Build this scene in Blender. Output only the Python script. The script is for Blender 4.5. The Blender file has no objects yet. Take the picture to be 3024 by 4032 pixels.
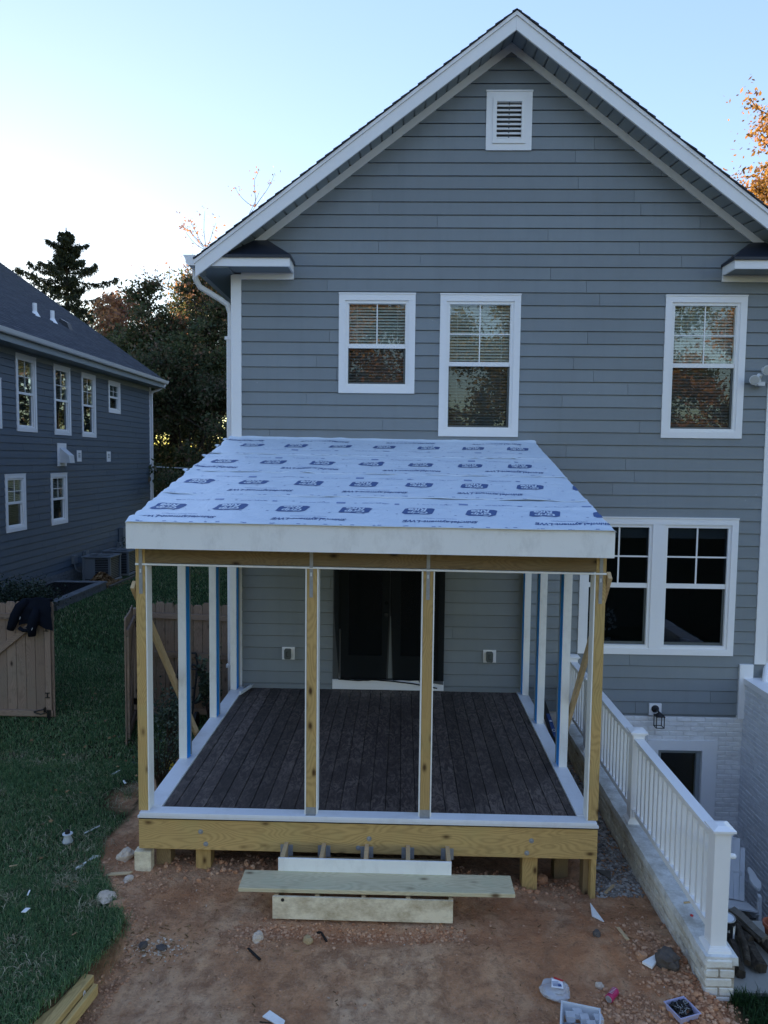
import bpy, bmesh, math, random
import numpy as np
from mathutils import Vector, Matrix, noise, Quaternion

random.seed(7)
RNG = np.random.default_rng(7)
S = bpy.context.scene
C = S.collection

# ------------------------------------------------------------------ camera
cam = bpy.data.cameras.new('camera')
cam.sensor_fit = 'VERTICAL'; cam.sensor_height = 24.0; cam.lens = 2881.64 / 4032 * 24.0
cam.clip_start = 0.05; cam.clip_end = 2000
co = bpy.data.objects.new('camera', cam); C.objects.link(co)
_R = Vector((0.99961329, 0.02530592, 0.01152734)); _U = Vector((-0.01331766, 0.07175802, 0.99733316)); _F = Vector((-0.02441125, 0.997101, -0.07206729))
co.matrix_world = Matrix(((_R.x, _U.x, -_F.x, 0), (_R.y, _U.y, -_F.y, 0), (_R.z, _U.z, -_F.z, 4.0), (0, 0, 0, 1)))
S.camera = co

# ------------------------------------------------------------------ world, sun, exposure
SUN_AZ = math.radians(-30)      # measured from +y towards +x
SUN_EL = math.radians(6.5)
SKY_GAMMA = 0.45; SKY_SAT = 1.68; SKY_HUE = 0.53
w = bpy.data.worlds.new('World'); S.world = w; w.use_nodes = True
wn = w.node_tree.nodes; wl = w.node_tree.links; wn.clear()
sky = wn.new('ShaderNodeTexSky'); sky.sky_type = 'NISHITA'; sky.sun_disc = False
sky.sun_elevation = SUN_EL; sky.sun_rotation = SUN_AZ; sky.altitude = 100; sky.air_density = 1.0; sky.dust_density = 0.12; sky.ozone_density = 1.8
bg = wn.new('ShaderNodeBackground'); bg.inputs['Strength'].default_value = 0.15
wo = wn.new('ShaderNodeOutputWorld')
gm = wn.new('ShaderNodeGamma'); gm.inputs['Gamma'].default_value = SKY_GAMMA
hs = wn.new('ShaderNodeHueSaturation'); hs.inputs['Saturation'].default_value = SKY_SAT; hs.inputs['Hue'].default_value = SKY_HUE
wl.new(sky.outputs[0], gm.inputs['Color']); wl.new(gm.outputs[0], hs.inputs['Color']); wl.new(hs.outputs[0], bg.inputs['Color']); wl.new(bg.outputs[0], wo.inputs['Surface'])
sun = bpy.data.lights.new('sun', 'SUN'); sun.energy = 2.6; sun.angle = math.radians(0.6); sun.color = (1.0, 0.78, 0.55)
so = bpy.data.objects.new('sun', sun); C.objects.link(so)
sd = Vector((math.sin(SUN_AZ) * math.cos(SUN_EL), math.cos(SUN_AZ) * math.cos(SUN_EL), math.sin(SUN_EL)))
so.rotation_euler = sd.to_track_quat('Z', 'Y').to_euler()
S.view_settings.view_transform = 'Standard'; S.view_settings.look = 'None'; S.view_settings.gamma = 1.0
S.view_settings.use_curve_mapping = False; S.view_settings.exposure = 2.56
S.cycles.use_denoising = True
S.cycles.max_bounces = 8; S.cycles.transparent_max_bounces = 12

# ------------------------------------------------------------------ materials
def srgb(r, g, b):
    f = lambda c: (c / 255 / 12.92) if c <= 10 else ((c / 255 + .055) / 1.055) ** 2.4
    return (f(r), f(g), f(b), 1)
class NT:
    def __init__(s, name, rough=0.6, spec=0.4, metal=0.0):
        s.m = bpy.data.materials.new(name); s.m.use_nodes = True
        s.n = s.m.node_tree.nodes; s.l = s.m.node_tree.links
        s.b = s.n['Principled BSDF']; s.out = s.n['Material Output']
        s.b.inputs['Roughness'].default_value = rough; s.b.inputs['Specular IOR Level'].default_value = spec; s.b.inputs['Metallic'].default_value = metal
        s.tc = None
    def coord(s, kind='Object', scale=(1, 1, 1), rnd=0.0):
        if s.tc is None: s.tc = s.n.new('ShaderNodeTexCoord')
        if kind == 'World':
            g = s.n.new('ShaderNodeNewGeometry'); src = g.outputs['Position']
        else: src = s.tc.outputs[kind]
        mp = s.n.new('ShaderNodeMapping'); mp.inputs['Scale'].default_value = scale
        if rnd:
            oi = s.n.new('ShaderNodeObjectInfo'); mu = s.n.new('ShaderNodeMath'); mu.operation = 'MULTIPLY'; mu.inputs[1].default_value = rnd
            s.l.new(oi.outputs['Random'], mu.inputs[0]); ad = s.n.new('ShaderNodeVectorMath'); ad.operation = 'ADD'
            s.l.new(src, ad.inputs[0]); s.l.new(mu.outputs[0], ad.inputs[1]); src = ad.outputs[0]
        s.l.new(src, mp.inputs['Vector']); return mp.outputs[0]
    def noise(s, vec, scale, detail=4, rough=0.55, dist=0.0):
        t = s.n.new('ShaderNodeTexNoise'); t.inputs['Scale'].default_value = scale; t.inputs['Detail'].default_value = detail
        t.inputs['Roughness'].default_value = rough; t.inputs['Distortion'].default_value = dist
        s.l.new(vec, t.inputs['Vector']); return t.outputs['Fac']
    def vor(s, vec, scale, out='Distance', rnd=1.0):
        t = s.n.new('ShaderNodeTexVoronoi'); t.inputs['Scale'].default_value = scale; t.inputs['Randomness'].default_value = rnd
        s.l.new(vec, t.inputs['Vector']); return t.outputs[out]
    def ramp(s, fac, stops):
        r = s.n.new('ShaderNodeValToRGB'); e = r.color_ramp.elements
        e[0].position = stops[0][0]; e[0].color = stops[0][1]; e[1].position = stops[-1][0]; e[1].color = stops[-1][1]
        for p, c in stops[1:-1]:
            q = e.new(p); q.color = c
        s.l.new(fac, r.inputs[0]); return r.outputs[0]
    def mix(s, fac, a, b, mode='MIX'):
        m = s.n.new('ShaderNodeMix'); m.data_type = 'RGBA'; m.blend_type = mode
        if isinstance(fac, (int, float)): m.inputs[0].default_value = fac
        else: s.l.new(fac, m.inputs[0])
        for i, v in ((6, a), (7, b)):
            if isinstance(v, tuple): m.inputs[i].default_value = v
            else: s.l.new(v, m.inputs[i])
        return m.outputs[2]
    def math(s, op, a, b=None, clamp=False):
        m = s.n.new('ShaderNodeMath'); m.operation = op; m.use_clamp = clamp
        for i, v in ((0, a), (1, b)):
            if v is None: continue
            if isinstance(v, (int, float)): m.inputs[i].default_value = v
            else: s.l.new(v, m.inputs[i])
        return m.outputs[0]
    def color(s, c):
        if isinstance(c, tuple): s.b.inputs['Base Color'].default_value = c
        else: s.l.new(c, s.b.inputs['Base Color'])
    def bump(s, h, strength=0.3, dist=0.01):
        b = s.n.new('ShaderNodeBump'); b.inputs['Strength'].default_value = strength; b.inputs['Distance'].default_value = dist
        s.l.new(h, b.inputs['Height']); s.l.new(b.outputs[0], s.b.inputs['Normal'])
def g3(v, t=1.0): return (v, v, v, 1)
def sc(c, k): return (c[0] * k, c[1] * k, c[2] * k, 1)

M = {}
def paint(name, col, var=0.12, rough=0.5, dirt=0.0, spec=0.4, rnd=0.05):
    t = NT(name, rough, spec); v = t.coord('World')
    n = t.noise(v, 1.1, 5, .6); n2 = t.noise(v, 14, 5, .7)
    c = t.mix(n, sc(col, 1 - var), sc(col, 1 + var))
    c = t.mix(t.math('MULTIPLY', n2, .25), c, sc(col, 0.82))
    if rnd:
        oi = t.n.new('ShaderNodeObjectInfo')
        c = t.mix(oi.outputs['Random'], t.mix(1.0, c, g3(1 - rnd), 'MULTIPLY'), t.mix(1.0, c, g3(1 + rnd), 'MULTIPLY'))
    if name.startswith('siding'):
        stv = t.noise(t.coord('World', (7, 7, .35)), 1.0, 4, .6); c = t.mix(t.math('MULTIPLY', t.ramp(stv, [(.5, g3(0)), (.75, g3(1))]), .16), c, sc(col, .62))
        sp = t.vor(t.coord('World', (1, 1, 1)), 3.2); c = t.mix(t.ramp(sp, [(.0, g3(.5)), (.022, g3(.3)), (.03, g3(0))]), c, (.5, .52, .54, 1))
    if dirt:
        d = t.noise(t.coord('World', (1, 1, .5)), 3.5, 8, .75)
        c = t.mix(t.math('MULTIPLY', t.ramp(d, [(.5, g3(0)), (.72, g3(1))]), dirt), c, (.16, .13, .09, 1))
    t.color(c); t.bump(n2, .12, .003)
    M[name] = t.m; return t.m
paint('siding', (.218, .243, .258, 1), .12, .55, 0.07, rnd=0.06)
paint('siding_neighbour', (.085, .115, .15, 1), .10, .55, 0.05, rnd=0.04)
paint('trim_white', (.86, .85, .85, 1), .04, .45, .03, rnd=.01)
paint('vinyl_white', (.86, .85, .84, 1), .03, .35, .02, rnd=0)
paint('sill_white', (.78, .80, .84, 1), .04, .4, .16, rnd=.01)
paint('soffit_grey', (.26, .29, .30, 1), .05, .5, .02, rnd=.02)
paint('pvc_board', (.86, .85, .81, 1), .04, .5, .22, rnd=.01)
paint('black_metal', (.012, .012, .013, 1), .1, .4, 0, rnd=0)
paint('door_dark', (.075, .080, .085, 1), .1, .5, 0, rnd=0)
paint('unlit_dark', (.12, .12, .125, 1), .1, .9, 0, rnd=0)  # dark grey that stands in for the gloom of unlit spaces
paint('membrane_black', (.012, .012, .013, 1), .1, .6, 0, rnd=0)
paint('plastic_white', (.62, .64, .66, 1), .05, .35, .05, rnd=0)
paint('chair_plastic', (.78, .78, .78, 1), .05, .5, .05, rnd=0)
paint('grey_plastic', (.09, .10, .095, 1), .08, .5, 0, rnd=0)
paint('metal_roof', (.012, .016, .028, 1), .1, .35, 0, rnd=0)
paint('cloth_navy', (.006, .008, .014, 1), .2, .95, 0, spec=.1, rnd=0)
paint('ac_steel', (.16, .18, .20, 1), .06, .5, .05, rnd=0)
paint('terracotta', (.30, .09, .045, 1), .1, .7, 0, rnd=0)
paint('blue_tape', (.01, .30, .90, 1), .06, .5, 0, rnd=0)
paint('print_blue', (.06, .11, .26, 1), .25, .6, 0, rnd=0)
paint('print_faint', (.20, .27, .46, 1), .15, .6, 0, rnd=0)
paint('rubber_black', (.01, .01, .01, 1), .1, .6, 0, rnd=0)
paint('yellow_plastic', (.55, .35, .03, 1), .1, .5, 0, rnd=0)
paint('label_blue', (.02, .05, .16, 1), .1, .4, 0, rnd=0)
paint('pink_can', (.42, .02, .10, 1), .15, .3, 0, rnd=0)
paint('leaf_yellow', (.50, .36, .03, 1), .15, .6, 0, rnd=0)
paint('red_print', (.5, .03, .03, 1), .1, .5, 0, rnd=0)
paint('concrete', (.27, .26, .23, 1), .15, .9, .3, rnd=0)
paint('lamp_lens', (.45, .46, .44, 1), .1, .15, 0, rnd=0)
paint('lavender_plastic', (.42, .40, .55, 1), .05, .4, .05, rnd=0)

t = NT('galvanised', .5, .5, .25); v = t.coord('World'); t.color(t.mix(t.noise(v, 30, 4, .6), (.22, .23, .23, 1), (.42, .43, .44, 1))); M['galv'] = t.m
t = NT('aluminium', .35, .5, .6); t.color((.55, .57, .6, 1)); M['alu'] = t.m

def wood(name, light, dark, knot, grainscale=1.0, dirt=0.0, contrast=1.0, rough=.7):
    t = NT(name, rough, .25)
    v = t.coord('Object', (.5, 20, 20), 9.0)
    d = t.noise(t.coord('Object', (.5, 2.0, 2.0), 9.0), 1.6, 2, .5)
    wv = t.n.new('ShaderNodeTexWave'); wv.wave_type = 'BANDS'; wv.bands_direction = 'DIAGONAL'; wv.inputs['Scale'].default_value = 1.1 * grainscale
    wv.inputs['Distortion'].default_value = 3.2; wv.inputs['Detail'].default_value = 3; wv.inputs['Detail Scale'].default_value = .8
    vec = t.n.new('ShaderNodeVectorMath'); vec.operation = 'ADD'; t.l.new(v, vec.inputs[0])
    dm = t.math('MULTIPLY', d, 6.0); t.l.new(dm, vec.inputs[1]); t.l.new(vec.outputs[0], wv.inputs['Vector'])
    fine = t.noise(t.coord('Object', (2.5, 90, 90), 9.0), 2.0, 4, .6)
    g = t.math('ADD', t.math('MULTIPLY', wv.outputs['Fac'], .27 * contrast), t.math('ADD', t.math('MULTIPLY', fine, .50), .15))
    c = t.ramp(g, [(.15, dark), (.55, light), (.95, sc(light, 1.18))])
    big = t.noise(t.coord('Object', (1.2, 5, 5), 9.0), 1.5, 3, .5)
    c = t.mix(t.math('MULTIPLY', big, .45), c, sc(light, .72))
    gp_ = t.noise(t.coord('World', (1, 1, 1)), 2.2, 4, .6); c = t.mix(t.math('MULTIPLY', t.ramp(gp_, [(.48, g3(0)), (.66, g3(1))]), .25), c, (light[0] * .72, light[1] * .95, light[2] * 1.0, 1))
    k = t.vor(t.coord('Object', (3.2, 6.5, 6.5), 9.0), 1.0)
    km = t.ramp(k, [(.0, g3(1)), (.07, g3(.9)), (.15, g3(.25)), (.22, g3(0))])
    c = t.mix(km, c, knot)
    st = t.noise(t.coord('World', (1, 1, 1)), 5.0, 6, .7)
    c = t.mix(t.math('MULTIPLY', t.ramp(st, [(.55, g3(0)), (.75, g3(1))]), .25 + dirt), c, sc(dark, .5))
    oi = t.n.new('ShaderNodeObjectInfo')
    c = t.mix(oi.outputs['Random'], t.mix(1.0, c, g3(.88), 'MULTIPLY'), t.mix(1.0, c, g3(1.1), 'MULTIPLY'))
    t.color(c); t.bump(g, .25, .002); M[name] = t.m
wood('wood_treated', (.54, .36, .14, 1), (.26, .155, .055, 1), (.06, .025, .008, 1))
wood('wood_brown', (.26, .18, .09, 1), (.13, .085, .04, 1), (.03, .015, .007, 1), 1.6)
wood('wood_greenish', (.62, .54, .35, 1), (.42, .35, .21, 1), (.10, .06, .03, 1))
wood('wood_fence', (.26, .185, .14, 1), (.12, .08, .06, 1), (.03, .018, .012, 1), 1.2, .2)
wood('wood_spruce', (.58, .41, .23, 1), (.44, .29, .15, 1), (.12, .06, .03, 1))
wood('wood_grey', (.13, .115, .095, 1), (.06, .05, .042, 1), (.03, .022, .018, 1), 1.3, .3)

# bark / firewood
t = NT('bark', .9, .1); v = t.coord('World'); b = t.noise(t.coord('World', (1, 1, .25)), 22, 5, .7)
t.color(t.ramp(b, [(.3, (.018, .015, .012, 1)), (.6, (.07, .058, .045, 1)), (.8, (.14, .12, .10, 1))])); t.bump(b, .8, .02); M['bark'] = t.m
t = NT('tree_bark', .95, .1); b = t.noise(t.coord('World', (1, 1, .2)), 9, 5, .7); t.color(t.mix(b, (.02, .016, .012, 1), (.075, .06, .045, 1))); M['tree_bark'] = t.m

# composite decking: near black boards with pale dusty scuffs
t = NT('composite', .62, .35)
v = t.coord('World'); st = t.noise(t.coord('Object', (3, 70, 30), 5.0), 2.2, 5, .65)
c = t.mix(st, (.034, .026, .025, 1), (.068, .052, .048, 1))
d1 = t.noise(t.coord('World', (1.0, .8, 1)), 2.3, 10, .74, .4); d2 = t.noise(t.coord('World', (9, 3.2, 9)), 1.6, 6, .7, 2.0)
sm = t.math('MULTIPLY', t.ramp(d1, [(.40, g3(.25)), (.58, g3(1))]), t.ramp(d2, [(.44, g3(.0)), (.58, g3(1))]))
c = t.mix(t.math('MULTIPLY', sm, .55), c, (.25, .195, .165, 1))
oi = t.n.new('ShaderNodeObjectInfo'); c = t.mix(oi.outputs['Random'], t.mix(1.0, c, g3(.72), 'MULTIPLY'), t.mix(1.0, c, g3(1.25), 'MULTIPLY'))
t.color(c); t.bump(st, .3, .002); M['composite'] = t.m

# roof underlayment
t = NT('underlayment', .42, .45); v = t.coord('World')
n = t.noise(v, 2.2, 7, .65, .6); fine = t.noise(t.coord('World', (60, 60, 60)), 6, 3, .6)
c = t.mix(n, (.52, .61, .72, 1), (.68, .75, .82, 1))
t.color(c)
wr = t.noise(t.coord('World', (2.6, 1.3, 1)), 3.0, 7, .62, 1.5)
t.bump(t.math('ADD', wr, t.math('MULTIPLY', fine, .08)), .55, .02); M['underlay'] = t.m

# painted brick
def brickmat(name, c1, c2, stain, amt, zlo=None):
    t = NT(name, .75, .2); v = t.coord('World'); n = t.noise(v, 9, 6, .7); f = t.noise(v, 60, 4, .7)
    c = t.mix(n, c1, c2)
    s = t.noise(t.coord('World', (1, 1, 1.6)), 4.0, 9, .78)
    c = t.mix(t.math('MULTIPLY', t.ramp(s, [(.42, g3(0)), (.66, g3(1))]), amt), c, stain)
    t.color(c); t.bump(t.math('ADD', n, t.math('MULTIPLY', f, .4)), .7, .012); M[name] = t.m
brickmat('brick_white', (.78, .77, .76, 1), (.86, .85, .84, 1), (.30, .28, .25, 1), .25)
brickmat('brick_blueish', (.74, .75, .78, 1), (.82, .83, .86, 1), (.24, .26, .30, 1), .3)
brickmat('brick_stained', (.60, .57, .49, 1), (.76, .74, .68, 1), (.24, .165, .09, 1), .8)
brickmat('mortar_stained', (.46, .42, .34, 1), (.62, .58, .50, 1), (.14, .09, .05, 1), .8)
brickmat('mortar_white', (.70, .69, .69, 1), (.80, .79, .78, 1), (.30, .28, .25, 1), .2)
brickmat('cap_white', (.64, .64, .61, 1), (.80, .80, .78, 1), (.18, .15, .10, 1), .6)
brickmat('block_grey', (.13, .14, .15, 1), (.22, .23, .24, 1), (.05, .05, .05, 1), .5)
brickmat('riser_dirty', (.78, .68, .48, 1), (.84, .75, .56, 1), (.30, .21, .10, 1), .7)

# soil: two masks from vertex attributes
t = NT('soil_and_turf', .95, .1)
v = t.coord('World')
n1 = t.noise(v, 1.3, 6, .6, .5); n2 = t.noise(v, 7, 8, .7, .3); n3 = t.noise(v, 55, 6, .7)
a = t.ramp(n1, [(.28, (.44, .20, .095, 1)), (.44, (.58, .31, .165, 1)), (.56, (.68, .41, .235, 1)), (.72, (.74, .50, .32, 1))])
a = t.mix(t.ramp(n2, [(.38, g3(.85)), (.58, g3(0))]), a, (.32, .165, .09, 1))
a = t.mix(t.math('MULTIPLY', t.ramp(n3, [(.52, g3(0)), (.72, g3(1))]), .45), a, (.55, .43, .33, 1))
n4 = t.noise(t.coord('World', (1.4, 1, 1)), 2.6, 5, .6, 1.0)
at = t.n.new('ShaderNodeAttribute'); at.attribute_name = 'red'
red = t.math('MULTIPLY', at.outputs['Fac'], t.ramp(n4, [(.38, g3(.1)), (.62, g3(1))]))
a = t.mix(red, a, (.52, .22, .10, 1))
a = t.mix(t.ramp(t.noise(v, 21, 7, .75), [(.30, g3(.75)), (.45, g3(0))]), a, (.14, .085, .055, 1))
gt = t.mix(t.noise(v, 30, 5, .7), (.012, .018, .008, 1), (.045, .045, .02, 1))
far = t.mix(t.noise(v, 12, 5, .7), (.018, .035, .012, 1), (.04, .06, .02, 1))
af = t.n.new('ShaderNodeAttribute'); af.attribute_name = 'far'
gt = t.mix(af.outputs['Fac'], gt, far)
ad = t.n.new('ShaderNodeAttribute'); ad.attribute_name = 'dirt'
c = t.mix(ad.outputs['Fac'], gt, a)
t.color(c); t.bump(t.math('ADD', n2, t.math('ADD', t.math('MULTIPLY', n3, .35), t.math('MULTIPLY', t.noise(v, 21, 7, .75), .6))), 1.0, .045); M['soil'] = t.m

def stonemat(name, stops, scl=12):
    t = NT(name, .9, .2); v = t.coord('World'); n = t.noise(v, scl, 6, .65)
    oi = t.n.new('ShaderNodeAttribute'); oi.attribute_name = 'rnd'
    c = t.ramp(t.math('ADD', t.math('MULTIPLY', n, .5), t.math('MULTIPLY', oi.outputs['Fac'], .5)), stops)
    t.color(c); t.bump(n, .7, .01); M[name] = t.m
stonemat('clod', [(.2, (.26, .13, .07, 1)), (.45, (.46, .25, .14, 1)), (.75, (.56, .33, .20, 1)), (.95, (.60, .42, .28, 1))])
stonemat('clod_red', [(.2, (.28, .12, .06, 1)), (.5, (.50, .25, .13, 1)), (.8, (.60, .38, .24, 1))])
stonemat('gravel', [(.2, (.10, .09, .08, 1)), (.5, (.27, .24, .21, 1)), (.8, (.45, .43, .40, 1))])
stonemat('rock_pale', [(.2, (.36, .28, .21, 1)), (.5, (.56, .46, .36, 1)), (.8, (.68, .58, .47, 1))])
stonemat('rock_ochre', [(.2, (.26, .17, .08, 1)), (.5, (.42, .30, .16, 1)), (.8, (.5, .40, .25, 1))])
stonemat('rock_dark', [(.2, (.05, .045, .04, 1)), (.5, (.10, .085, .075, 1)), (.8, (.16, .14, .12, 1))])
stonemat('dry_leaf', [(.2, (.10, .055, .025, 1)), (.5, (.22, .13, .06, 1)), (.8, (.34, .22, .11, 1))])

def leafmat(name, stops, transl=.5, rough=.6):
    t = NT(name, rough, .25)
    at = t.n.new('ShaderNodeAttribute'); at.attribute_name = 'rnd'
    c = t.ramp(at.outputs['Fac'], stops); t.color(c)
    tr = t.n.new('ShaderNodeBsdfTranslucent'); t.l.new(c, tr.inputs['Color'])
    mx = t.n.new('ShaderNodeMixShader'); mx.inputs[0].default_value = transl
    t.l.new(t.b.outputs[0], mx.inputs[1]); t.l.new(tr.outputs[0], mx.inputs[2]); t.l.new(mx.outputs[0], t.out.inputs['Surface'])
    M[name] = t.m
leafmat('grass', [(0, (.06, .13, .055, 1)), (.5, (.105, .20, .08, 1)), (.78, (.18, .28, .11, 1)), (.9, (.34, .33, .20, 1)), (1, (.52, .46, .31, 1))], .25)
leafmat('grass_straw', [(0, (.22, .19, .11, 1)), (.6, (.40, .35, .22, 1)), (1, (.52, .47, .33, 1))], .2)
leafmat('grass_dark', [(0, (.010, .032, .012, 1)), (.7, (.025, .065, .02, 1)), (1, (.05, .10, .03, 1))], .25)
leafmat('needles', [(0, (.014, .020, .011, 1)), (.6, (.034, .044, .020, 1)), (1, (.075, .078, .03, 1))], .2)
leafmat('leaves_green', [(0, (.05, .068, .03, 1)), (.55, (.10, .125, .05, 1)), (.85, (.17, .16, .07, 1)), (1, (.28, .17, .09, 1))], .45)
leafmat('leaves_russet', [(0, (.05, .07, .035, 1)), (.6, (.10, .12, .055, 1)), (.88, (.15, .125, .075, 1)), (1, (.24, .15, .11, 1))], .45)
leafmat('leaves_orange', [(0, (.16, .085, .02, 1)), (.4, (.34, .17, .03, 1)), (.75, (.50, .27, .06, 1)), (1, (.50, .22, .12, 1))], .5)
leafmat('leaves_gold', [(0, (.08, .075, .02, 1)), (.4, (.17, .14, .04, 1)), (.75, (.30, .21, .06, 1)), (1, (.14, .15, .05, 1))], .5)
leafmat('leaves_pink', [(0, (.22, .13, .10, 1)), (.5, (.38, .20, .12, 1)), (1, (.5, .25, .10, 1))], .5)
leafmat('shrub_leaf', [(0, (.018, .030, .020, 1)), (.6, (.045, .070, .045, 1)), (1, (.12, .15, .11, 1))], .25)

# shingles
t = NT('shingle', .9, .15); v = t.coord('World'); n = t.noise(v, 140, 3, .7); n2 = t.noise(v, 1.1, 3, .5)
at = t.n.new('ShaderNodeAttribute'); at.attribute_name = 'rnd'
c = t.mix(at.outputs['Fac'], (.055, .060, .072, 1), (.105, .112, .130, 1)); c = t.mix(t.math('MULTIPLY', n, .6), c, (.04, .044, .055, 1))
t.color(c); t.bump(n, .4, .004); M['shingle'] = t.m

# glass
def glass(name, tint, refl, rough=0.0):
    t = NT(name); n = t.n
    tr = n.new('ShaderNodeBsdfTransparent'); tr.inputs[0].default_value = tint
    gl = n.new('ShaderNodeBsdfGlossy'); gl.inputs['Roughness'].default_value = rough; gl.inputs['Color'].default_value = (.95, .97, 1, 1)
    lw = n.new('ShaderNodeLayerWeight'); lw.inputs[0].default_value = .22
    fac = t.math('ADD', t.math('MULTIPLY', lw.outputs['Fresnel'], .6), refl, True)
    wv = t.noise(t.coord('World', (1, 1, 1)), 2.5, 2, .5); bm = n.new('ShaderNodeBump'); bm.inputs['Strength'].default_value = .05; bm.inputs['Distance'].default_value = .01
    t.l.new(wv, bm.inputs['Height']); t.l.new(bm.outputs[0], gl.inputs['Normal'])
    mx = n.new('ShaderNodeMixShader'); t.l.new(fac, mx.inputs[0]); t.l.new(tr.outputs[0], mx.inputs[1]); t.l.new(gl.outputs[0], mx.inputs[2])
    t.l.new(mx.outputs[0], t.out.inputs['Surface']); M[name] = t.m
glass('glass_upper', (.92, .95, .93, 1), .05)
glass('glass_screened', (.60, .63, .63, 1), .03)
glass('glass_dark', (.42, .46, .50, 1), .03)
t = NT('clear_plastic', .25, .5); t.b.inputs['Transmission Weight'].default_value = .35; t.color((.75, .78, .82, 1)); t.b.inputs['Alpha'].default_value = .7; M['clear_plastic'] = t.m
# insect screen cloth
t = NT('screen_cloth', .9, .1); t.color((.006, .008, .009, 1)); t.b.inputs['Alpha'].default_value = .72; M['screen_cloth'] = t.m

# ------------------------------------------------------------------ object helpers
def tag(o, label=None, cat=None, group=None, kind=None):
    if label: o['label'] = label
    if cat: o['category'] = cat
    if group: o['group'] = group
    if kind: o['kind'] = kind
    return o
def adopt(o, parent):
    if parent is not None:
        o.parent = parent; o.matrix_parent_inverse = PW[parent.name].inverted()
PW = {}
def thing(name, label, cat, loc=(0, 0, 0), group=None):
    o = bpy.data.objects.new(name, None); C.objects.link(o); o.location = loc; o.empty_display_size = .2
    PW[o.name] = Matrix.Translation(loc)
    return tag(o, label, cat, group)
def link(name, me, parent=None, mw=None):
    o = bpy.data.objects.new(name, me); C.objects.link(o)
    mw = mw or Matrix.Identity(4); PW[o.name] = mw
    adopt(o, parent); o.matrix_basis = mw
    return o
def mk(name, verts, faces, mat, parent=None, smooth=False, mw=None, attr=None):
    me = bpy.data.meshes.new(name); me.from_pydata([tuple(v) for v in verts], [], [tuple(f) for f in faces])
    mats = mat if isinstance(mat, list) else [mat]
    for m in mats: me.materials.append(M[m])
    if smooth: me.polygons.foreach_set('use_smooth', [True] * len(me.polygons))
    if attr is not None:
        a = me.attributes.new('rnd', 'FLOAT', 'FACE'); a.data.foreach_set('value', np.asarray(attr, dtype=np.float32))
    me.update()
    return link(name, me, parent, mw)
BOXF = [(0, 3, 2, 1), (4, 5, 6, 7), (0, 1, 5, 4), (1, 2, 6, 5), (2, 3, 7, 6), (3, 0, 4, 7)]
def boxv(x0, x1, y0, y1, z0, z1):
    return [(x0, y0, z0), (x1, y0, z0), (x1, y1, z0), (x0, y1, z0), (x0, y0, z1), (x1, y0, z1), (x1, y1, z1), (x0, y1, z1)]
class MB:
    def __init__(s): s.v = []; s.f = []; s.a = []
    def add(s, v, f, r=None):
        k = len(s.v); s.v += [tuple(p) for p in v]; s.f += [tuple(i + k for i in q) for q in f]
        s.a += [random.random() if r is None else r] * len(f); return s
    def box(s, x0, x1, y0, y1, z0, z1): return s.add(boxv(x0, x1, y0, y1, z0, z1), BOXF)
    def bar(s, p0, p1, w, h, up=(0, 0, 1)):
        p0 = Vector(p0); p1 = Vector(p1); d = (p1 - p0).normalized(); u = Vector(up)
        if abs(d.dot(u)) > .98: u = Vector((0, 1, 0))
        sx = d.cross(u).normalized(); u = sx.cross(d).normalized()
        v = []
        for p in (p0, p1):
            for a, b in ((-1, -1), (1, -1), (1, 1), (-1, 1)): v.append(p + sx * a * w / 2 + u * b * h / 2)
        return s.add(v, [(0, 1, 2, 3), (7, 6, 5, 4), (0, 4, 5, 1), (1, 5, 6, 2), (2, 6, 7, 3), (3, 7, 4, 0)])
    def tube(s, pts, rad, n=8, cap=True):
        pts = [Vector(p) for p in pts]; R = rad if isinstance(rad, (list, tuple)) else [rad] * len(pts)
        v = []; f = []; prev = None
        for i, p in enumerate(pts):
            d = (pts[min(i + 1, len(pts) - 1)] - pts[max(i - 1, 0)]).normalized()
            if prev is None: a = d.orthogonal().normalized()
            else:
                a = (prev - d * prev.dot(d)); a = a.normalized() if a.length > 1e-5 else d.orthogonal().normalized()
            prev = a; b = d.cross(a)
            for k in range(n):
                t = 2 * math.pi * k / n; v.append(p + (a * math.cos(t) + b * math.sin(t)) * R[i])
        for i in range(len(pts) - 1):
            for k in range(n):
                k2 = (k + 1) % n; f.append((i * n + k, i * n + k2, (i + 1) * n + k2, (i + 1) * n + k))
        if cap: f.append(tuple(range(n))[::-1]); f.append(tuple((len(pts) - 1) * n + k for k in range(n)))
        return s.add(v, f)
    def lathe(s, c, prof, n=20, axis='z'):
        v = []; f = []
        for r, h in prof:
            for k in range(n):
                t = 2 * math.pi * k / n; q = (r * math.cos(t), r * math.sin(t), h)
                if axis == 'y': q = (q[0], -q[2], q[1])
                if axis == 'x': q = (q[2], q[0], q[1])
                v.append((c[0] + q[0], c[1] + q[1], c[2] + q[2]))
        for i in range(len(prof) - 1):
            for k in range(n):
                k2 = (k + 1) % n; f.append((i * n + k, i * n + k2, (i + 1) * n + k2, (i + 1) * n + k))
        f.append(tuple(range(n))[::-1]); f.append(tuple((len(prof) - 1) * n + k for k in range(n)))
        return s.add(v, f)
    def prism(s, poly, d):
        n = len(poly); d = Vector(d); v = [Vector(p) for p in poly] + [Vector(p) + d for p in poly]
        f = [tuple(range(n))[::-1], tuple(range(n, 2 * n))] + [(k, (k + 1) % n, n + (k + 1) % n, n + k) for k in range(n)]
        return s.add(v, f)
    def build(s, name, mat, parent=None, smooth=False, attr=True, fix=True):
        o = mk(name, s.v, s.f, mat, parent, smooth, attr=s.a if attr else None)
        if fix:
            bm = bmesh.new(); bm.from_mesh(o.data); bmesh.ops.recalc_face_normals(bm, faces=bm.faces[:]); bm.to_mesh(o.data); bm.free()
        return o
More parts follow.
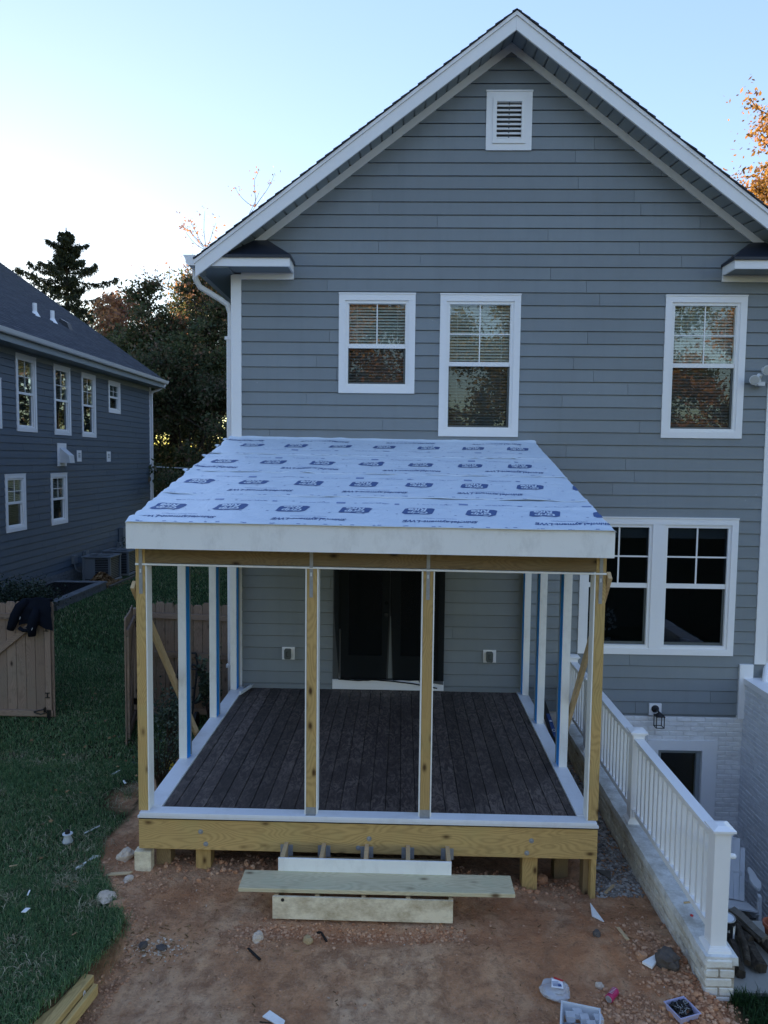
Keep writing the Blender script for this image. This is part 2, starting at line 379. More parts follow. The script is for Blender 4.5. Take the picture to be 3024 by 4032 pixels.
def chamfer(hx, hy, hz, c):
    """box with chamfered edges, 24 vertices"""
    v = []; idx = {}
    for sx in (-1, 1):
        for sy in (-1, 1):
            for sz in (-1, 1):
                for ax in range(3):
                    p = [sx * (hx - c), sy * (hy - c), sz * (hz - c)]
                    p[ax] += (sx, sy, sz)[ax] * c
                    idx[(sx, sy, sz, ax)] = len(v); v.append(tuple(p))
    f = []
    for ax in range(3):
        o = [i for i in range(3) if i != ax]
        for s_ in (-1, 1):
            q = []
            for a, b in ((-1, -1), (1, -1), (1, 1), (-1, 1)):
                k = [0, 0, 0]; k[ax] = s_; k[o[0]] = a; k[o[1]] = b; q.append(idx[(k[0], k[1], k[2], ax)])
            f.append(q)
    for ax in range(3):       # edges parallel to ax
        o = [i for i in range(3) if i != ax]
        for a in (-1, 1):
            for b in (-1, 1):
                k1 = [0, 0, 0]; k1[o[0]] = a; k1[o[1]] = b; k1[ax] = -1; k2 = list(k1); k2[ax] = 1
                f.append([idx[(*k1, o[0])], idx[(*k2, o[0])], idx[(*k2, o[1])], idx[(*k1, o[1])]])
    for sx in (-1, 1):
        for sy in (-1, 1):
            for sz in (-1, 1): f.append([idx[(sx, sy, sz, 0)], idx[(sx, sy, sz, 1)], idx[(sx, sy, sz, 2)]])
    return v, f
CH = {}
def chmesh(L, W_, H_, c, mat):
    key = (round(L, 4), round(W_, 4), round(H_, 4), c, mat)
    if key in CH: return CH[key]
    v, f = chamfer(L / 2, W_ / 2, H_ / 2, min(c, L / 3, W_ / 3, H_ / 3))
    me = bpy.data.meshes.new('piece'); me.from_pydata(v, [], f); me.materials.append(M[mat])
    bm = bmesh.new(); bm.from_mesh(me); bmesh.ops.recalc_face_normals(bm, faces=bm.faces[:]); bm.to_mesh(me); bm.free()
    CH[key] = me; return me
def beam(name, p0, p1, w_, h_, mat, parent=None, up=(0, 0, 1), c=.003):
    """board from p0 to p1, width w_ across, height h_ along up; local x along its length"""
    p0 = Vector(p0); p1 = Vector(p1); d = p1 - p0; L = d.length; d.normalize(); u = Vector(up)
    if abs(d.dot(u)) > .99: u = Vector((0, 1, 0))
    sy = u.cross(d).normalized(); u = d.cross(sy).normalized()
    mw = Matrix(((d.x, sy.x, u.x, 0), (d.y, sy.y, u.y, 0), (d.z, sy.z, u.z, 0), (0, 0, 0, 1))); mw.translation = (p0 + p1) / 2
    o = link(name, chmesh(L, w_, h_, c, mat), parent, mw); return o
def box(name, x0, x1, y0, y1, z0, z1, mat, parent=None, c=.002):
    X, Y, Z = x1 - x0, y1 - y0, z1 - z0; cx, cy, cz = (x0 + x1) / 2, (y0 + y1) / 2, (z0 + z1) / 2
    if X >= Y and X >= Z: return beam(name, (x0, cy, cz), (x1, cy, cz), Y, Z, mat, parent, c=c)
    if Y >= X and Y >= Z: return beam(name, (cx, y0, cz), (cx, y1, cz), X, Z, mat, parent, c=c)
    return beam(name, (cx, cy, z0), (cx, cy, z1), X, Y, mat, parent, c=c)
def fbm(x, y, z=0., o=4, s=1.):
    a = 0; amp = 1; t = 0
    for i in range(o): a += amp * noise.noise((x * s, y * s, z * s)); t += amp; amp *= .5; s *= 2.07
    return a / t
def sst(a, b, x):
    t = np.clip((x - a) / (b - a), 0, 1); return t * t * (3 - 2 * t)
W = 10.6
# ------------------------------------------------------------------ ground
def edge_x(y):   # right-hand edge of the lawn (left of it grass, right of it bare soil)
    ys = [3.5, 4.82, 5.29, 5.7, 6.0, 6.35, 6.8, 7.3, 7.9, 8.6, 9.6, 11, 60]
    xs = [-2.75, -2.60, -2.46, -2.36, -2.36, -2.62, -2.95, -3.10, -3.0, -3.1, -2.95, -2.3, -2.3]
    return np.interp(y, ys, xs)
def ground_z(x, y, fine=True):
    lawn = .42 * float(sst(10.7, 16.8, y)) * float(sst(-3.6, -8.0, x)) if x < -3.6 else 0.0
    if y > 12: return lawn
    # excavated soil
    base = -.06 - .12 * float(sst(6.1, 5.0, y)) - .09 * float(sst(6.1, 5.6, y)) * float(sst(-1.2, -2.1, x)) + .07 * float(sst(6.2, 6.9, y)) * float(sst(.6, -1.8, x)) - .09 * float(sst(.4, 1.6, x)) * float(sst(5.7, 6.6, y))
    base -= .10 * float(sst(6.9, 7.4, y)) * float(sst(-2.6, -2.3, x)) * float(sst(1.85, 1.6, x)) if x > -2.6 else 0
    e = float(edge_x(y)) + .035 * noise.noise((x * 2, y * 5, 3.))
    wdt = .06 + .26 * float(sst(6.0, 6.6, y))
    t = float(sst(e, e + wdt, x))
    zz = lawn * (1 - t) + base * t
    if t > .01 and x < 2.45:
        zz += t * (.030 * fbm(x, y, 0, 3, 1.6) - .012 * max(0, 1 - abs(noise.noise((x * 1.1 + y * .3, y * .8, 11))) * 9) + .022 * abs(fbm(x + 9, y, 1, 4, 4.5)) + (.011 * fbm(x, y, 5, 4, 15) if fine else 0))
        # hollow below the step board and the heap by the right wall end
        zz -= .05 * math.exp(-((x + .3) / .9) ** 2 - ((y - 6.0) / .10) ** 2)
        zz += .10 * math.exp(-((x - 2.25) / .30) ** 2 - ((y - 5.15) / .45) ** 2)
        zz += .05 * math.exp(-((x - 1.9) / .5) ** 2 - ((y - 6.2) / .35) ** 2)
    if x >= 2.45: zz = -.13 + .01 * fbm(x, y, 0, 3, 3)
    return zz
xs = np.unique(np.concatenate([np.linspace(-400, -30, 8), np.linspace(-30, -10, 12), np.linspace(-10, -3.6, 40), np.arange(-3.6, 2.75, .026), np.linspace(2.75, 5.4, 10), np.linspace(6, 30, 10), np.linspace(40, 400, 7)]).round(4))
ys = np.unique(np.concatenate([np.linspace(-300, -10, 8), np.linspace(-9, 4.0, 10), np.arange(4.4, 7.0, .026), np.linspace(7.02, 11, 60), np.linspace(11.3, 32, 50), np.linspace(36, 600, 12)]).round(4))
V = []; D = []; RD = []; FA = []
for y in ys:
    for x in xs:
        V.append((x, y, ground_z(x, y)))
        e = float(edge_x(y)); dm = float(sst(e - .02, e + .10, x)) if y < 12 else 0.0
        # worn patch of soil running out into the grass
        if y < 12 and x < e: dm = max(dm, .9 * float(sst(.9, .3, math.hypot((x + 3.0) / .55, (y - 8.3) / .6))))
        if x > 2.45: dm = 0.0
        if y < 5.45 and x > 2.35: dm = float(sst(2.62, 2.48, x))
        D.append(dm); FA.append(float(sst(9, 14, y)))
        r = .9 * math.exp(-((x - 1.9) / .8) ** 2 - ((y - 5.6) / .9) ** 2) + .8 * math.exp(-((x + .2) / 1.3) ** 2 - ((y - 6.0) / .12) ** 2) + .45 * math.exp(-((x + 1.3) / .9) ** 2 - ((y - 6.4) / .3) ** 2) + .6 * math.exp(-((x - 1.2) / .7) ** 2 - ((y - 6.5) / .4) ** 2)
        RD.append(min(1, r))
nx = len(xs); F = []
for j in range(len(ys) - 1):
    for i in range(nx - 1):
        cx = (xs[i] + xs[i + 1]) / 2; cy = (ys[j] + ys[j + 1]) / 2
        if 2.6 < cx < 5.05 and 5.5 < cy < 10.65: continue
        F.append((j * nx + i, j * nx + i + 1, (j + 1) * nx + i + 1, (j + 1) * nx + i))
g = mk('ground', V, F, 'soil', smooth=True); tag(g, kind='structure')
for n_, d_ in (('dirt', D), ('red', RD), ('far', FA)):
    a = g.data.attributes.new(n_, 'FLOAT', 'POINT'); a.data.foreach_set('value', np.array(d_, dtype=np.float32))

# ------------------------------------------------------------------ siding
def clip_poly(poly, a, b, c):
    """keep a*x+b*z<=c"""
    out = []
    for i in range(len(poly)):
        p = poly[i]; q = poly[(i + 1) % len(poly)]; fp = a * p[0] + b * p[1] - c; fq = a * q[0] + b * q[1] - c
        if fp <= 0: out.append(p)
        if (fp < 0 < fq) or (fq < 0 < fp):
            t = fp / (fp - fq); out.append((p[0] + t * (q[0] - p[0]), p[1] + t * (q[1] - p[1])))
    return out
EXPO = .1778
def siding(parent, mp, mat, rows, ztop, a0, a1, openings, clips=(), zmin=-9, joints=None):
    for i in rows:
        z0 = ztop - EXPO * i; z1 = z0 + EXPO - .010; zc = max(z0, zmin)
        if zc >= z1: continue
        js = joints.get(i, None) if joints else None
        if js is None:
            js = []; q = a0 + random.uniform(.6, 3.4)
            while q < a1 - .4: js.append(q); q += 3.66
        cuts = [a0] + list(js) + [a1]
        for s0, s1 in zip(cuts[:-1], cuts[1:]):
            s0 += .0022; s1 -= .0022
            xsb = sorted({s0, s1} | {o for op in openings for o in op[:2] if s0 < o < s1})
            mb = MB()
            for u0, u1 in zip(xsb[:-1], xsb[1:]):
                um = (u0 + u1) / 2; zr = [(zc, z1)]
                for o0, o1, p0, p1 in openings:
                    if o0 < um < o1:
                        nz = []
                        for q0, q1 in zr:
                            if p1 <= q0 or p0 >= q1: nz.append((q0, q1)); continue
                            if p0 > q0: nz.append((q0, p0))
                            if p1 < q1: nz.append((p1, q1))
                        zr = nz
                if not zr and mb.v: mb.build('siding_board', mat, parent, attr=False); mb = MB()
                for q0, q1 in zr:
                    poly = [(u0, q0), (u1, q0), (u1, q1), (u0, q1)]
                    for cl in clips: poly = clip_poly(poly, *cl) if len(poly) > 2 else poly
                    if len(poly) < 3: continue
                    n = len(poly)
                    fr = [mp(a, .021 - .015 * (z - z0) / EXPO, z) for a, z in poly]; bk = [mp(a, -.004, z) for a, z in poly]
                    mb.add(fr + bk, [tuple(range(n)), tuple(range(2 * n - 1, n - 1, -1))] + [(k, k + n, (k + 1) % n + n, (k + 1) % n) for k in range(n)])
            if mb.v: mb.build('siding_board', mat, parent, attr=False)

def mpA(a, d, z): return (a, W - d, z)
NX = -9.3
def mpB(a, d, z): return (NX + d, a, z)
def fbox(mp, name, a0, a1, d0, d1, z0, z1, mat, parent, c=.002):
    p = mp(a0, d0, z0); q = mp(a1, d1, z1)
    return box(name, min(p[0], q[0]), max(p[0], q[0]), min(p[1], q[1]), max(p[1], q[1]), z0, z1, mat, parent, c)
def mbox(mb, mp, a0, a1, d0, d1, z0, z1):
    p = mp(a0, d0, z0); q = mp(a1, d1, z1)
    mb.box(min(p[0], q[0]), max(p[0], q[0]), min(p[1], q[1]), max(p[1], q[1]), z0, z1)
def frame4(mb, mp, a0, a1, z0, z1, w_, d0, d1, wt=None, wb=None):
    wt = wt or w_; wb = wb or w_
    mbox(mb, mp, a0, a0 + w_, d0, d1, z0 + wb, z1 - wt); mbox(mb, mp, a1 - w_, a1, d0, d1, z0 + wb, z1 - wt)
    mbox(mb, mp, a0, a1, d0, d1 + .001, z1 - wt, z1); mbox(mb, mp, a0, a1, d0, d1 + .001, z0, z0 + wb)
def sash_window(parent, mp, a0, a1, z0, z1, mid=.5, muntins='v', blind=True, casing=.091, far=False, outer=True):
    """double-hung window; a0..z1 outside the casing"""
    win = MB()
    if outer:
        frame4(win, mp, a0, a1, z0, z1, casing, -.01, .030, wt=.10)
        mbox(win, mp, a0 - .004, a1 + .004, -.01, .040, z1 - .012, z1 + .006)
    else: mbox(win, mp, a0 + .01, a0 + .02, -.01, .0, z0 + .02, z0 + .03)
    wo_ = win.build('window', 'trim_white', parent, attr=False)
    if not outer: a0 -= casing; a1 += casing; z0 -= casing; z1 += .10
    f0, f1, g0, g1 = a0 + casing, a1 - casing, z0 + casing, z1 - .10
    fw = .042
    m = MB(); frame4(m, mp, f0, f1, g0, g1, fw, -.10, .012); mbox(m, mp, f0 - .01, f1 + .01, -.01, .022, g0 - .004, g0 + .022)
    m.build('window_frame', 'vinyl_white', wo_, attr=False)
    u0, u1, v0, v1 = f0 + fw, f1 - fw, g0 + fw, g1 - fw * .8
    zm = v0 + (v1 - v0) * mid
    m = MB(); mbox(m, mp, u0, u1, -.035, -.004, zm - .030, zm + .030)
    mbox(m, mp, u0 - .001, u0 + .012, -.03, -.010, zm + .03, v1); mbox(m, mp, u1 - .012, u1 + .001, -.03, -.010, zm + .03, v1)
    m.build('meeting_rail', 'vinyl_white', wo_, attr=False)
    m = MB(); lw = .028
    mbox(m, mp, u0, u0 + lw * .5, -.060, -.030, v0, zm - .03); mbox(m, mp, u1 - lw, u1, -.060, -.030, v0, zm - .03); mbox(m, mp, u0, u1, -.061, -.031, v0 - .001, v0 + lw)
    m.build('lower_sash', 'grey_plastic' if not far else 'vinyl_white', wo_, attr=False)
    m = MB(); mbox(m, mp, u0 + .005, u1 - .005, -.024, -.020, zm + .03, v1 - .004); m.build('upper_pane', 'glass_upper', wo_, attr=False)
    m = MB(); mbox(m, mp, u0 + .005, u1 - .005, -.048, -.044, v0 + .02, zm - .02); m.build('lower_pane', 'glass_screened', wo_, attr=False)
    if muntins:
        m = MB(); uc = (u0 + u1) / 2
        if 'v' in muntins: mbox(m, mp, uc - .008, uc + .008, -.019, -.010, zm + .03, v1)
        if 'h' in muntins: zc = (zm + v1) / 2 + .0; mbox(m, mp, u0, u1, -.019, -.0095, zc - .008, zc + .008)
        m.build('muntin', 'vinyl_white', wo_, attr=False)
    # dark sheet close behind: the unlit room put into its colour
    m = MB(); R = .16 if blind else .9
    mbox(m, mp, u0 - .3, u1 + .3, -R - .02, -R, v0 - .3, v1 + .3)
    m.build('room_backing', 'unlit_dark', wo_, attr=False)
    if blind:
        n = int((v1 - v0) / .043); sl = u1 - u0 - .02
        if not far:
            c0 = Vector(mp((u0 + u1) / 2, -.095, 0))
            me = chmesh(sl, .048, .0035, .001, 'blind')
            for k in range(n):
                z = v0 + .02 + k * .043
                mw = Matrix.Translation((c0.x, c0.y, z)) @ Matrix.Rotation(math.radians(48 + random.uniform(-2, 2)), 4, 'X')
                link('blind_slat', me, wo_, mw)
            m = MB()
            for uu in (u0 + .12, u1 - .12): mbox(m, mp, uu, uu + .004, -.07, -.066, v0, v1)
            m.build('blind_cord', 'vinyl_white', wo_, attr=False)
        else:
            m = MB()
            for k in range(n):
                z = v0 + .02 + k * .043; p = mp(0, -.08, z)
                m.bar((p[0], u0 + .01, z), (p[0], u1 - .01, z), .045, .004, (.42, 0, .9))
            tag(m.build('blind', 'blind', wo_, attr=False), kind='stuff')
    return wo_
paint('blind', (.62, .63, .60, 1), .04, .6, 0, rnd=.03)

# ------------------------------------------------------------------ main house
house = thing('grey_house', 'grey clapboard house with a tall white trimmed gable behind the unfinished porch', 'house', (1.43, W, 0))
AX = 1.43; HX0 = -2.457; HX1 = 5.31
APEX = 9.757      # underside of the rake at the wall
SL = .75
opens = [(-.933 + .02, .1547 - .02, 4.94 + .02, 6.348 - .02), (.5064 + .02, 1.645 - .02, 4.338 + .02, 6.3445 - .02), (3.6745 + .02, 4.8101 - .02, 4.348 + .02, 6.3454 - .02),
         (1.1 + .03, 1.7343 - .03, 8.3126 + .03, 9.113 - .03), (2.60, 4.81, 1.22, 3.19), (-.98, .64, .50, 2.9)]
jm = {7 - 8: [3.05], -8: [2.40], -4: [2.2 - .2], -1: [2.05], 1: [2.75], 12: [-1.93], 10 - 8: [-.1]}
clips = [(SL, 1, APEX + SL * AX), (-SL, 1, APEX - SL * AX)]
siding(house, mpA, 'siding', range(-19, 35), 6.3723, HX0 + .12, HX1 - .15, opens, clips, .30, jm)
m = MB()   # sheathing behind the boards, with the window holes left open (joined wall body)
def wall_body(m, y0, y1):
    xs_ = sorted({HX0, HX1} | {o for op in opens for o in op[:2]})
    for u0, u1 in zip(xs_[:-1], xs_[1:]):
        um = (u0 + u1) / 2; zr = [(.29, 10.)]
        for o0, o1, p0, p1 in opens:
            if o0 < um < o1:
                nz = []
                for q0, q1 in zr:
                    if p1 <= q0 or p0 >= q1: nz.append((q0, q1)); continue
                    if p0 > q0: nz.append((q0, p0))
                    if p1 < q1: nz.append((p1, q1))
                zr = nz
        for q0, q1 in zr:
            poly = [(u0, q0), (u1, q0), (u1, q1), (u0, q1)]
            for cl in clips: poly = clip_poly(poly, *cl) if len(poly) > 2 else poly
            if len(poly) > 2: m.prism([(a, y0, z) for a, z in poly], (0, y1 - y0, 0))
wall_body(m, W + .006, W + .10)
m.box(HX0 + .002, HX0 + .1, W + .101, W + 15, -.2, 6.80); m.box(HX1 - .1, HX1 - .002, W + .101, W + 15, -.2, 6.80); m.box(HX0 + .1, HX1 - .1, W + 14.9, W + 15, -.2, 6.8)
m.box(HX0 + .1, HX1 - .1, W + 2.6, W + 2.7, -.2, 6.7)
m.build('wall', 'siding', house, attr=False)
# side wall clapboards (seen from the left only at a slant)
# corner boards
box('corner_board', HX0, HX0 + .125, W - .030, W + .02, .0, 6.60, 'trim_white', house)
box('corner_board', HX0 - .022, HX0, W - .030, W + .11, .0, 6.59, 'trim_white', house)
box('corner_board', HX1 - .165, HX1, W - .030, W + .02, 1.09, 6.60, 'trim_white', house)
box('corner_board', 4.93, 5.125, W - .055, W + .004, .28, 1.09, 'trim_white', house)
box('floor_trim', HX0 + .13, 2.3, W - .028, W - .017, .60, .665, 'siding', house)
# windows
sash_window(house, mpA, -.933, .1547, 4.94, 6.348, .47, 'v')
sash_window(house, mpA, .5064, 1.645, 4.338, 6.3445, .515, 'vh')
sash_window(house, mpA, 3.6745, 4.8101, 4.348, 6.3454, .515, 'vh')
# wide twin window on the ground floor
m = MB(); frame4(m, mpA, 2.589, 4.831, 1.206, 3.207, .091, -.01, .030, wt=.10); mbox(m, mpA, 3.615, 3.79, -.01, .029, 1.297, 3.107)
mbox(m, mpA, 2.585, 4.835, -.01, .040, 3.195, 3.213)
twin = m.build('twin_window', 'trim_white', house, attr=False)
for (a0, a1) in ((2.68, 3.615), (3.79, 4.74)):
    m = MB(); frame4(m, mpA, a0, a1, 1.297, 3.107, .045, -.10, .012); m.build('window_frame', 'vinyl_white', twin, attr=False)
    u0, u1, v0, v1 = a0 + .045, a1 - .045, 1.342, 3.062; zm = 2.215
    m = MB(); mbox(m, mpA, u0, u1, -.035, -.004, zm - .034, zm + .034); m.build('meeting_rail', 'vinyl_white', twin, attr=False)
    m = MB(); mbox(m, mpA, u0, u0 + .015, -.06, -.03, v0, zm - .034); mbox(m, mpA, u1 - .03, u1, -.06, -.03, v0, zm - .034); mbox(m, mpA, u0, u1, -.061, -.031, v0, v0 + .04); m.build('lower_sash', 'grey_plastic', twin, attr=False)
    m = MB(); uc = (u0 + u1) / 2; zc = (zm + v1) / 2
    mbox(m, mpA, uc - .011, uc + .011, -.019, -.010, zm + .034, v1); mbox(m, mpA, u0, u1, -.019, -.0095, zc - .011, zc + .011); m.build('muntin', 'vinyl_white', twin, attr=False)
    m = MB(); mbox(m, mpA, u0, u1, -.024, -.020, zm + .03, v1); m.build('upper_pane', 'glass_dark', twin, attr=False)
    m = MB(); mbox(m, mpA, u0, u1, -.048, -.044, v0, zm - .02); m.build('lower_pane', 'glass_dark', twin, attr=False)
    m = MB(); mbox(m, mpA, u0 + .01, u1 - .01, -.11, -.07, v1 - .16, v1); m.build('roller_blind', 'blind', twin, attr=False)
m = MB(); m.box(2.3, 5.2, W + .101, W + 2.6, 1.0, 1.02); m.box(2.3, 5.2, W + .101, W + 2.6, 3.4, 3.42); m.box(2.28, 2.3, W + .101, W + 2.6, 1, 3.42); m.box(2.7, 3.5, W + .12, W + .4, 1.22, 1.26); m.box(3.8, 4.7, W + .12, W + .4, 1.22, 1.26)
m.build('dining_room', 'unlit_dark', twin, attr=False)
# gable vent
m = MB(); frame4(m, mpA, 1.10, 1.7343, 8.3126, 9.113, .09, -.01, .030, wt=.095); mbox(m, mpA, 1.092, 1.742, -.01, .04, 9.10, 9.118)
gv = m.build('gable_vent', 'trim_white', house, attr=False)
m = MB(); frame4(m, mpA, 1.19, 1.644, 8.402, 9.018, .055, -.03, .045); m.build('vent_frame', 'vinyl_white', gv, attr=False)
for k in range(8):
    z = 8.485 + k * .062
    o = beam('louvre', (1.245, W - .012, z), (1.589, W - .012, z), .052, .008, 'vinyl_white', gv, up=(0, -.75, .66), c=.001)
m = MB(); mbox(m, mpA, 1.18, 1.65, -.09, -.08, 8.4, 9.02); m.box(1.412, 1.422, W - .02, W + .0, 8.46, 8.96); m.build('vent_backing', 'unlit_dark', gv, attr=False)

# roof: two slopes with rake overhang, fascia, soffit panels, frieze boards
YR = 10.15; YB = W + 15.3
def rz(x, top=9.95): return top - SL * abs(x - AX)
EAVE = 4.30
for s_ in (-1, 1):
    m = MB(); xe = AX + s_ * EAVE
    m.prism([(AX, YR + .02, 9.925), (xe, YR + .02, 9.925 - SL * EAVE), (xe, YR + .02, 9.895 - SL * EAVE), (AX, YR + .02, 9.885)], (0, YB - YR, 0))
    rf = m.build('roof', 'membrane_black', house, attr=False)
    m = MB(); n = int(EAVE * 1.25 / .14) + 1     # overlapping courses; their butts give the stepped rake edge
    for k in range(n):
        d0 = k * .14; d1 = d0 + .155
        xA = AX + s_ * (EAVE + .02 - d1 / 1.25); xB = AX + s_ * (EAVE + .02 - d0 / 1.25)
        if s_ * (xA - AX) < 0: xA = AX
        z = lambda x, o: 9.93 + o - SL * abs(x - AX)
        yy = YR - .035 + random.uniform(-.012, .008); q = yy
        while q < YB:
            q2 = q + .33; r = random.random()
            m.add([(xB, q, z(xB, .002)), (xA, q, z(xA, 0)), (xA, q2, z(xA, 0)), (xB, q2, z(xB, .002)), (xB, q, z(xB, .022)), (xA, q, z(xA, .006)), (xA, q2, z(xA, .006)), (xB, q2, z(xB, .022))], BOXF, r); q = q2 + .004
            if q > YR + 1.6: q2 = YB; m.add([(xB, q, z(xB, .002)), (xA, q, z(xA, 0)), (xA, q2, z(xA, 0)), (xB, q2, z(xB, .002)), (xB, q, z(xB, .022)), (xA, q, z(xA, .006)), (xA, q2, z(xA, .006)), (xB, q2, z(xB, .022))], BOXF, r); break
    tag(m.build('shingles', 'shingle', rf), kind='stuff')
    # rake fascia with a small moulding above
    def strip(m, xa, xb, y0, y1, t0, t1):
        m.prism([(xa, y0, t1 - SL * abs(xa - AX)), (xb, y0, t1 - SL * abs(xb - AX)), (xb, y0, t0 - SL * abs(xb - AX)), (xa, y0, t0 - SL * abs(xa - AX))], (0, y1 - y0, 0))
    m = MB(); strip(m, AX + s_ * .0008, xe, YR, YR + .03, 9.685, 9.865); m.build('rake_fascia', 'trim_white', house, attr=False)
    m = MB(); strip(m, AX + s_ * .0008, xe + s_ * .012, YR - .018, YR + .02, 9.868, 9.918); m.build('rake_moulding', 'trim_white', house, attr=False)
    m = MB(); strip(m, AX + s_ * .0005, AX + s_ * 3.62, W - .034, W + .004, APEX - .125, APEX - .004); m.build('frieze_board', 'trim_white', house, attr=False)
    # soffit panels between wall and fascia
    k = 0; step = .148
    while k * step < EAVE - .2:
        xa = AX + s_ * (k * step + .008); xb = AX + s_ * ((k + 1) * step - .010); zf = 9.700; zb = 9.752
        xa2 = AX + s_ * (k * step - .008); m = MB()
        zz = lambda x, t: t - SL * abs(x - AX)
        m.add([(xa, YR + .03, zz(xa, zf)), (xb, YR + .03, zz(xb, zf)), (xb, W + .0, zz(xb, zb)), (xa, W + .0, zz(xa, zb)),
               (xa, YR + .03, zz(xa, zf) + .006), (xb, YR + .03, zz(xb, zf) + .006), (xb, W + .0, zz(xb, zb) + .006), (xa, W + .0, zz(xa, zb) + .006)], BOXF)
        m.build('soffit_panel', 'soffit_grey', house, attr=False); k += 1
    m = MB(); m.add([(AX, YR + .03, 9.738), (xe, YR + .03, 9.738 - SL * EAVE), (xe, W, 9.788 - SL * EAVE), (AX, W, 9.788), (AX, YR + .03, 9.744), (xe, YR + .03, 9.744 - SL * EAVE), (xe, W, 9.794 - SL * EAVE), (AX, W, 9.794)], BOXF)
    m.build('soffit_backing', 'soffit_grey', house, attr=False)
# eave returns: boxed ends with small hipped metal roofs
for s_ in (-1, 1):
    xi = AX + s_ * 3.01; xo = AX + s_ * 4.28; xw0, xw1 = min(xi, xo), max(xi, xo)
    m = MB()
    m.box(xw0, xw1, 10.19, 10.215, 6.615, 6.76)
    m.box(min(xi, xi + s_ * .025), max(xi, xi + s_ * .025), 10.2151, W - .02, 6.615, 6.758)
    ret = m.build('eave_return', 'trim_white', house, attr=False)
    m = MB(); m.box(xw0 + .003, xw1 - .003, 10.2155, W + .0, 6.625, 6.632); m.build('return_soffit', 'soffit_grey', ret, attr=False)
    box('return_frieze', xw0 if s_ < 0 else xi, xi if s_ < 0 else xw1, W - .032, W + .003, 6.53, 6.6245, 'trim_white', ret) if s_ > 0 else box('return_frieze', HX0 + .126, xi, W - .032, W + .003, 6.53, 6.6245, 'trim_white', ret)
    m = MB(); xa = xi + s_ * .385; ztop = 7.085; zb = 6.765
    e = .02; P = [(xi - s_ * e, 10.17, zb), (xo, 10.17, zb), (xi - s_ * e, W - .018, zb), (xa, W - .018, ztop), (xo - s_ * .42, W - .018, ztop)]
    m.add([P[0], P[1], P[4], P[3], P[2], (xo, W - .018, zb)], [(0, 1, 2, 3), (0, 3, 4), (1, 5, 2), (4, 3, 2, 5), (0, 4, 5, 1)])
    m.box(min(xi - s_ * e, xo), max(xi - s_ * e, xo), 10.165, 10.18, zb - .035, zb + .002); m.box(min(xi - s_ * .02, xi - s_ * .005), max(xi - s_ * .02, xi - s_ * .005), 10.18, W - .02, zb - .035, zb + .002)
    m.build('return_roof', 'metal_roof', ret, attr=False)
    # gutter along the side eave
    m = MB(); gx = AX + s_ * 4.30; prof = [(0, 0), (.10, 0), (.125, .03), (.14, .09), (.17, .14), (.155, .14), (.12, .09), (.105, .02), (.0, .012)]
    m.prism([(gx + s_ * a, 10.16, 6.615 + b) for a, b in prof], (0, YB - 10.16, 0)); m.prism([(gx + s_ * a, 10.155, 6.615 + b) for a, b in prof[:5] + [(0, .14)]], (0, .006, 0))
    gt_ = m.build('gutter', 'trim_white', house, attr=False)
    m = MB(); x0, x1 = sorted((AX + s_ * 3.86, AX + s_ * 4.30)); m.box(x0, x1, 10.216, YB, 6.60, 6.612); m.box(*sorted((AX + s_ * 4.28, AX + s_ * 4.30)), 10.216, YB, 6.613, 6.76)
    m.build('eave_soffit', 'soffit_grey', house, attr=False)
# left downspout: elbow from gutter back to the wall, then down
def rect_tube(m, pts, w_, d_):
    """ribbed rectangular pipe along pts in the x-z plane"""
    for p, q in zip(pts[:-1], pts[1:]): m.bar(p, q, d_, w_, (0, 1, 0)) if False else m.bar(p, q, w_, d_, (1, 0, .01))
m = MB(); Y = 10.74
m.tube([(-2.95, 10.45, 6.63), (-2.95, 10.45, 6.50), (-2.90, 10.50, 6.40), (-2.66, 10.68, 6.27), (-2.56, 10.72, 6.20), (-2.525, 10.74, 6.08), (-2.525, 10.74, 5.6)], .042, 10)
m.box(-2.575, -2.482, 10.70, 10.77, .22, 5.75)
for k in range(3): m.box(-2.565 + k * .03, -2.553 + k * .03, 10.694, 10.70, .22, 5.75)
for z in (5.70, 3.9, .86): m.box(-2.60, -2.480, 10.688, 10.775, z, z + .045)
m.build('downspout', 'trim_white', house, attr=False)
m = MB(); m.tube([(5.37, 10.5, 6.6), (5.37, 10.6, 6.3), (5.37, 10.66, 1.1), (5.28, 10.5, .93), (5.22, 10.4, .85)], .045, 10); m.build('downspout', 'trim_white', house, attr=False)

# french doors in a dark finish behind a torn insect screen
m = MB(); frame4(m, mpA, -.99, .645, .64, 2.92, .09, -.01, .028); m.build('door_casing', 'door_dark', house, attr=False)
box('door_sill', -.992, .647, W - .045, W - .018, .612, .755, 'trim_white', house)
m = MB(); m.box(-.91, -.875, W - .0, W + .03, .755, 1.5); m.build('door_jamb', 'trim_white', house, attr=False)
for a0, a1 in ((-.90, -.135), (-.13, .565)):
    m = MB(); frame4(m, mpA, a0, a1, .77, 2.85, .135, -.055, -.015, wb=.33, wt=.14)
    dr = m.build('door', 'door_dark', house, attr=False)
    m = MB(); mbox(m, mpA, a0 + .13, a1 - .13, -.04, -.034, 1.09, 2.72); m.build('door_pane', 'glass_dark', dr, attr=False)
m = MB(); m.lathe((-.205, W - .0, 1.73), [(.028, -.03), (.03, .0), (.02, .01), (.015, .05), (.03, .055), (.03, .075), (.005, .08)], 14, 'y'); m.lathe((-.205, W - .0, 1.90), [(.028, -.03), (.03, .0), (.028, .012)], 14, 'y'); m.build('door_handle', 'black_metal', house, attr=False)
m = MB(); m.prism([(-.175, W + .004, .77), (-.115, W + .004, .77), (-.14, W + .004, 1.70), (-.15, W + .004, 1.70)], (0, .008, 0)); m.build('astragal', 'soffit_grey', house, attr=False)
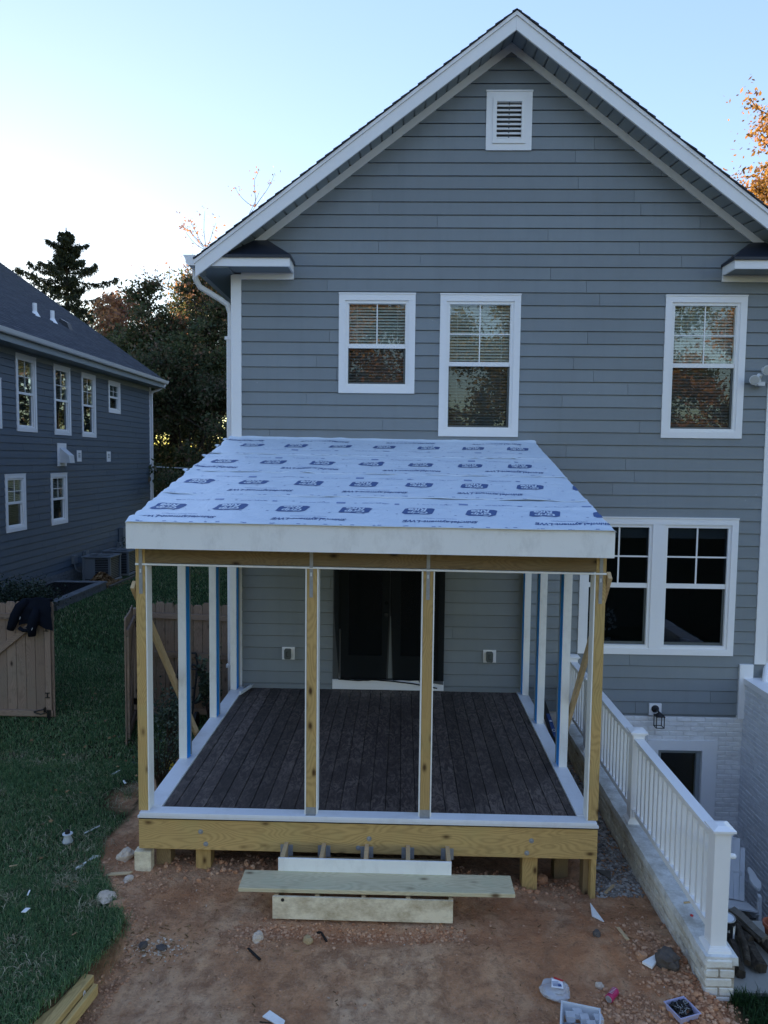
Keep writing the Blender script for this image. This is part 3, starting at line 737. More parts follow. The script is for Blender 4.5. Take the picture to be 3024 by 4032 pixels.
m = MB(); m.box(-1.0, .66, W + .2, W + .22, .5, 2.9); m.build('hall_darkness', 'unlit_dark', house, attr=False)

# basement door and painted brick below the clapboards
DX0, DX1, DZ = 3.66, 4.66, -.06
m = MB(); m.box(DX0, DX0 + .15, W - .04, W + .02, -2.42, DZ - .15); m.box(DX1 - .21, DX1, W - .04, W + .02, -2.42, DZ - .15); m.box(DX0 - .004, DX1 + .004, W - .045, W + .02, DZ - .15, DZ)
m.build('basement_door_casing', 'trim_white', house, attr=False)
m = MB(); frame4(m, mpA, DX0 + .15, DX1 - .21, -2.40, DZ - .15, .06, -.12, -.02); bd = m.build('basement_door', 'soffit_grey', house, attr=False)
m = MB(); mbox(m, mpA, DX0 + .2, DX1 - .26, -.08, -.075, -2.36, DZ - .2); m.build('door_pane', 'glass_dark', bd, attr=False)
m = MB(); mbox(m, mpA, DX0 + .1, DX1 - .1, -.5, -.48, -2.4, DZ); m.build('basement_darkness', 'unlit_dark', bd, attr=False)

def brick_mesh(L, Hh, T, seed, mat):
    r = random.Random(seed); v, f = chamfer(L / 2, T / 2, Hh / 2, .006)
    v = [(a + r.uniform(-.003, .003), b + r.uniform(-.004, .004), c + r.uniform(-.0025, .0025)) for a, b, c in v]
    me = bpy.data.meshes.new('brick'); me.from_pydata(v, [], f); me.materials.append(M[mat]); 
    bm = bmesh.new(); bm.from_mesh(me); bmesh.ops.recalc_face_normals(bm, faces=bm.faces[:]); bm.to_mesh(me); bm.free(); return me
brickmat('brick_pier', (.72, .70, .64, 1), (.84, .83, .79, 1), (.36, .28, .18, 1), .4)
BL, BH, JT = .194, .058, .013
def brick_wall(parent, a0, a1, z0, z1, place, mat, holes=(), limit=290, near=None, depth=.03, course=.071, ztopdown=True):
    """running bond bricks; place(a,z)->matrix whose local x runs along the wall and y out of it"""
    meshes = [brick_mesh(BL, course - JT, depth, s_, mat) for s_ in range(5)]; short = {}
    items = []; n = int((z1 - z0) / course)
    for r in range(n):
        z = z1 - (r + .5) * course; off = (r % 2) * (BL + JT) / 2
        a = a0 - off
        while a < a1:
            s0 = max(a, a0); s1 = min(a + BL, a1)
            a += BL + JT
            segs = [(s0, s1)]
            for h in holes:
                if h[2] < z < h[3]:
                    ns = []
                    for p, q in segs:
                        if q <= h[0] or p >= h[1]: ns.append((p, q)); continue
                        if p < h[0]: ns.append((p, h[0]))
                        if q > h[1]: ns.append((h[1], q))
                    segs = ns
            for p, q in segs:
                if q - p > .025: items.append((p, q, z))
    items.sort(key=near or (lambda t_: 0))
    rest = MB()
    for k, (p, q, z) in enumerate(items):
        mw = place((p + q) / 2, z) @ Matrix.Translation((0, random.uniform(-.003, .003), 0)) @ Matrix.Rotation(random.uniform(-.01, .01), 4, 'Y')
        L = q - p
        if k < limit:
            if L > BL - .002: me = random.choice(meshes)
            else:
                key = round(L, 2)
                if key not in short: short[key] = brick_mesh(L, course - JT, depth, int(key * 1000), mat)
                me = short[key]
            link('brick', me, parent, mw)
        else:
            v, f = chamfer(L / 2, depth / 2, (course - JT) / 2, .006); rest.add([mw @ Vector(t_) for t_ in v], f)
    if rest.v: tag(rest.build('bricks', mat, parent, attr=False), kind='stuff')
# facade brick (faces -y)
m = MB(); m.box(2.55, DX0 + .05, W - .012, W + .12, -2.45, .285); m.box(DX1 - .05, 5.06, W - .012, W + .12, -2.45, .285); m.box(DX0 + .05, DX1 - .05, W - .012, W + .12, DZ - .05, .285)
m.build('foundation', 'mortar_white', house, attr=False)
brick_wall(house, 2.62, 5.02, -2.42, .285, lambda a, z: Matrix.Translation((a, W - .006, z)), 'brick_white', [(DX0 - .004, DX1 + .004, -3, DZ)], 292, near=lambda t_: -(t_[0] > 3.2) * 10 - t_[2])
m = MB(); m.box(HX0, 2.5, W + .0, W + .1, -.3, .55); m.build('foundation', 'mortar_white', house, attr=False)

# ------------------------------------------------------------------ stairwell: right wall, floor, landing, retaining wall
rw = thing('stairwell_wall', 'bluish white painted brick wall running out from the right corner of the grey house', 'wall', (5.1, 8.5, -2.42))
m = MB(); m.box(5.0245, 5.24, 6.3, W - .014, -2.6, .80); m.build('wall_core', 'mortar_white', rw, attr=False)
brick_wall(rw, 7.4, W - .004, -2.43, .80, lambda a, z: Matrix.Translation((5.032, a, z)) @ Matrix.Rotation(-math.pi / 2, 4, 'Z'), 'brick_blueish', limit=290, near=lambda t_: -t_[0])
q = W - .003
while q > 6.4:
    box('cap_board', 4.995, 5.28, max(q - 2.0, 6.3), q - .003, .80, .888, 'trim_white', rw); q -= 2.0
paint('floor_dark', (.13, .10, .08, 1), .3, .9, .4, rnd=0)
pf = MB(); pf.box(2.56, 5.04, 6.9, 10.66, -2.6, -2.43); tag(pf.build('stairwell_floor', 'floor_dark', attr=False), kind='structure')
ld = thing('concrete_landing', 'stained concrete landing beside the brick pier end of the railing wall', 'landing', (3.6, 6.2, -.6))
m = MB(); m.box(2.605, 5.02, 5.47, 6.38, -2.6, -.10); m.build('slab', 'concrete', ld, attr=False)
m = MB()
for k in range(11): m.box(2.605, 5.02, 6.381 + k * .17, 6.381 + (k + 1) * .17, -2.6, -.10 - (k + 1) * .20)
for_ = m.build('stair_flight', 'concrete', ld, attr=False)

rwall = thing('retaining_wall', 'low stained white brick retaining wall carrying the white railing', 'wall', (2.5, 8, 0))
m = MB(); m.box(2.389, 2.60, 5.418, W - .014, -2.6, .148); m.build('wall_core', 'mortar_stained', rwall, attr=False)
brick_wall(rwall, 5.42, W - .05, -.47, .16, lambda a, z: Matrix.Translation((2.405, a, z)) @ Matrix.Rotation(-math.pi / 2, 4, 'Z'), 'brick_stained', limit=215, near=lambda t_: t_[0], depth=.05, course=.0735)
brick_wall(rwall, 2.385, 2.60, -.40, .20, lambda a, z: Matrix.Translation((a, 5.425 + .03, z)), 'brick_pier', limit=40, depth=.09, course=.0735)
brick_wall(rwall, 6.8, W - .05, -2.4, .16, lambda a, z: Matrix.Translation((2.608, a, z)) @ Matrix.Rotation(math.pi / 2, 4, 'Z'), 'brick_white', limit=0, depth=.03)
q = 5.42; k = 0
while q < W - .06:
    q2 = min(q + random.uniform(.55, .95), W - .05)
    if W - .05 - q2 < .3: q2 = W - .05
    m = MB(); n = 10
    for i in range(n):
        ya = q + (q2 - q - .006) * i / n; yb = q + (q2 - q - .006) * (i + 1) / n
        e0 = .012 * noise.noise((ya * 4, 1, 0)); e1 = .012 * noise.noise((yb * 4, 1, 0)); h0 = .215 + .006 * noise.noise((ya * 3, 7, 0)); h1 = .215 + .006 * noise.noise((yb * 3, 7, 0))
        m.add([(2.372 + e0, ya, .150), (2.63, ya, .150), (2.63, yb, .150), (2.372 + e1, yb, .150), (2.378 + e0, ya, h0), (2.625, ya, h0), (2.625, yb, h1), (2.378 + e1, yb, h1)], [f for j, f in enumerate(BOXF) if (j not in (2, 4)) or (j == 2 and i == 0) or (j == 4 and i == n - 1)])
    m.build('cap_slab', 'cap_white', rwall, attr=False); q = q2; k += 1

rail = thing('white_railing', 'white vinyl railing with square posts and balusters on the low brick wall', 'railing', (2.48, 8, .22))
RX = 2.50; P3 = [5.545, 7.56, 9.45, W - .12]
def post(y, hgt=1.10):
    box('post', RX - .062, RX + .062, y - .062, y + .062, .222, hgt, 'vinyl_white', rail, c=.005)
    m = MB(); m.box(RX - .09, RX + .09, y - .09, y + .09, .216, .235); m.prism([(RX - .09, y - .09, .235), (RX + .09, y - .09, .235), (RX + .09, y + .09, .235), (RX - .09, y + .09, .235)], (0, 0, .001))
    for k in range(3): e = .085 - k * .007; m.box(RX - e, RX + e, y - e, y + e, .235 + k * .008, .243 + k * .008)
    m.build('post_skirt', 'vinyl_white', rail, attr=False)
    m = MB(); m.box(RX - .072, RX + .072, y - .072, y + .072, hgt, hgt + .018); m.box(RX - .088, RX + .088, y - .088, y + .088, hgt + .018, hgt + .034)
    a = .086; b = .03; z0 = hgt + .034; z1 = hgt + .052
    m.add([(RX - a, y - a, z0), (RX + a, y - a, z0), (RX + a, y + a, z0), (RX - a, y + a, z0), (RX - b, y - b, z1), (RX + b, y - b, z1), (RX + b, y + b, z1), (RX - b, y + b, z1)], BOXF); m.build('post_cap', 'vinyl_white', rail, attr=False)
for y in P3: post(y, 1.16)
for ya, yb in zip(P3[:-1], P3[1:]):
    y0, y1 = ya + .063, yb - .063
    m = MB(); m.box(RX - .035, RX + .035, y0, y1, 1.06, 1.10); m.box(RX - .05, RX + .05, y0, y1, 1.1001, 1.125); m.build('top_rail', 'vinyl_white', rail, attr=False)
    box('bottom_rail', RX - .026, RX + .026, y0, y1, .30, .355, 'vinyl_white', rail)
    for yy in (y0, y1 - .02): box('rail_bracket', RX - .045, RX + .045, yy, yy + .02, .285, .37, 'vinyl_white', rail)
    n = int((y1 - y0) / .118)
    for k in range(n):
        y = y0 + (k + .5) * (y1 - y0) / n; box('baluster', RX - .019, RX + .019, y - .019, y + .019, .355, 1.06, 'vinyl_white', rail, c=.003)
m = MB(); m.tube([(RX + .06, 5.60, .925), (RX + .135, 5.60, .925), (RX + .15, 5.60, .925), (RX + .156, 5.60, .925)], [.022, .022, .018, .008], 12)
m.tube([(RX + .10, 5.61, .925), (RX + .10, 5.80, .91), (RX + .10, 6.2, .80), (RX + .10, 9.6, -1.2)], .019, 10); m.build('handrail', 'vinyl_white', rail, smooth=False, attr=False)

# ------------------------------------------------------------------ neighbour's house
nb = thing('blue_grey_house', 'blue grey clapboard house next door with dark shingle roof and tall windows', 'house', (-11, 20, .4))
NY0, NY1 = 9.5, 26.9; NZ = 6.52
nop = [(17.474, 18.451, 4.571, 6.44), (19.383, 20.357, 4.551, 6.42), (21.07, 22.035, 4.543, 6.40), (23.011, 23.969, 5.37, 6.378), (15.55, 16.81, 4.6, 5.76),
       (16.88, 17.81, 2.16, 3.54), (19.106, 20.043, 2.138, 3.52), (14.2, 15.13, 2.18, 3.54)]
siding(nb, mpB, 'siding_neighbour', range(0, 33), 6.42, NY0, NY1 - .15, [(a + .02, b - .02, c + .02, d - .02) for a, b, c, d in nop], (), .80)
m = MB(); m.box(NX - 12.0, NX - .005, NY0, NY1, .9, NZ)
# carve: body sits behind the window boxes
m = MB(); m.box(NX - 12, NX - 1.2, NY0, NY1, .0, NZ); m.box(NX - 1.2, NX - .3, NY1 - .1, NY1, 0, NZ); m.box(NX - 1.2, NX - .102, NY0, NY0 + .1, 0, NZ)
ysb = sorted({NY0, NY1} | {o for op in nop for o in op[:2]})
for u0, u1 in zip(ysb[:-1], ysb[1:]):
    um = (u0 + u1) / 2; zr = [(.0, NZ)]
    for o0, o1, p0, p1 in nop:
        if o0 < um < o1:
            nz = []
            for q0, q1 in zr:
                if p1 <= q0 or p0 >= q1: nz.append((q0, q1)); continue
                if p0 > q0: nz.append((q0, p0 + .03))
                if p1 < q1: nz.append((p1 - .03, q1))
            zr = nz
    for q0, q1 in zr: m.box(NX - .1, NX - .006, u0, u1, q0, q1)
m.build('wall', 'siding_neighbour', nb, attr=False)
for k, (a, b, c_, d) in enumerate(nop):
    sash_window(nb, mpB, a, b, c_, d, .5, 'vh', True, far=True)
box('corner_board', NX + .0, NX + .028, NY1 - .16, NY1 + .02, .8, NZ, 'trim_white', nb); box('corner_board', NX - .12, NX + .026, NY1 + .02, NY1 + .045, .8, NZ, 'trim_white', nb)
m = MB(); m.tube([(-8.82, 27.1, 6.70), (-8.82, 27.1, 6.62), (-9.0, 26.95, 6.45), (-9.20, 26.85, 6.36), (-9.235, 26.84, 6.2)], .05, 8); m.box(-9.272, -9.19, 26.78, 26.86, .6, 6.25); m.box(-9.272, -9.17, 26.77, 26.87, 3.5, 3.56); m.build('downspout', 'trim_white', nb, attr=False)
NSL = .70; GX = -8.84; GZ = 6.80; RXr = -15.4
m = MB(); m.prism([(GX, NY0 - .4, GZ - .02), (RXr, NY0 - .4, GZ - .02 + NSL * (GX - RXr)), (RXr, NY0 - .4, GZ - .10 + NSL * (GX - RXr)), (GX, NY0 - .4, GZ - .10)], (0, NY1 + .72 - NY0, 0))
m.prism([(RXr, NY0 - .4, GZ - .02 + NSL * (GX - RXr)), (-22, NY0 - .4, GZ - .02), (-22, NY0 - .4, GZ - .1), (RXr, NY0 - .4, GZ - .10 + NSL * (GX - RXr))], (0, NY1 + .72 - NY0, 0))
for yy in (NY1 - .1, NY0): m.prism([(NX, yy, NZ - .1), (RXr, yy, NZ + .1 + NSL * (NX - RXr)), (-21.4, yy, NZ - .1)], (0, .09, 0))
nrf = m.build('roof', 'membrane_black', nb, attr=False)
m = MB(); L = math.hypot(GX - RXr, NSL * (GX - RXr)); cs = 1 / math.hypot(1, NSL); n = int(L / .14)
for k in range(n):
    d0 = k * .14; d1 = d0 + .16; xB = GX + .03 - d0 * cs; xA = GX + .03 - d1 * cs; z = lambda x, o: GZ + o + NSL * (GX - x)
    q = 14.5 + (k % 3) * .11
    while q < NY1 + .34:
        q2 = min(q + random.choice((.14, .18, .22, .30)), NY1 + .34 + random.uniform(-.01, .01)); r = random.random(); h = .012 + .010 * (r > .5)
        m.add([(xB, q, z(xB, -.012)), (xA, q, z(xA, -.012)), (xA, q2, z(xA, -.012)), (xB, q2, z(xB, -.012)), (xB, q, z(xB, h)), (xA, q, z(xA, 0)), (xA, q2, z(xA, 0)), (xB, q2, z(xB, h))], [(4, 5, 6, 7), (3, 0, 4, 7), (0, 1, 5, 4)], r); q = q2 + .005
tag(m.build('shingles', 'shingle', nrf, fix=False), kind='stuff')
m = MB(); m.box(GX - .02, GX + .006, NY0 - .4, NY1 + .3, NZ, GZ - .03); m.box(NX + .0, GX - .02, NY0 - .4, NY1 + .3, NZ, NZ + .02); m.box(NX, NX + .025, NY0, NY1, NZ - .16, NZ); m.prism([(GX, NY1 + .30, GZ - .03), (RXr, NY1 + .30, GZ - .03 + NSL * (GX - RXr)), (RXr, NY1 + .30, GZ - .2 + NSL * (GX - RXr)), (GX, NY1 + .30, GZ - .2)], (0, .02, 0))
m.build('eave_trim', 'soffit_grey', nb, attr=False)  # grey puts the shade beneath the gutter into the colour
m = MB(); prof = [(0, 0), (.08, 0), (.10, .03), (.115, .07), (.13, .11), (.118, .11), (.09, .06), (.075, .015), (.0, .012)]
m.prism([(GX + .007 + a, NY0 - .4, GZ - .12 + b) for a, b in prof], (0, NY1 + .75 - NY0, 0)); m.prism([(GX + .007 + a, NY1 + .35, GZ - .12 + b) for a, b in prof[:5] + [(0, .11)]], (0, .006, 0)); m.build('gutter', 'vinyl_white', nb, attr=False)
for y in (21.09, 22.15):
    m = MB(); zb = GZ + NSL * (GX + 10.6); m.lathe((-10.6, y, zb - .05), [(.06, 0), (.06, .36), (.052, .36), (.052, .30)], 12); m.lathe((-10.6, y, zb - .02), [(.16, -.06), (.09, .05), (.065, .10)], 10); m.build('vent_pipe', 'vinyl_white', nb, attr=False)
m = MB(); zb = GZ + NSL * (GX + 10.6); m.add([(-10.75, 22.85, zb + .08), (-10.4, 22.85, zb - .16), (-10.4, 23.15, zb - .16), (-10.75, 23.15, zb + .08), (-10.72, 22.88, zb + .22), (-10.5, 22.88, zb + .10), (-10.5, 23.12, zb + .10), (-10.72, 23.12, zb + .22)], BOXF); m.build('roof_vent', 'black_metal', nb, attr=False)
# wall fittings
m = MB(); m.box(NX + .018, NX + .035, 19.50, 20.02, 3.71, 4.33); m.build('vent_plate', 'trim_white', nb, attr=False)
m = MB(); m.add([(NX + .036, 19.62, 3.80), (NX + .30, 19.62, 3.80), (NX + .30, 19.93, 3.80), (NX + .036, 19.93, 3.80), (NX + .036, 19.62, 4.21), (NX + .28, 19.62, 4.0), (NX + .28, 19.93, 4.0), (NX + .036, 19.93, 4.21)], BOXF); m.build('exhaust_hood', 'plastic_white', nb, attr=False)
for y, z in ((20.68, 3.83), (22.79, 3.82)):
    m = MB(); m.box(NX + .018, NX + .032, y, y + .29, z, z + .32); vp = m.build('vent_plate', 'trim_white', nb, attr=False)
    m = MB(); [m.box(NX + .032, NX + .042, y + .09, y + .20, z + .12 + k * .05, z + .145 + k * .05) for k in range(3)]; m.build('vent_louvre', 'soffit_grey', vp, attr=False)
box('meter_box', NX + .018, NX + .17, 23.69, 24.25, .82, 1.66, 'ac_steel', nb); box('meter_box', NX + .018, NX + .12, 23.5, 23.72, .95, 1.18, 'ac_steel', nb)
m = MB(); m.lathe((NX + .17, 24.0, 1.38), [(.07, 0), (.07, .10), (.05, .13), (.0, .13)], 14, 'x'); m.build('meter_dial', 'lamp_lens', nb, attr=False)
for y, z in ((20.22, .95), (20.98, .98)): box('disconnect_box', NX + .018, NX + .11, y, y + .2, z, z + .24, 'ac_steel', nb)
m = MB(); m.tube([(NX + .06, 20.3, .95), (NX + .10, 20.35, .75), (NX + .2, 20.6, .62), (NX + .35, 20.8, .6)], .025, 8); m.build('conduit', 'ac_steel', nb, attr=False)
m = MB(); m.box(NX - .1, NX - .004, NY0, NY1, -.1, .81); m.build('foundation', 'block_grey', nb, attr=False)
m = MB()
for r in range(6):
    y = 16.0 + (r % 2) * .2
    while y < 26.8: m.box(NX - .01, NX + .012, y, y + .39, .18 + r * .105, .275 + r * .105); y += .4
tag(m.build('foundation_blocks', 'block_grey', nb, attr=False), kind='stuff')
# window well beside the neighbour's house
ww = thing('window_well', 'grey block window well with a black grate beside the blue grey house', 'window well', (-8.6, 17.9, .3))
m = MB(); x0, x1, y0, y1, zt = -9.28, -7.95, 16.5, 19.35, .63
m.box(x0, x1, y0, y0 + .2, .0, zt - .05); m.box(x0, x1, y1 - .2, y1, 0, zt - .05); m.box(x1 - .2, x1, y0 + .2, y1 - .2, 0, zt - .05); m.build('wall_core', 'block_grey', ww, attr=False)
m = MB()
for r in range(6):
    q = y0 + (r % 2) * .1
    while q < y1 - .02: qq = min(q + random.uniform(.14, .3), y1); m.box(x1 - .02, x1 + random.uniform(.008, .022), q, qq - .008, .08 + r * .085, .158 + r * .085); q = qq
    q = x0
    while q < x1 - .02: qq = min(q + random.uniform(.14, .3), x1); m.box(q, qq - .008, y0 - random.uniform(.008, .022), y0 + .02, .08 + r * .085, .158 + r * .085); q = qq
tag(m.build('facing_stones', 'block_grey', ww, attr=False), kind='stuff')
for a in ((x0, x1 + .03, y0 - .03, y0 + .2), (x0, x1 + .03, y1 - .2, y1 + .03), (x1 - .2, x1 + .03, y0 + .203, y1 - .203)): box('cap_stone', *a, zt - .05, zt, 'block_grey', ww)
m = MB(); gy = y0 + .22
while gy < y1 - .2: m.box(x0, x1 - .2, gy, gy + .012, zt - .045, zt - .012); gy += .055
gx = x0 + .03
while gx < x1 - .2: m.box(gx, gx + .012, y0 + .2, y1 - .2, zt - .04, zt - .018); gx += .11
tag(m.build('grate', 'black_metal', ww, attr=False), kind='stuff')
m = MB(); m.box(x0, x1 - .2, y0 + .2, y1 - .2, -.1, -.05); m.build('well_floor', 'unlit_dark', ww, attr=False)
ks = thing('timber_edging', 'low grey edging board along the lawn past the window well', 'edging', (-7.95, 20.5, .4))
beam('board', (-7.90, 19.45, .44), (-7.85, 22.1, .46), .06, .10, 'wood_grey', ks); beam('board', (-7.85, 22.1, .46), (-8.7, 22.3, .46), .06, .10, 'wood_grey', ks)
def ac_unit(x, y, lab):
    t_ = thing('air_conditioner', lab, 'air conditioner', (x, y, .45), 'air conditioners beside the blue grey house')
    m = MB(); m.box(x - .42, x + .42, y - .42, y + .42, .40, .47); m.build('pad', 'concrete', t_, attr=False)
    m = MB(); m.box(x - .36, x + .36, y - .36, y + .36, .47, 1.10); m.build('coil', 'black_metal', t_, attr=False)
    m = MB()
    for a in (-1, 1):
        for b in (-1, 1): m.box(x + a * .37 - .03, x + a * .37 + .03, y + b * .37 - .03, y + b * .37 + .03, .47, 1.12)
    for k in range(12):
        z = .52 + k * .05; m.box(x - .372, x + .372, y - .372, y - .362, z, z + .012); m.box(x + .362, x + .372, y - .372, y + .372, z, z + .012)
    m.build('cabinet', 'ac_steel', t_, attr=False)
    m = MB(); m.box(x - .37, x - .05, y - .378, y - .36, .50, 1.10); m.build('service_panel', 'ac_steel', t_, attr=False)
    m = MB(); frame4(m, lambda a, d, z: (a, z, 1.13 + d), x - .42, x + .42, y - .42, y + .42, .14, -.02, .02)
    m = MB()
    for a0_, a1_, b0_, b1_ in ((-.42, .42, -.42, -.28), (-.42, .42, .28, .42), (-.42, -.28, -.28, .28), (.28, .42, -.28, .28)): m.box(x + a0_, x + a1_, y + b0_, y + b1_, 1.12, 1.155)
    m.build('top_frame', 'ac_steel', t_, attr=False)
    m = MB()
    for r in range(2, 8): 
        R_ = r * .045; m.tube([(x + R_ * math.cos(a_), y + R_ * math.sin(a_), 1.165 + .04 * (1 - r / 8)) for a_ in np.linspace(0, 2 * math.pi, 17)], .006, 4, False)
    for k in range(8): a_ = k * math.pi / 4; m.bar((x, y, 1.215), (x + .34 * math.cos(a_), y + .34 * math.sin(a_), 1.165), .012, .008)
    m.build('fan_grille', 'ac_steel', t_, attr=False)
    m = MB()
    for k in range(3): a_ = k * 2.09 + .4; m.bar((x, y, 1.10), (x + .28 * math.cos(a_), y + .28 * math.sin(a_), 1.10), .14, .01)
    m.build('fan_blade', 'black_metal', t_, attr=False)
    return t_
ac_unit(-8.62, 20.72, 'nearer air conditioner beside the blue grey house, just behind the brown leaf pile')
ac_unit(-8.58, 22.0, 'farther air conditioner beside the blue grey house, half hidden behind the nearer one')
# ------------------------------------------------------------------ porch
porch = thing('screen_porch', 'unfinished screened porch of treated posts and white boards with a pale blue underlayment roof', 'porch', (-.3, 6.8, .1))
PX0, PX1 = -2.487, 1.893; DZf = .60; YF = 6.735
# rim beams and framing
def rim(p0, p1, w_=.038, h_=.292): return beam('rim_beam', p0, p1, w_, h_, 'wood_treated', porch)
rim((PX0, YF + .019, .381), (PX1, YF + .019, .381)); rim((PX0 + .001, YF + .06, .381), (PX1 - .001, YF + .06, .381))
rim((PX0 + .019, YF + .082, .379), (PX0 + .019, W - .02, .379)); rim((PX1 - .019, YF + .082, .379), (PX1 - .019, W - .02, .379))
for k in range(9):
    x = PX0 + .45 + k * .44; beam('joist', (x, YF + .082, .43), (x, W - .02, .43), .038, .19, 'wood_brown', porch)
m = MB(); m.box(PX0, PX1, YF + .003, YF + .05, .5275, .545); m.box(PX0, PX1, YF + .003, YF + .06, .545, .552); m.build('flashing', 'membrane_black', porch, attr=False)
for x, z in ((-1.888, .416), (-1.839, .295), (-.271, .387), (-.373, .293), (1.270, .405), (1.230, .284)):
    m = MB(); m.lathe((x, YF, z), [(.024, 0), (.024, .004), (.013, .004), (.013, .011), (.007, .013), (.0, .013)], 12, 'y'); m.build('bolt', 'galv', porch, attr=False)
# ground posts
box('ground_post', -1.96, -1.815, YF + .083, YF + .223, -.35, .234, 'wood_treated', porch); box('ground_post', 1.205, 1.35, YF + .083, YF + .223, -.5, .234, 'wood_treated', porch)
box('ground_post', 1.79, 1.84, YF + .085, YF + .225, -.5, .233, 'wood_brown', porch); box('ground_post', 1.842, 1.89, YF + .003, YF + .14, -.5, .233, 'wood_treated', porch)
box('ground_post', 1.58, 1.72, YF + .4, YF + .54, -.5, .30, 'wood_brown', porch); box('ground_post', -2.36, -2.22, YF + .12, YF + .26, -.4, .23, 'wood_brown', porch)
box('post_wrap', -2.535, -2.375, YF + .004, YF + .1, -.08, .20, 'riser_dirty', porch)
# deck boards
x = -2.29; k = 0; cuts = [.113] + [.1466] * 30
while x < 1.70:
    x2 = min(x + cuts[k], 1.715)
    box('deck_board', x + .003, x2 - .003, YF + .09, W - .022, DZf - .025, DZf + random.uniform(-.0006, .0006), 'composite', porch, c=.003); x = x2; k += 1
m = MB(); m.box(-2.30, 1.72, YF + .09, W - .03, DZf - .045, DZf - .040); m.build('deck_gap_shade', 'membrane_black', porch, attr=False)  # black sheet added so the gaps between boards look shaded
# sills
ZS = .612
box('sill_board', PX0 + .02, PX1 - .02, 6.695, 6.828, ZS - .035, ZS, 'sill_white', porch); 
box('sill_board', PX0 + .02, -2.292, 6.829, W - .03, ZS - .033, ZS + .004, 'sill_white', porch); box('sill_board', 1.717, PX1 - .02, 6.829, W - .03, ZS - .033, ZS + .004, 'sill_white', porch)
box('sill_edge', PX0 + .0, PX1, YF - .030, YF + .0, .553, ZS - .036, 'sill_white', porch)
# front posts
PB, PT = ZS + .001, 2.985
def nails(parent, x0, x1, y, z0, z1, n):
    m = MB()
    for i in range(n): m.lathe((random.uniform(x0, x1), y, random.uniform(z0, z1)), [(.004, 0), (.004, .002), (0, .002)], 6, 'y')
    m.build('screws', 'galv', parent, attr=False)
fp = []
def front_post(x0, x1, wl, wr, name='front_post'):
    o = box(name, x0, x1, YF + .002, YF + .094, PB, 3.28 if 'corner' in name else PT, 'wood_treated', porch, c=.004)
    if wl: box('post_trim', x0 - .013, x0 - .001, YF - .002, YF + .14, PB, PT - .002, 'pvc_board', porch)
    if wr: box('post_trim', x1 + .001, x1 + .013, YF - .002, YF + .14, PB, PT - .002, 'pvc_board', porch)
    fp.append(o); return o
front_post(-.877, -.781, 1, 1); front_post(.208, .301, 1, 1); front_post(PX0, -2.394, 0, 1, 'corner_post'); front_post(1.797, 1.891, 1, 0, 'corner_post')
for x0 in (-.875, .210):
    m = MB(); m.box(x0 - .002, x0 + .092, YF - .004, YF + .001, PB, PB + .07); m.box(x0 - .002, x0 + .092, YF - .03, YF + .001, PB, PB + .004); pb = m.build('post_base', 'galv', porch, attr=False); nails(pb, x0 + .01, x0 + .08, YF - .004, PB + .02, PB + .06, 4)
# header, with galvanised straps
TILT = -.026
def tz(x): return TILT * (x - PX0) / (PX1 - PX0)
hd = beam('header_beam', (PX0 + .004, YF + .024, 3.145 + tz(PX0)), (PX1 - .004, YF + .024, 3.145 + tz(PX1)), .042, .275, 'wood_brown', porch)
beam('header_beam', (PX0 + .004, YF + .069, 3.145 + tz(PX0)), (PX1 - .004, YF + .069, 3.145 + tz(PX1)), .042, .275, 'wood_brown', porch)
beam('header_trim', (PX0, YF + .06, 2.994 + tz(PX0)), (PX1, YF + .06, 2.994 + tz(PX1)), .145, .018, 'pvc_board', porch)
for x, zb in ((-2.437, 2.715), (-.835, 2.705), (.252, 2.70), (1.843, 2.69)):
    m = MB(); m.box(x - .016, x + .016, YF - .003, YF + .003, 3.006, 3.20)
    m.box(x - .016, x + .016, YF - .014, YF - .012, 2.985, 3.006); m.box(x - .016, x + .016, YF - .004, YF + .0015, zb, 2.984)
    st_ = m.build('strap', 'galv', porch, attr=False); nails(st_, x - .012, x + .012, YF - .004, zb + .01, 3.15, 9)
    m = MB(); m.box(x - .008, x + .006, YF - .0065, YF - .0045, zb + .20, zb + .235); m.build('sticker', 'plastic_white', st_, attr=False)
# side headers and gable infill
for x0, x1 in ((PX0, PX0 + .09), (PX1 - .09, PX1)):
    box('side_header', x0, x1, YF + .095, W - .03, 3.01, 3.26, 'wood_brown', porch); box('header_trim', x0 - .002, x1 + .002, YF + .14, W - .03, 2.985, 3.004, 'pvc_board', porch)
    m = MB(); m.prism([(x0 + .02, YF + .1, 3.262), (x0 + .02, W - .03, 3.262), (x0 + .02, W - .03, 4.10)], (.03, 0, 0)); m.build('gable_infill', 'wood_brown', porch, attr=False)
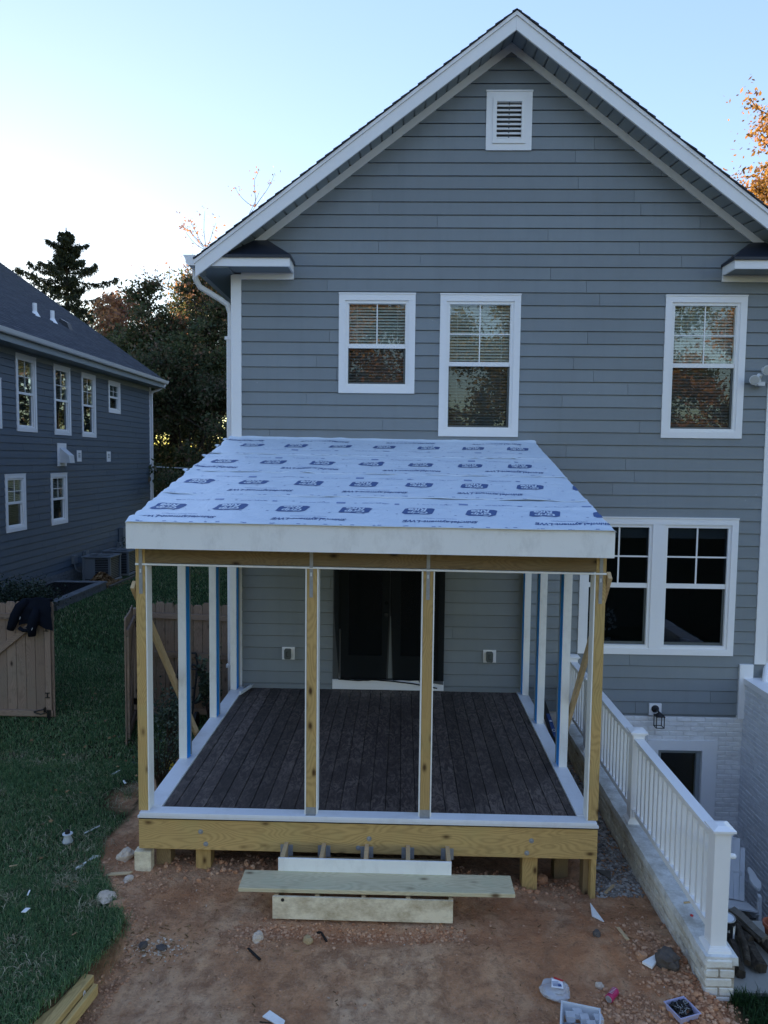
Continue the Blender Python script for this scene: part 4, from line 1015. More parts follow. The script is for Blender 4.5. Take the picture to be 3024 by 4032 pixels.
# side posts with white wraps and blue tape
for side, ys_ in ((-1, (7.95, 9.26, 10.41)), (1, (7.93, 9.27, 10.41))):
    for y in ys_:
        x0 = -2.468 if side < 0 else 1.775
        o = box('side_post', x0, x0 + .09, y, y + .135, ZS + .005, 2.984, 'pvc_board', porch)
        xi = x0 + .09 if side < 0 else x0
        a, b = (xi, xi + .003) if side < 0 else (xi - .003, xi)
        m = MB(); m.box(a, b, y + .006, y + .125, ZS + .006, 2.984); tp = m.build('painters_tape', 'blue_tape', o, attr=False)
        m = MB(); a, b = (xi, xi + .012) if side < 0 else (xi - .012, xi); m.box(a, b, y + .1255, y + .15, ZS + .005, 2.984); m.box(x0, x0 + .09, y + .1355, y + .15, ZS + .005, 2.984); m.build('screen_track', 'soffit_grey', o, attr=False)
m = MB()    # loose end of tape
m.add([(-2.378, 7.953, .78), (-2.372, 8.03, .78), (-2.360, 8.03, .60), (-2.374, 7.95, .625), (-2.377, 7.953, .78), (-2.371, 8.03, .78), (-2.358, 8.03, .60), (-2.373, 7.95, .625)], BOXF); m.build('tape_tail', 'blue_tape', porch, attr=False)
for x0 in (PX0 + .02, PX1 - .11):   # ledger-side studs by the house wall
    box('wall_stud', x0, x0 + .09, W - .029, W - .018, ZS, 2.98, 'soffit_grey', porch)
# braces
beam('brace', (-2.512, 6.74, 2.80), (-2.512, 8.97, .40), .038, .088, 'wood_spruce', porch, up=(0, 1, .9)); beam('brace', (1.916, 6.72, 2.96), (1.916, 8.36, .80), .038, .088, 'wood_spruce', porch, up=(0, 1, .9))
m = MB(); m.box(1.925, 1.94, 6.69, 6.6915, 2.86, 2.90)
# rafters, fascia, sheathing
RS = .2121
def roofz(x, y): return 3.405 + RS * (y - 6.53) + .0057 * (PX0 - x)
for k in range(10):
    x = PX0 + .03 + k * (PX1 - PX0 - .06) / 9
    beam('rafter', (x, 6.57, roofz(x, 6.57) - .10), (x, W - .02, roofz(x, W - .02) - .10), .038, .14, 'wood_spruce', porch)
m = MB(); m.add([(PX0 - .005, 6.555, roofz(PX0, 6.555) - .022), (PX1 + .005, 6.555, roofz(PX1, 6.555) - .022), (PX1 + .005, W - .02, roofz(PX1, W) - .026), (PX0 - .005, W - .02, roofz(PX0, W) - .026),
    (PX0 - .005, 6.555, roofz(PX0, 6.555) - .010), (PX1 + .005, 6.555, roofz(PX1, 6.555) - .010), (PX1 + .005, W - .02, roofz(PX1, W) - .014), (PX0 - .005, W - .02, roofz(PX0, W) - .014)], BOXF); m.build('sheathing', 'wood_spruce', porch, attr=False)
zt0, zt1 = 3.413, 3.388
m = MB(); m.add([(PX0 - .008, 6.53, 3.165), (PX1 + .008, 6.53, 3.142), (PX1 + .008, 6.553, 3.142), (PX0 - .008, 6.553, 3.165), (PX0 - .008, 6.53, zt0), (PX1 + .008, 6.53, zt1), (PX1 + .008, 6.553, zt1), (PX0 - .008, 6.553, zt0)], BOXF); m.build('fascia', 'pvc_board', porch, attr=False)
for x0, x1, zz_ in ((PX0 - .0079, PX0 + .012, 3.16), (PX1 - .012, PX1 + .0079, 3.145)):
    m = MB(); zl = lambda y: roofz(x0, y) - .014; m.prism([(x0, 6.5535, zz_), (x0, 6.5535, (zt0 if x0 < 0 else zt1) - .004), (x0, W - .02, zl(W)), (x0, W - .02, zl(W) - .22), (x0, 6.85, zz_)], (x1 - x0, 0, 0)); m.build('side_fascia', 'pvc_board', porch, attr=False)
m = MB(); m.box(PX0 + .1, PX1 - .1, 6.556, YF - .005, 3.20, 3.208); m.build('porch_soffit', 'pvc_board', porch, attr=False)

# underlayment sheets
def crinkle(x, y, k):
    rdg = lambda n_: max(0.0, 1 - abs(n_) * 6)
    a = .012 * fbm(x, y, k, 3, .9) + .007 * fbm(x * .6, y * 2.2, k + 3, 3, 3.0) + .0035 * noise.noise((x * 5 + .8 * y, y * 16, k))
    a += .010 * rdg(noise.noise((x * .9 + y * .5, y * 2.0 - x * .3, k * 3.1))) * max(0, .3 + noise.noise((x * .8, y, k + 20))) * 1.5 + .006 * rdg(noise.noise((x * 2.2 - y, y * 3.3, k * 5.1 + 2)))
    le = max(0, 1 - (x - PX0) / .42)     # rucked-up left edge
    a += le * le * .026 * abs(noise.noise((x * 3, y * 5.5, k + 9))) * 2
    return a
def sheetz(x, y, k): return roofz(x, y) + .004 + .0055 * k + crinkle(x, y, k) * .85
seams = [6.512, 7.49, 8.50, 9.47]
sheets = []
for k in range(4):
    y0 = seams[k]; y1 = seams[k] + 1.16 if k < 3 else W - .018
    nx_, ny_ = 190, 46; vs = []; fs = []
    for j in range(ny_ + 1):
        for i in range(nx_ + 1):
            u = i / nx_; v = j / ny_
            xl = PX0 - .014 - .018 * noise.noise((y0 + v * 2, k, 2)); xr = PX1 + .012 + .03 * noise.noise((v * 3.1 + k * 4, 5, 1))
            if k < 3: xr = min(xr, PX1 + .02)
            xl -= .02 * (k == 3); xx = xl + (xr - xl) * u
            yy = y0 + (y1 - y0) * v
            if v == 0: yy += .010 * noise.noise((xx * 1.4, k * 7, 0)) - (.006 if k == 0 else 0)
            zz = sheetz(xx, yy, k)
            if k == 0 and v == 0: zz -= .004; zz = max(zz, zt0 + tz(xx) * 1.0 + .002 + .006 * max(0, noise.noise((xx * .8, 3, 3))))
            if xx < PX0 - .004: zz -= (PX0 - xx) * .6 + .01 * abs(noise.noise((yy * 7, 1, 1)))
            if xx > PX1 + .006: zz -= (xx - PX1) * 1.1
            if k < 3 and v > .86: zz -= .012 * (v - .86) / .14
            if k > 0 and v < .05: zz += (.05 - v) / .05 * .012 * max(0, .2 + noise.noise((xx * 1.9, k * 3, 6)))
            # the upper edge is dressed against the wall
            if k == 3 and v > .985: zz += .02 + .02 * abs(noise.noise((xx * 2, 8, 1)))
            vs.append((xx, yy, zz))
    for j in range(ny_):
        for i in range(nx_): a = j * (nx_ + 1) + i; fs.append((a, a + 1, a + nx_ + 2, a + nx_ + 1))
    # front hem gives the sheet an edge
    b = len(vs)
    for i in range(nx_ + 1): p = vs[i]; vs.append((p[0], p[1] + .0015, p[2] - (.004 if k == 0 else .006)))
    for i in range(nx_): fs.append((i + 1, i, b + i, b + i + 1))
    sheets.append(mk('underlayment_sheet', vs, fs, 'underlay', porch, smooth=True))
# flaps torn along the left edge by the corner board
m = MB()
for y, l_ in ((9.95, .16), (9.30, .12), (10.40, .22), (8.48, .14)):
    n = 8; vs = []
    for i in range(n + 1):
        t_ = i / n; 
        for s_ in (0, 1): vs.append((PX0 - .015 - .03 * math.sin(t_ * 3) - s_ * .04 * math.sin(t_ * 3.1), y + l_ * (t_ - .5) + .02 * s_, roofz(PX0, y + l_ * (t_ - .5)) + .012 + s_ * (.03 * math.sin(t_ * 3.1)) + .01 * math.sin(t_ * 9)))
    m.add(vs, [(2 * i, 2 * i + 2, 2 * i + 3, 2 * i + 1) for i in range(n)])
m.build('torn_flap', 'underlay', sheets[3], attr=False, fix=False)

# printing on the sheets: lettering is real text turned into flat outlines laid on the fabric
def text_geo(body, size, shear=0.0, offset=0.0, spacing=1.0, res=2):
    cu = bpy.data.curves.new('txt', 'FONT'); cu.body = body; cu.size = size; cu.shear = shear; cu.offset = offset; cu.space_character = spacing; cu.resolution_u = res; cu.align_x = 'CENTER'; cu.align_y = 'CENTER'
    o = bpy.data.objects.new('txt', cu); C.objects.link(o); bpy.context.view_layer.update()
    me = bpy.data.meshes.new_from_object(o); vs = [tuple(v.co) for v in me.vertices]; fs = [tuple(p.vertices) for p in me.polygons]
    bpy.data.objects.remove(o); bpy.data.curves.remove(cu); bpy.data.meshes.remove(me)
    return vs, fs
def rrect(w_, h_, r, shear=0.0):
    p = []
    for cx, cy, a0 in ((w_ / 2 - r, h_ / 2 - r, 0), (-w_ / 2 + r, h_ / 2 - r, 90), (-w_ / 2 + r, -h_ / 2 + r, 180), (w_ / 2 - r, -h_ / 2 + r, 270)):
        for q in range(5): a = math.radians(a0 + q * 22.5); x_ = cx + r * math.cos(a); y_ = cy + r * math.sin(a); p.append((x_ + shear * y_, y_, 0))
    return p
G_grip = text_geo('Grip', .118, .25, .0035, .98); G_rite = text_geo('Rite', .118, .25, .0035, .98)
G_name = text_geo('ShingleLayment-LWE', .094, .30, .0028, 1.0); G_sub = text_geo('Grip-Rite Synthetic Underlayment', .032, 0, .0004); G_www = text_geo('www.grip-rite.com', .034, 0, .0006); G_astm = text_geo('ASTM D226  ICC-ES  AC188', .028, 0, .0004); G_r = text_geo('R', .02, 0, .0006)
def wid(G): xs_ = [v[0] for v in G[0]]; return max(xs_) - min(xs_)
def fit(G, wd, sy=1.0): s_ = wd / wid(G); return ([(x * s_, y * s_ * sy, z) for x, y, z in G[0]], G[1])
G_name = fit(G_name, .70, 1.15); G_grip = fit(G_grip, .195, 1.0); G_rite = fit(G_rite, .185, 1.0); G_sub = fit(G_sub, .34, 1.1); G_www = fit(G_www, .27, 1.1); G_astm = fit(G_astm, .30, 1.1)
def inside(x, y): return PX0 - .005 < x < PX1 + .004
def put(mb, G, cx, cy, k, lift=.0026, rot=True):
    vs = []
    for x, y, z in G[0]:
        X, Y = (cx - x, cy - y) if rot else (cx + x, cy + y)
        X = min(max(X, PX0 - .004), PX1 + .004)
        vs.append((X, Y, sheetz(X, Y, k) + lift))
    keep = [f for f in G[1] if len({round(vs[i][0], 4) for i in f}) > 1 or not (abs(vs[f[0]][0] - PX0) < .01 or abs(vs[f[0]][0] - PX1) < .01)]
    mb.add(vs, [tuple(f) for f in keep])
def grid_patch(poly_fn, w_, h_, n=14, m_=8):
    """tessellated rounded parallelogram so it follows the crinkles"""
    vs = []; fs = []
    for j in range(m_ + 1):
        y = -h_ / 2 + h_ * j / m_; e = max(0, abs(y) - (h_ / 2 - .035)); inset = .035 - math.sqrt(max(0, .035 ** 2 - e * e))
        for i in range(n + 1): x = (-w_ / 2 + inset) + (w_ - 2 * inset) * i / n; vs.append((x + .22 * y, y, 0))
    for j in range(m_):
        for i in range(n): a = j * (n + 1) + i; fs.append((a, a + 1, a + n + 2, a + n + 1))
    return vs, fs
G_badge = grid_patch(None, .290, .200)
LX = [(1.371, 7.035), (1.397, 8.03), (1.437, 9.025), (1.568, 10.06)]
for k, (lx, ly) in enumerate(LX):
    blue = MB(); pale = MB(); fnt = MB(); lx += .606
    for i in range(8):
        x = lx - i * .606
        if not (PX0 - .1 < x < PX1 + .13): continue
        lg = MB(); put(lg, G_badge, x, ly, k); nb0 = len(lg.f)
        if x < PX1 - .05 and x > PX0 + .02:
            put(lg, (([(a, b, c) for a, b, c in G_grip[0]]), G_grip[1]), x + .0, ly - .045, k, .0042); put(lg, G_rite, x - .0, ly + .048, k, .0042)
        o = lg.build('printed_logo', ['print_blue', 'underlay'], sheets[k], attr=False, fix=False)
        for q_ in range(nb0, len(o.data.polygons)): o.data.polygons[q_].material_index = 1
        for dx, dy in ((.305, -.005), (.19, .075)):
            if inside(x + dx, 0) and inside(x + dx + .04, 0): put(fnt, G_r if dy else ([(a * 2, b * 1.2, c) for a, b, c in G_r[0]], G_r[1]), x + dx, ly + (dy if k % 2 else -dy), k)
    sg = -1 if k < 3 else 1
    nx0 = (.36, .93 - 1.21, .12, .12)[k]
    for i in range(-3, 4):
        x = nx0 + i * 1.212
        if not (PX0 + .05 < x < PX1 + .2): continue
        tx = MB(); put(tx, G_name, x, ly + sg * .325, k); tx.build('printed_name', 'print_blue', sheets[k], attr=False, fix=False)
        if inside(x + .2, 0): put(fnt, G_sub, x - .02, ly + sg * .325 + .085, k)
    for i in range(-4, 5):
        x = .35 + i * .61 + k * .13; yy = ly + .245 if k < 3 else ly - .29
        if not (PX0 + .2 < x < PX1 - .2): continue
        put(fnt, G_www if i % 2 else G_astm, x, yy, k)
        if i % 2: put(fnt, (rrect(.05, .035, .012), [tuple(range(20))]), x + .21, yy, k)
        else: put(fnt, (rrect(.09, .05, .004), [tuple(range(20))]), x + .26, yy + .01, k)
    for i in range(36):
        x = PX0 + .09 + i * .122
        if inside(x, 0) and i % 2 == 0: put(fnt, ([(a, b, c) for a, b, c in rrect(.035, .016, .004)], [tuple(range(20))]), x, seams[k] + (.045), k)
    tag(fnt.build('small_print', 'print_faint', sheets[k], attr=False, fix=False), kind='stuff')

for k in range(4):     # plastic cap nails along the laps
    m = MB(); r_ = random.Random(60 + k)
    for row_, off in ((.05, 0), (.42, .2), (.78, .1)):
        q = PX0 + .12 + off
        while q < PX1 - .06:
            yy = seams[k] + row_ + r_.uniform(-.012, .012); xx = q + r_.uniform(-.03, .03)
            m.lathe((xx, yy, sheetz(xx, yy, k) + .001), [(.0125, 0), (.012, .0016), (.004, .0022), (0, .0022)], 8); q += .30
    tag(m.build('cap_nails', 'print_faint', sheets[k], attr=False), kind='stuff')
# step box in front of the porch
step = thing('step_box', 'half built porch step box with two white risers and open stringers', 'step', (-.3, 6.4, 0))
for x in (-1.06, -.70, -.29, .10, .475):
    m = MB(); m.prism([(x - .019, YF - .002, .335), (x - .019, 6.452, .335), (x - .019, 6.452, .17), (x - .019, 6.155, .17), (x - .019, 6.155, -.03), (x - .019, YF - .002, -.03)], (.038, 0, 0)); st_ = m.build('stringer', 'wood_spruce', step, attr=False)
    m = MB(); m.box(x - .023, x - .020, YF - .05, YF - .002, .20, .31); m.box(x + .020, x + .023, YF - .05, YF - .002, .20, .31); m.box(x - .06, x + .06, YF - .004, YF - .001, .20, .31); m.build('joist_hanger', 'galv', st_, attr=False)
box('riser', -1.09, .495, 6.430, 6.450, .155, .345, 'pvc_board', step); box('riser', -1.09, .492, 6.132, 6.153, -.04, .165, 'riser_dirty', step)
box('ledger', -1.08, .49, YF - .0008 - .02, YF - .001, .10, .2, 'wood_brown', step)
m = MB(); m.lathe((-1.0, 6.131, .135), [(.016, -.002), (.016, .001), (.007, .002), (.0, -.001)], 10, 'y'); m.build('bolt_hole', 'rubber_black', step, attr=False)
pl = beam('loose_plank', (-1.395, 6.29, .207), (1.035, 6.31, .203), .286, .038, 'wood_greenish', None, c=.004); tag(pl, 'long greenish treated plank lying loose across the step box', 'plank')

# fittings on the house wall behind the porch
def outlet(x0, z0, lab):
    t_ = thing('outlet_cover', lab, 'outlet', (x0 + .09, W, z0), 'grey outlet covers on the porch wall')
    box('mounting_block', x0, x0 + .187, W - .032, W - .012, z0, z0 + .187, 'trim_white', t_)
    m = MB(); p = rrect(.098, .148, .02); m.prism([(x0 + .088 + a, W - .033, z0 + .092 + b) for a, b, _ in p], (0, -.055, 0)); cv = m.build('cover', 'grey_plastic', t_, attr=False)
    m = MB(); cx, cz = x0 + .088, z0 + .095; m.box(cx - .016, cx - .010, W - .091, W - .088, cz - .035, cz + .035); m.box(cx - .010, cx + .016, W - .091, W - .088, cz - .035, cz - .030); m.box(cx - .010, cx + .016, W - .091, W - .088, cz + .030, cz + .035); m.build('cover_ridge', 'black_metal', cv, attr=False)
outlet(-1.738, 1.036, 'grey outlet cover on a white block, left of the dark porch doors'); outlet(1.219, 1.045, 'grey outlet cover on a white block, right of the dark porch doors')
lt = thing('wall_lantern', 'small black lantern on a white block above the basement door', 'lantern', (3.75, W, .3))
box('mounting_block', 3.655, 3.835, W - .035, W - .0, .303, .481, 'trim_white', lt)
m = MB(); m.lathe((3.74, W - .035, .405), [(.055, 0), (.055, .012), (.045, .02), (.02, .05), (0, .05)], 16, 'y'); m.tube([(3.74, W - .08, .405), (3.745, W - .14, .42), (3.755, W - .16, .39)], .012, 8); m.build('wall_plate', 'black_metal', lt, attr=False)
m = MB(); cx, cy = 3.76, W - .16; a = .055; z0, z1 = .185, .34
for sx in (-1, 1):
    for sy in (-1, 1): m.box(cx + sx * a - .005, cx + sx * a + .005, cy + sy * a - .005, cy + sy * a + .005, z0, z1)
m.box(cx - a - .006, cx + a + .006, cy - a - .006, cy - a + .006, z0 - .008, z0); m.box(cx - a - .006, cx + a + .006, cy + a - .006, cy + a + .006, z0 - .008, z0); m.box(cx - a - .006, cx - a + .006, cy - a + .007, cy + a - .007, z0 - .008, z0); m.box(cx + a - .006, cx + a + .006, cy - a + .007, cy + a - .007, z0 - .008, z0)
m.box(cx - a - .01, cx + a + .01, cy - a - .01, cy + a + .01, z1, z1 + .012); m.lathe((cx, cy, z1 + .012), [(.07, 0), (.03, .03), (.012, .05), (0, .05)], 12); m.build('lantern_frame', 'black_metal', lt, attr=False)
fl = thing('flood_light', 'white twin head security light beside the right upper window', 'flood light', (5.0, W, 5.15))
m = MB(); m.lathe((4.99, W - .018, 5.17), [(.055, 0), (.055, .02), (.03, .03), (0, .03)], 16, 'y'); m.box(4.955, 5.055, W - .13, W - .04, 5.085, 5.14); m.tube([(4.99, W - .06, 5.17), (4.98, W - .12, 5.22), (4.95, W - .15, 5.23)], .025, 10); m.tube([(4.99, W - .06, 5.17), (5.0, W - .12, 5.24)], .025, 10); m.build('body', 'plastic_white', fl, attr=False)
for cx, cz, dx in ((4.90, 5.165, -.5), (5.045, 5.30, .35)):
    d = Vector((dx * .6, -1, -.15)).normalized(); c0 = Vector((cx, W - .13, cz)); m = MB()
    m.tube([c0 - d * .06, c0 - d * .02, c0 + d * .04, c0 + d * .045], [.02, .045, .068, .068], 18); hd_ = m.build('lamp_head', 'plastic_white', fl, attr=False)
    m = MB(); m.tube([c0 + d * .0455, c0 + d * .049], [.060, .055], 18); m.build('lens', 'lamp_lens', hd_, attr=False)
# insect screen curtain over the doors
vs = []; fs = []; nu, nv = 60, 60
cur = thing('screen_curtain', 'torn black insect screen curtain hanging over the dark porch doors', 'screen curtain', (-.17, W - .06, .7))
for (xa, xb, kk) in ((-.97, -.16, 0), (-.15, .64, 1)):
    vs = []; fs = []
    for j in range(nv + 1):
        v = j / nv
        for i in range(nu + 1):
            u = i / nu; z = 2.88 - (2.88 - .70) * v; low = max(0, v - .5) * 2; z = 2.88 - (2.88 - .765) * v
            l_ = xa + (.09 * low ** 1.4 if kk == 0 else .10 * max(0, v - .45) * 1.0); r_ = xb - (.04 * low if kk == 0 else 0)
            x = l_ + (r_ - l_) * u
            y = W - .070 - .012 * math.sin(u * 19 + v * 2) * (.3 + v) - .025 * fbm(u * 3, v * 3, kk, 3, 1)
            if kk == 0: z += .05 * low * math.sin(u * 3.1) * 0 + .02 * math.sin(u * 9) * low
            else: z -= .05 * u * low * (1 if u > .5 else 0)
            vs.append((x, y, z))
    for j in range(nv):
        for i in range(nu): a = j * (nu + 1) + i; fs.append((a, a + 1, a + nu + 2, a + nu + 1))
    mk('curtain_half', vs, fs, 'screen_cloth', cur, smooth=True)
m = MB(); m.tube([(-.9, W - .09, .775), (-.6, W - .11, .765), (-.4, W - .09, .775), (-.1, W - .10, .76), (.2, W - .09, .725), (.55, W - .08, .66)], .010, 6); m.build('bottom_hem', 'rubber_black', cur, attr=False)
# caulk tube on the deck, level outside
ct = thing('caulk_tube', 'white caulk tube lying in the back left corner of the deck', 'tube', (-2.27, 10.4, .62)); a = Vector((-2.275, 10.16, .645)); b = Vector((-2.19, 10.50, .645)); d = (b - a).normalized()
m = MB(); m.tube([a, a + d * .005, b, b + d * .003], [.022, .025, .025, .022], 14); m.build('barrel', 'plastic_white', ct, attr=False); m = MB(); m.tube([b + d * .003, b + d * .09], [.010, .004], 8); m.build('nozzle', 'plastic_white', ct, attr=False)
lv = thing('spirit_level', 'long black spirit level with yellow end and blue label leaning outside the right porch sill', 'level', (2.0, 9.6, .2))
p0 = Vector((1.985, 8.82, .40)); p1 = Vector((1.985, 10.40, .74))
beam('bar', p0, p1, .055, .13, 'black_metal', lv, up=(0, -.2, 1)); dd = (p1 - p0).normalized()
beam('end_cap', p1, p1 + dd * .05, .06, .135, 'yellow_plastic', lv, up=(0, -.2, 1)); beam('end_cap', p0 - dd * .05, p0, .06, .135, 'yellow_plastic', lv, up=(0, -.2, 1))
lb = beam('label', p0 + dd * .25 + Vector((-.029, 0, .0)), p0 + dd * .80 + Vector((-.029, 0, .0)), .002, .10, 'label_blue', lv, up=(0, -.2, 1))
beam('label_top', p0 + dd * .25 + Vector((0, 0, .067)), p0 + dd * .80 + Vector((0, 0, .067)), .05, .002, 'label_blue', lv, up=(0, -.2, 1))
m = MB(); c0 = p0 + dd * .40 + Vector((0, 0, .072)); m.tube([c0 + Vector((.018 * math.cos(t_), .03 * math.sin(t_), .006 * math.sin(t_))) for t_ in np.linspace(0, 2 * math.pi, 20)], .003, 5, False); m.bar(c0 + dd * .22 - Vector((.015, 0, 0)), c0 + dd * .22 + Vector((.015, 0, 0)), .05, .002); m.build('label_print', 'plastic_white', lv, attr=False)
# orchid on the window sill inside
orc = thing('potted_orchid', 'white orchid in a pale pot inside the left pane of the twin window', 'orchid', (3.06, W + .2, 1.26))
m = MB(); m.lathe((3.06, W + .22, 1.26), [(.05, 0), (.075, .13), (.065, .13), (.0, .12)], 14); m.build('pot', 'plastic_white', orc, attr=False)
m = MB(); m.tube([(3.06, W + .22, 1.38), (3.08, W + .2, 1.6), (3.12, W + .18, 1.78), (3.2, W + .17, 1.84)], .006, 5); m.build('stem', 'shrub_leaf', orc, attr=False)
m = MB(); r = random.Random(3)
for i in range(26):
    c0 = Vector((3.05 + r.uniform(-.14, .16), W + .19 + r.uniform(-.04, .04), 1.62 + r.uniform(-.1, .22))); a = Vector((r.uniform(-1, 1), r.uniform(-.3, .3), r.uniform(-1, 1))).normalized() * .035; b = a.cross(Vector((0, 1, .2))).normalized() * .022; m.add([c0 - a, c0 + b, c0 + a, c0 - b], [(0, 1, 2, 3)])
m.build('petals', 'plastic_white', orc, attr=False, fix=False)
m = MB()
for i in range(6): t_ = i * 1.05; m.add([(3.06, W + .22, 1.39), (3.06 + .1 * math.cos(t_) - .03 * math.sin(t_), W + .22 + .05 * math.sin(t_), 1.44), (3.06 + .2 * math.cos(t_), W + .22 + .09 * math.sin(t_), 1.42), (3.06 + .1 * math.cos(t_) + .03 * math.sin(t_), W + .22 + .07 * math.sin(t_), 1.45)], [(0, 1, 2, 3)])
m.build('leaves', 'shrub_leaf', orc, fix=False)
pt = thing('plant_pot', 'pale empty pot inside the right pane of the twin window', 'pot', (4.22, W + .2, 1.26)); m = MB(); m.lathe((4.22, W + .22, 1.26), [(.05, 0), (.07, .12), (.06, .12), (.05, .02), (0, .02)], 14); m.build('pot', 'plastic_white', pt, attr=False)
# ------------------------------------------------------------------ fence and gate
def picket_mesh(w_, h, t_=.018):
    c = .03; m = MB(); m.prism([(-w_ / 2, -t_ / 2, 0), (w_ / 2, -t_ / 2, 0), (w_ / 2, -t_ / 2, h - c), (w_ / 2 - c * .8, -t_ / 2, h), (-w_ / 2 + c * .8, -t_ / 2, h), (-w_ / 2, -t_ / 2, h - c)], (0, t_, 0))
    # local x along the length so the grain runs up the board
    v = [(p[2], p[0], p[1]) for p in m.v]; me = bpy.data.meshes.new('picket'); me.from_pydata(v, [], m.f); me.materials.append(M['wood_fence'])
    bm = bmesh.new(); bm.from_mesh(me); bmesh.ops.recalc_face_normals(bm, faces=bm.faces[:]); bm.to_mesh(me); bm.free(); return me
PM = [picket_mesh(.138, h) for h in (1.74, 1.755, 1.77)]
ROT = Matrix(((0, 1, 0, 0), (0, 0, 1, 0), (1, 0, 0, 0), (0, 0, 0, 1)))
def picket(parent, x, y, z, turn=0):
    link('picket', random.choice(PM), parent, Matrix.Translation((x, y, z)) @ Matrix.Rotation(turn, 4, 'Z') @ ROT)
gl_ = thing('fence_gate', 'weathered wooden gate leaf with diagonal brace and a dark jacket hung over it', 'gate', (-6.2, 10.72, 0))
x = -5.29
while x > -7.6: picket(gl_, x, 10.745, .035 + random.uniform(-.006, .004)); x -= .1455
box('rail', -7.6, -5.24, 10.697, 10.735, 1.535, 1.625, 'wood_fence', gl_); box('rail', -7.6, -5.24, 10.697, 10.735, .055, .143, 'wood_fence', gl_)
beam('diagonal_brace', (-7.15, 10.715, .16), (-5.47, 10.715, 1.52), .036, .088, 'wood_fence', gl_, up=(-.6, 0, .8))
box('stile', -5.345, -5.255, 10.698, 10.734, .144, 1.534, 'wood_fence', gl_)
m = MB(); m.box(-5.36, -5.345, 10.655, 10.697, .13, .20); m.tube([(-5.52, 10.68, .13), (-5.45, 10.67, .15), (-5.36, 10.68, .17), (-5.33, 10.68, .12), (-5.42, 10.68, .09), (-5.52, 10.68, .12)], .010, 6); m.tube([(-5.30, 10.68, .16), (-5.295, 10.68, -.1)], .008, 6); m.box(-5.325, -5.27, 10.68, 10.697, .03, .16); m.build('drop_bolt', 'black_metal', gl_, attr=False)
for z in (1.36, .34):
    m = MB(); m.box(-5.35, -5.28, 10.69, 10.6975, z, z + .015); m.box(-5.35, -5.28, 10.69, 10.6975, z + .07, z + .085); m.box(-5.325, -5.305, 10.69, 10.6975, z + .015, z + .07); m.build('hinge', 'black_metal', gl_, attr=False)
g2 = thing('fence_gate', 'open wooden gate leaf seen edge on beside the left porch post', 'gate', (-3.87, 10.2, 0))
GH = Vector((-4.00, 10.72, 0)); GD = (Vector((-3.745, 9.76, 0)) - GH).normalized(); GP = Vector((GD.y, -GD.x, 0))
for k in range(7):
    p = GH + GD * (.08 + k * .1455) + GP * .012; picket(g2, p.x, p.y, .03, math.atan2(GD.y, GD.x))
def gp(t_, o, z): q = GH + GD * t_ - GP * o; return (q.x, q.y, z)
for z in (.14, 1.59): beam('rail', gp(0, .018, z), gp(1.0, .018, z), .036, .088, 'wood_fence', g2)
beam('stile', gp(.96, .018, .19), gp(.96, .018, 1.54), .036, .088, 'wood_fence', g2, up=tuple(GD)); beam('diagonal_brace', gp(.9, .018, .24), gp(.05, .018, 1.5), .036, .088, 'wood_fence', g2, up=(-GD.x * .8, -GD.y * .8, .6))
m = MB(); [m.box(-4.02, -3.93, 10.66, 10.70, z, z + .09) for z in (.28, 1.46)]; m.build('hinge', 'black_metal', g2, attr=False)
fr = thing('wooden_fence', 'weathered dog eared picket fence seen through the left side of the porch', 'fence', (-3.1, 11, 0))
box('fence_post', -4.03, -3.93, 10.74, 10.84, -.3, 1.72, 'wood_fence', fr)
x = -3.84
while x > -9 and x < -2.5: picket(fr, x, 11.03, .0 + random.uniform(-.01, .01)); x += .1455
for z in (1.53, .93, .03): beam('rail', (-3.92, 10.99, z + .045), (-2.50, 10.99, z + .045 + (-.04 if z > .5 else 0)), .036, .085, 'wood_fence', fr)
m = MB(); m.tube([(-3.25, 11.05, 1.76), (-3.25, 10.96, 1.78), (-3.245, 10.955, 1.5), (-3.25, 10.95, 1.0), (-3.2, 10.93, .75)], .012, 6)
for k in range(5): m.tube([(-3.2 + .02 * k + .17 * math.cos(t_), 10.9 - .015 * k, .55 + .30 * math.sin(t_)) for t_ in np.linspace(0, 6.28, 18)], .012, 5, False)
m.tube([(-3.4, 10.9, .5), (-3.38, 10.85, .1), (-3.3, 10.8, 0), (-3.0, 10.7, .02)], .012, 6); tag(m.build('extension_cord', 'rubber_black', attr=False), 'black cord looped over the picket fence behind the porch', 'cord')
hc = thing('hand_cart', 'dark hand cart leaning on the picket fence behind the left porch brace', 'hand cart', (-3.3, 10.7, 0))
m = MB(); 
for dx in (-.14, .14): m.tube([(-3.2 + dx, 10.45, .1), (-3.2 + dx, 10.8, .85), (-3.2 + dx * .7, 10.88, 1.02)], .016, 8)
for z, y in ((.3, 10.54), (.55, 10.66), (.8, 10.78)): m.tube([(-3.34, y, z), (-3.06, y, z)], .012, 6)
m.tube([(-3.30, 10.88, 1.02), (-3.10, 10.88, 1.02)], .016, 8); m.build('frame', 'black_metal', hc, attr=False)
m = MB(); m.box(-3.36, -3.04, 10.28, 10.46, .03, .045); m.build('toe_plate', 'black_metal', hc, attr=False)
for dx in (-.2, .2): m = MB(); m.lathe((-3.2 + dx, 10.5, .12), [(.0, -.03), (.06, -.03), (.12, -.02), (.12, .02), (.06, .03), (.0, .03)], 18, 'x'); m.build('wheel', 'rubber_black', hc, attr=False)
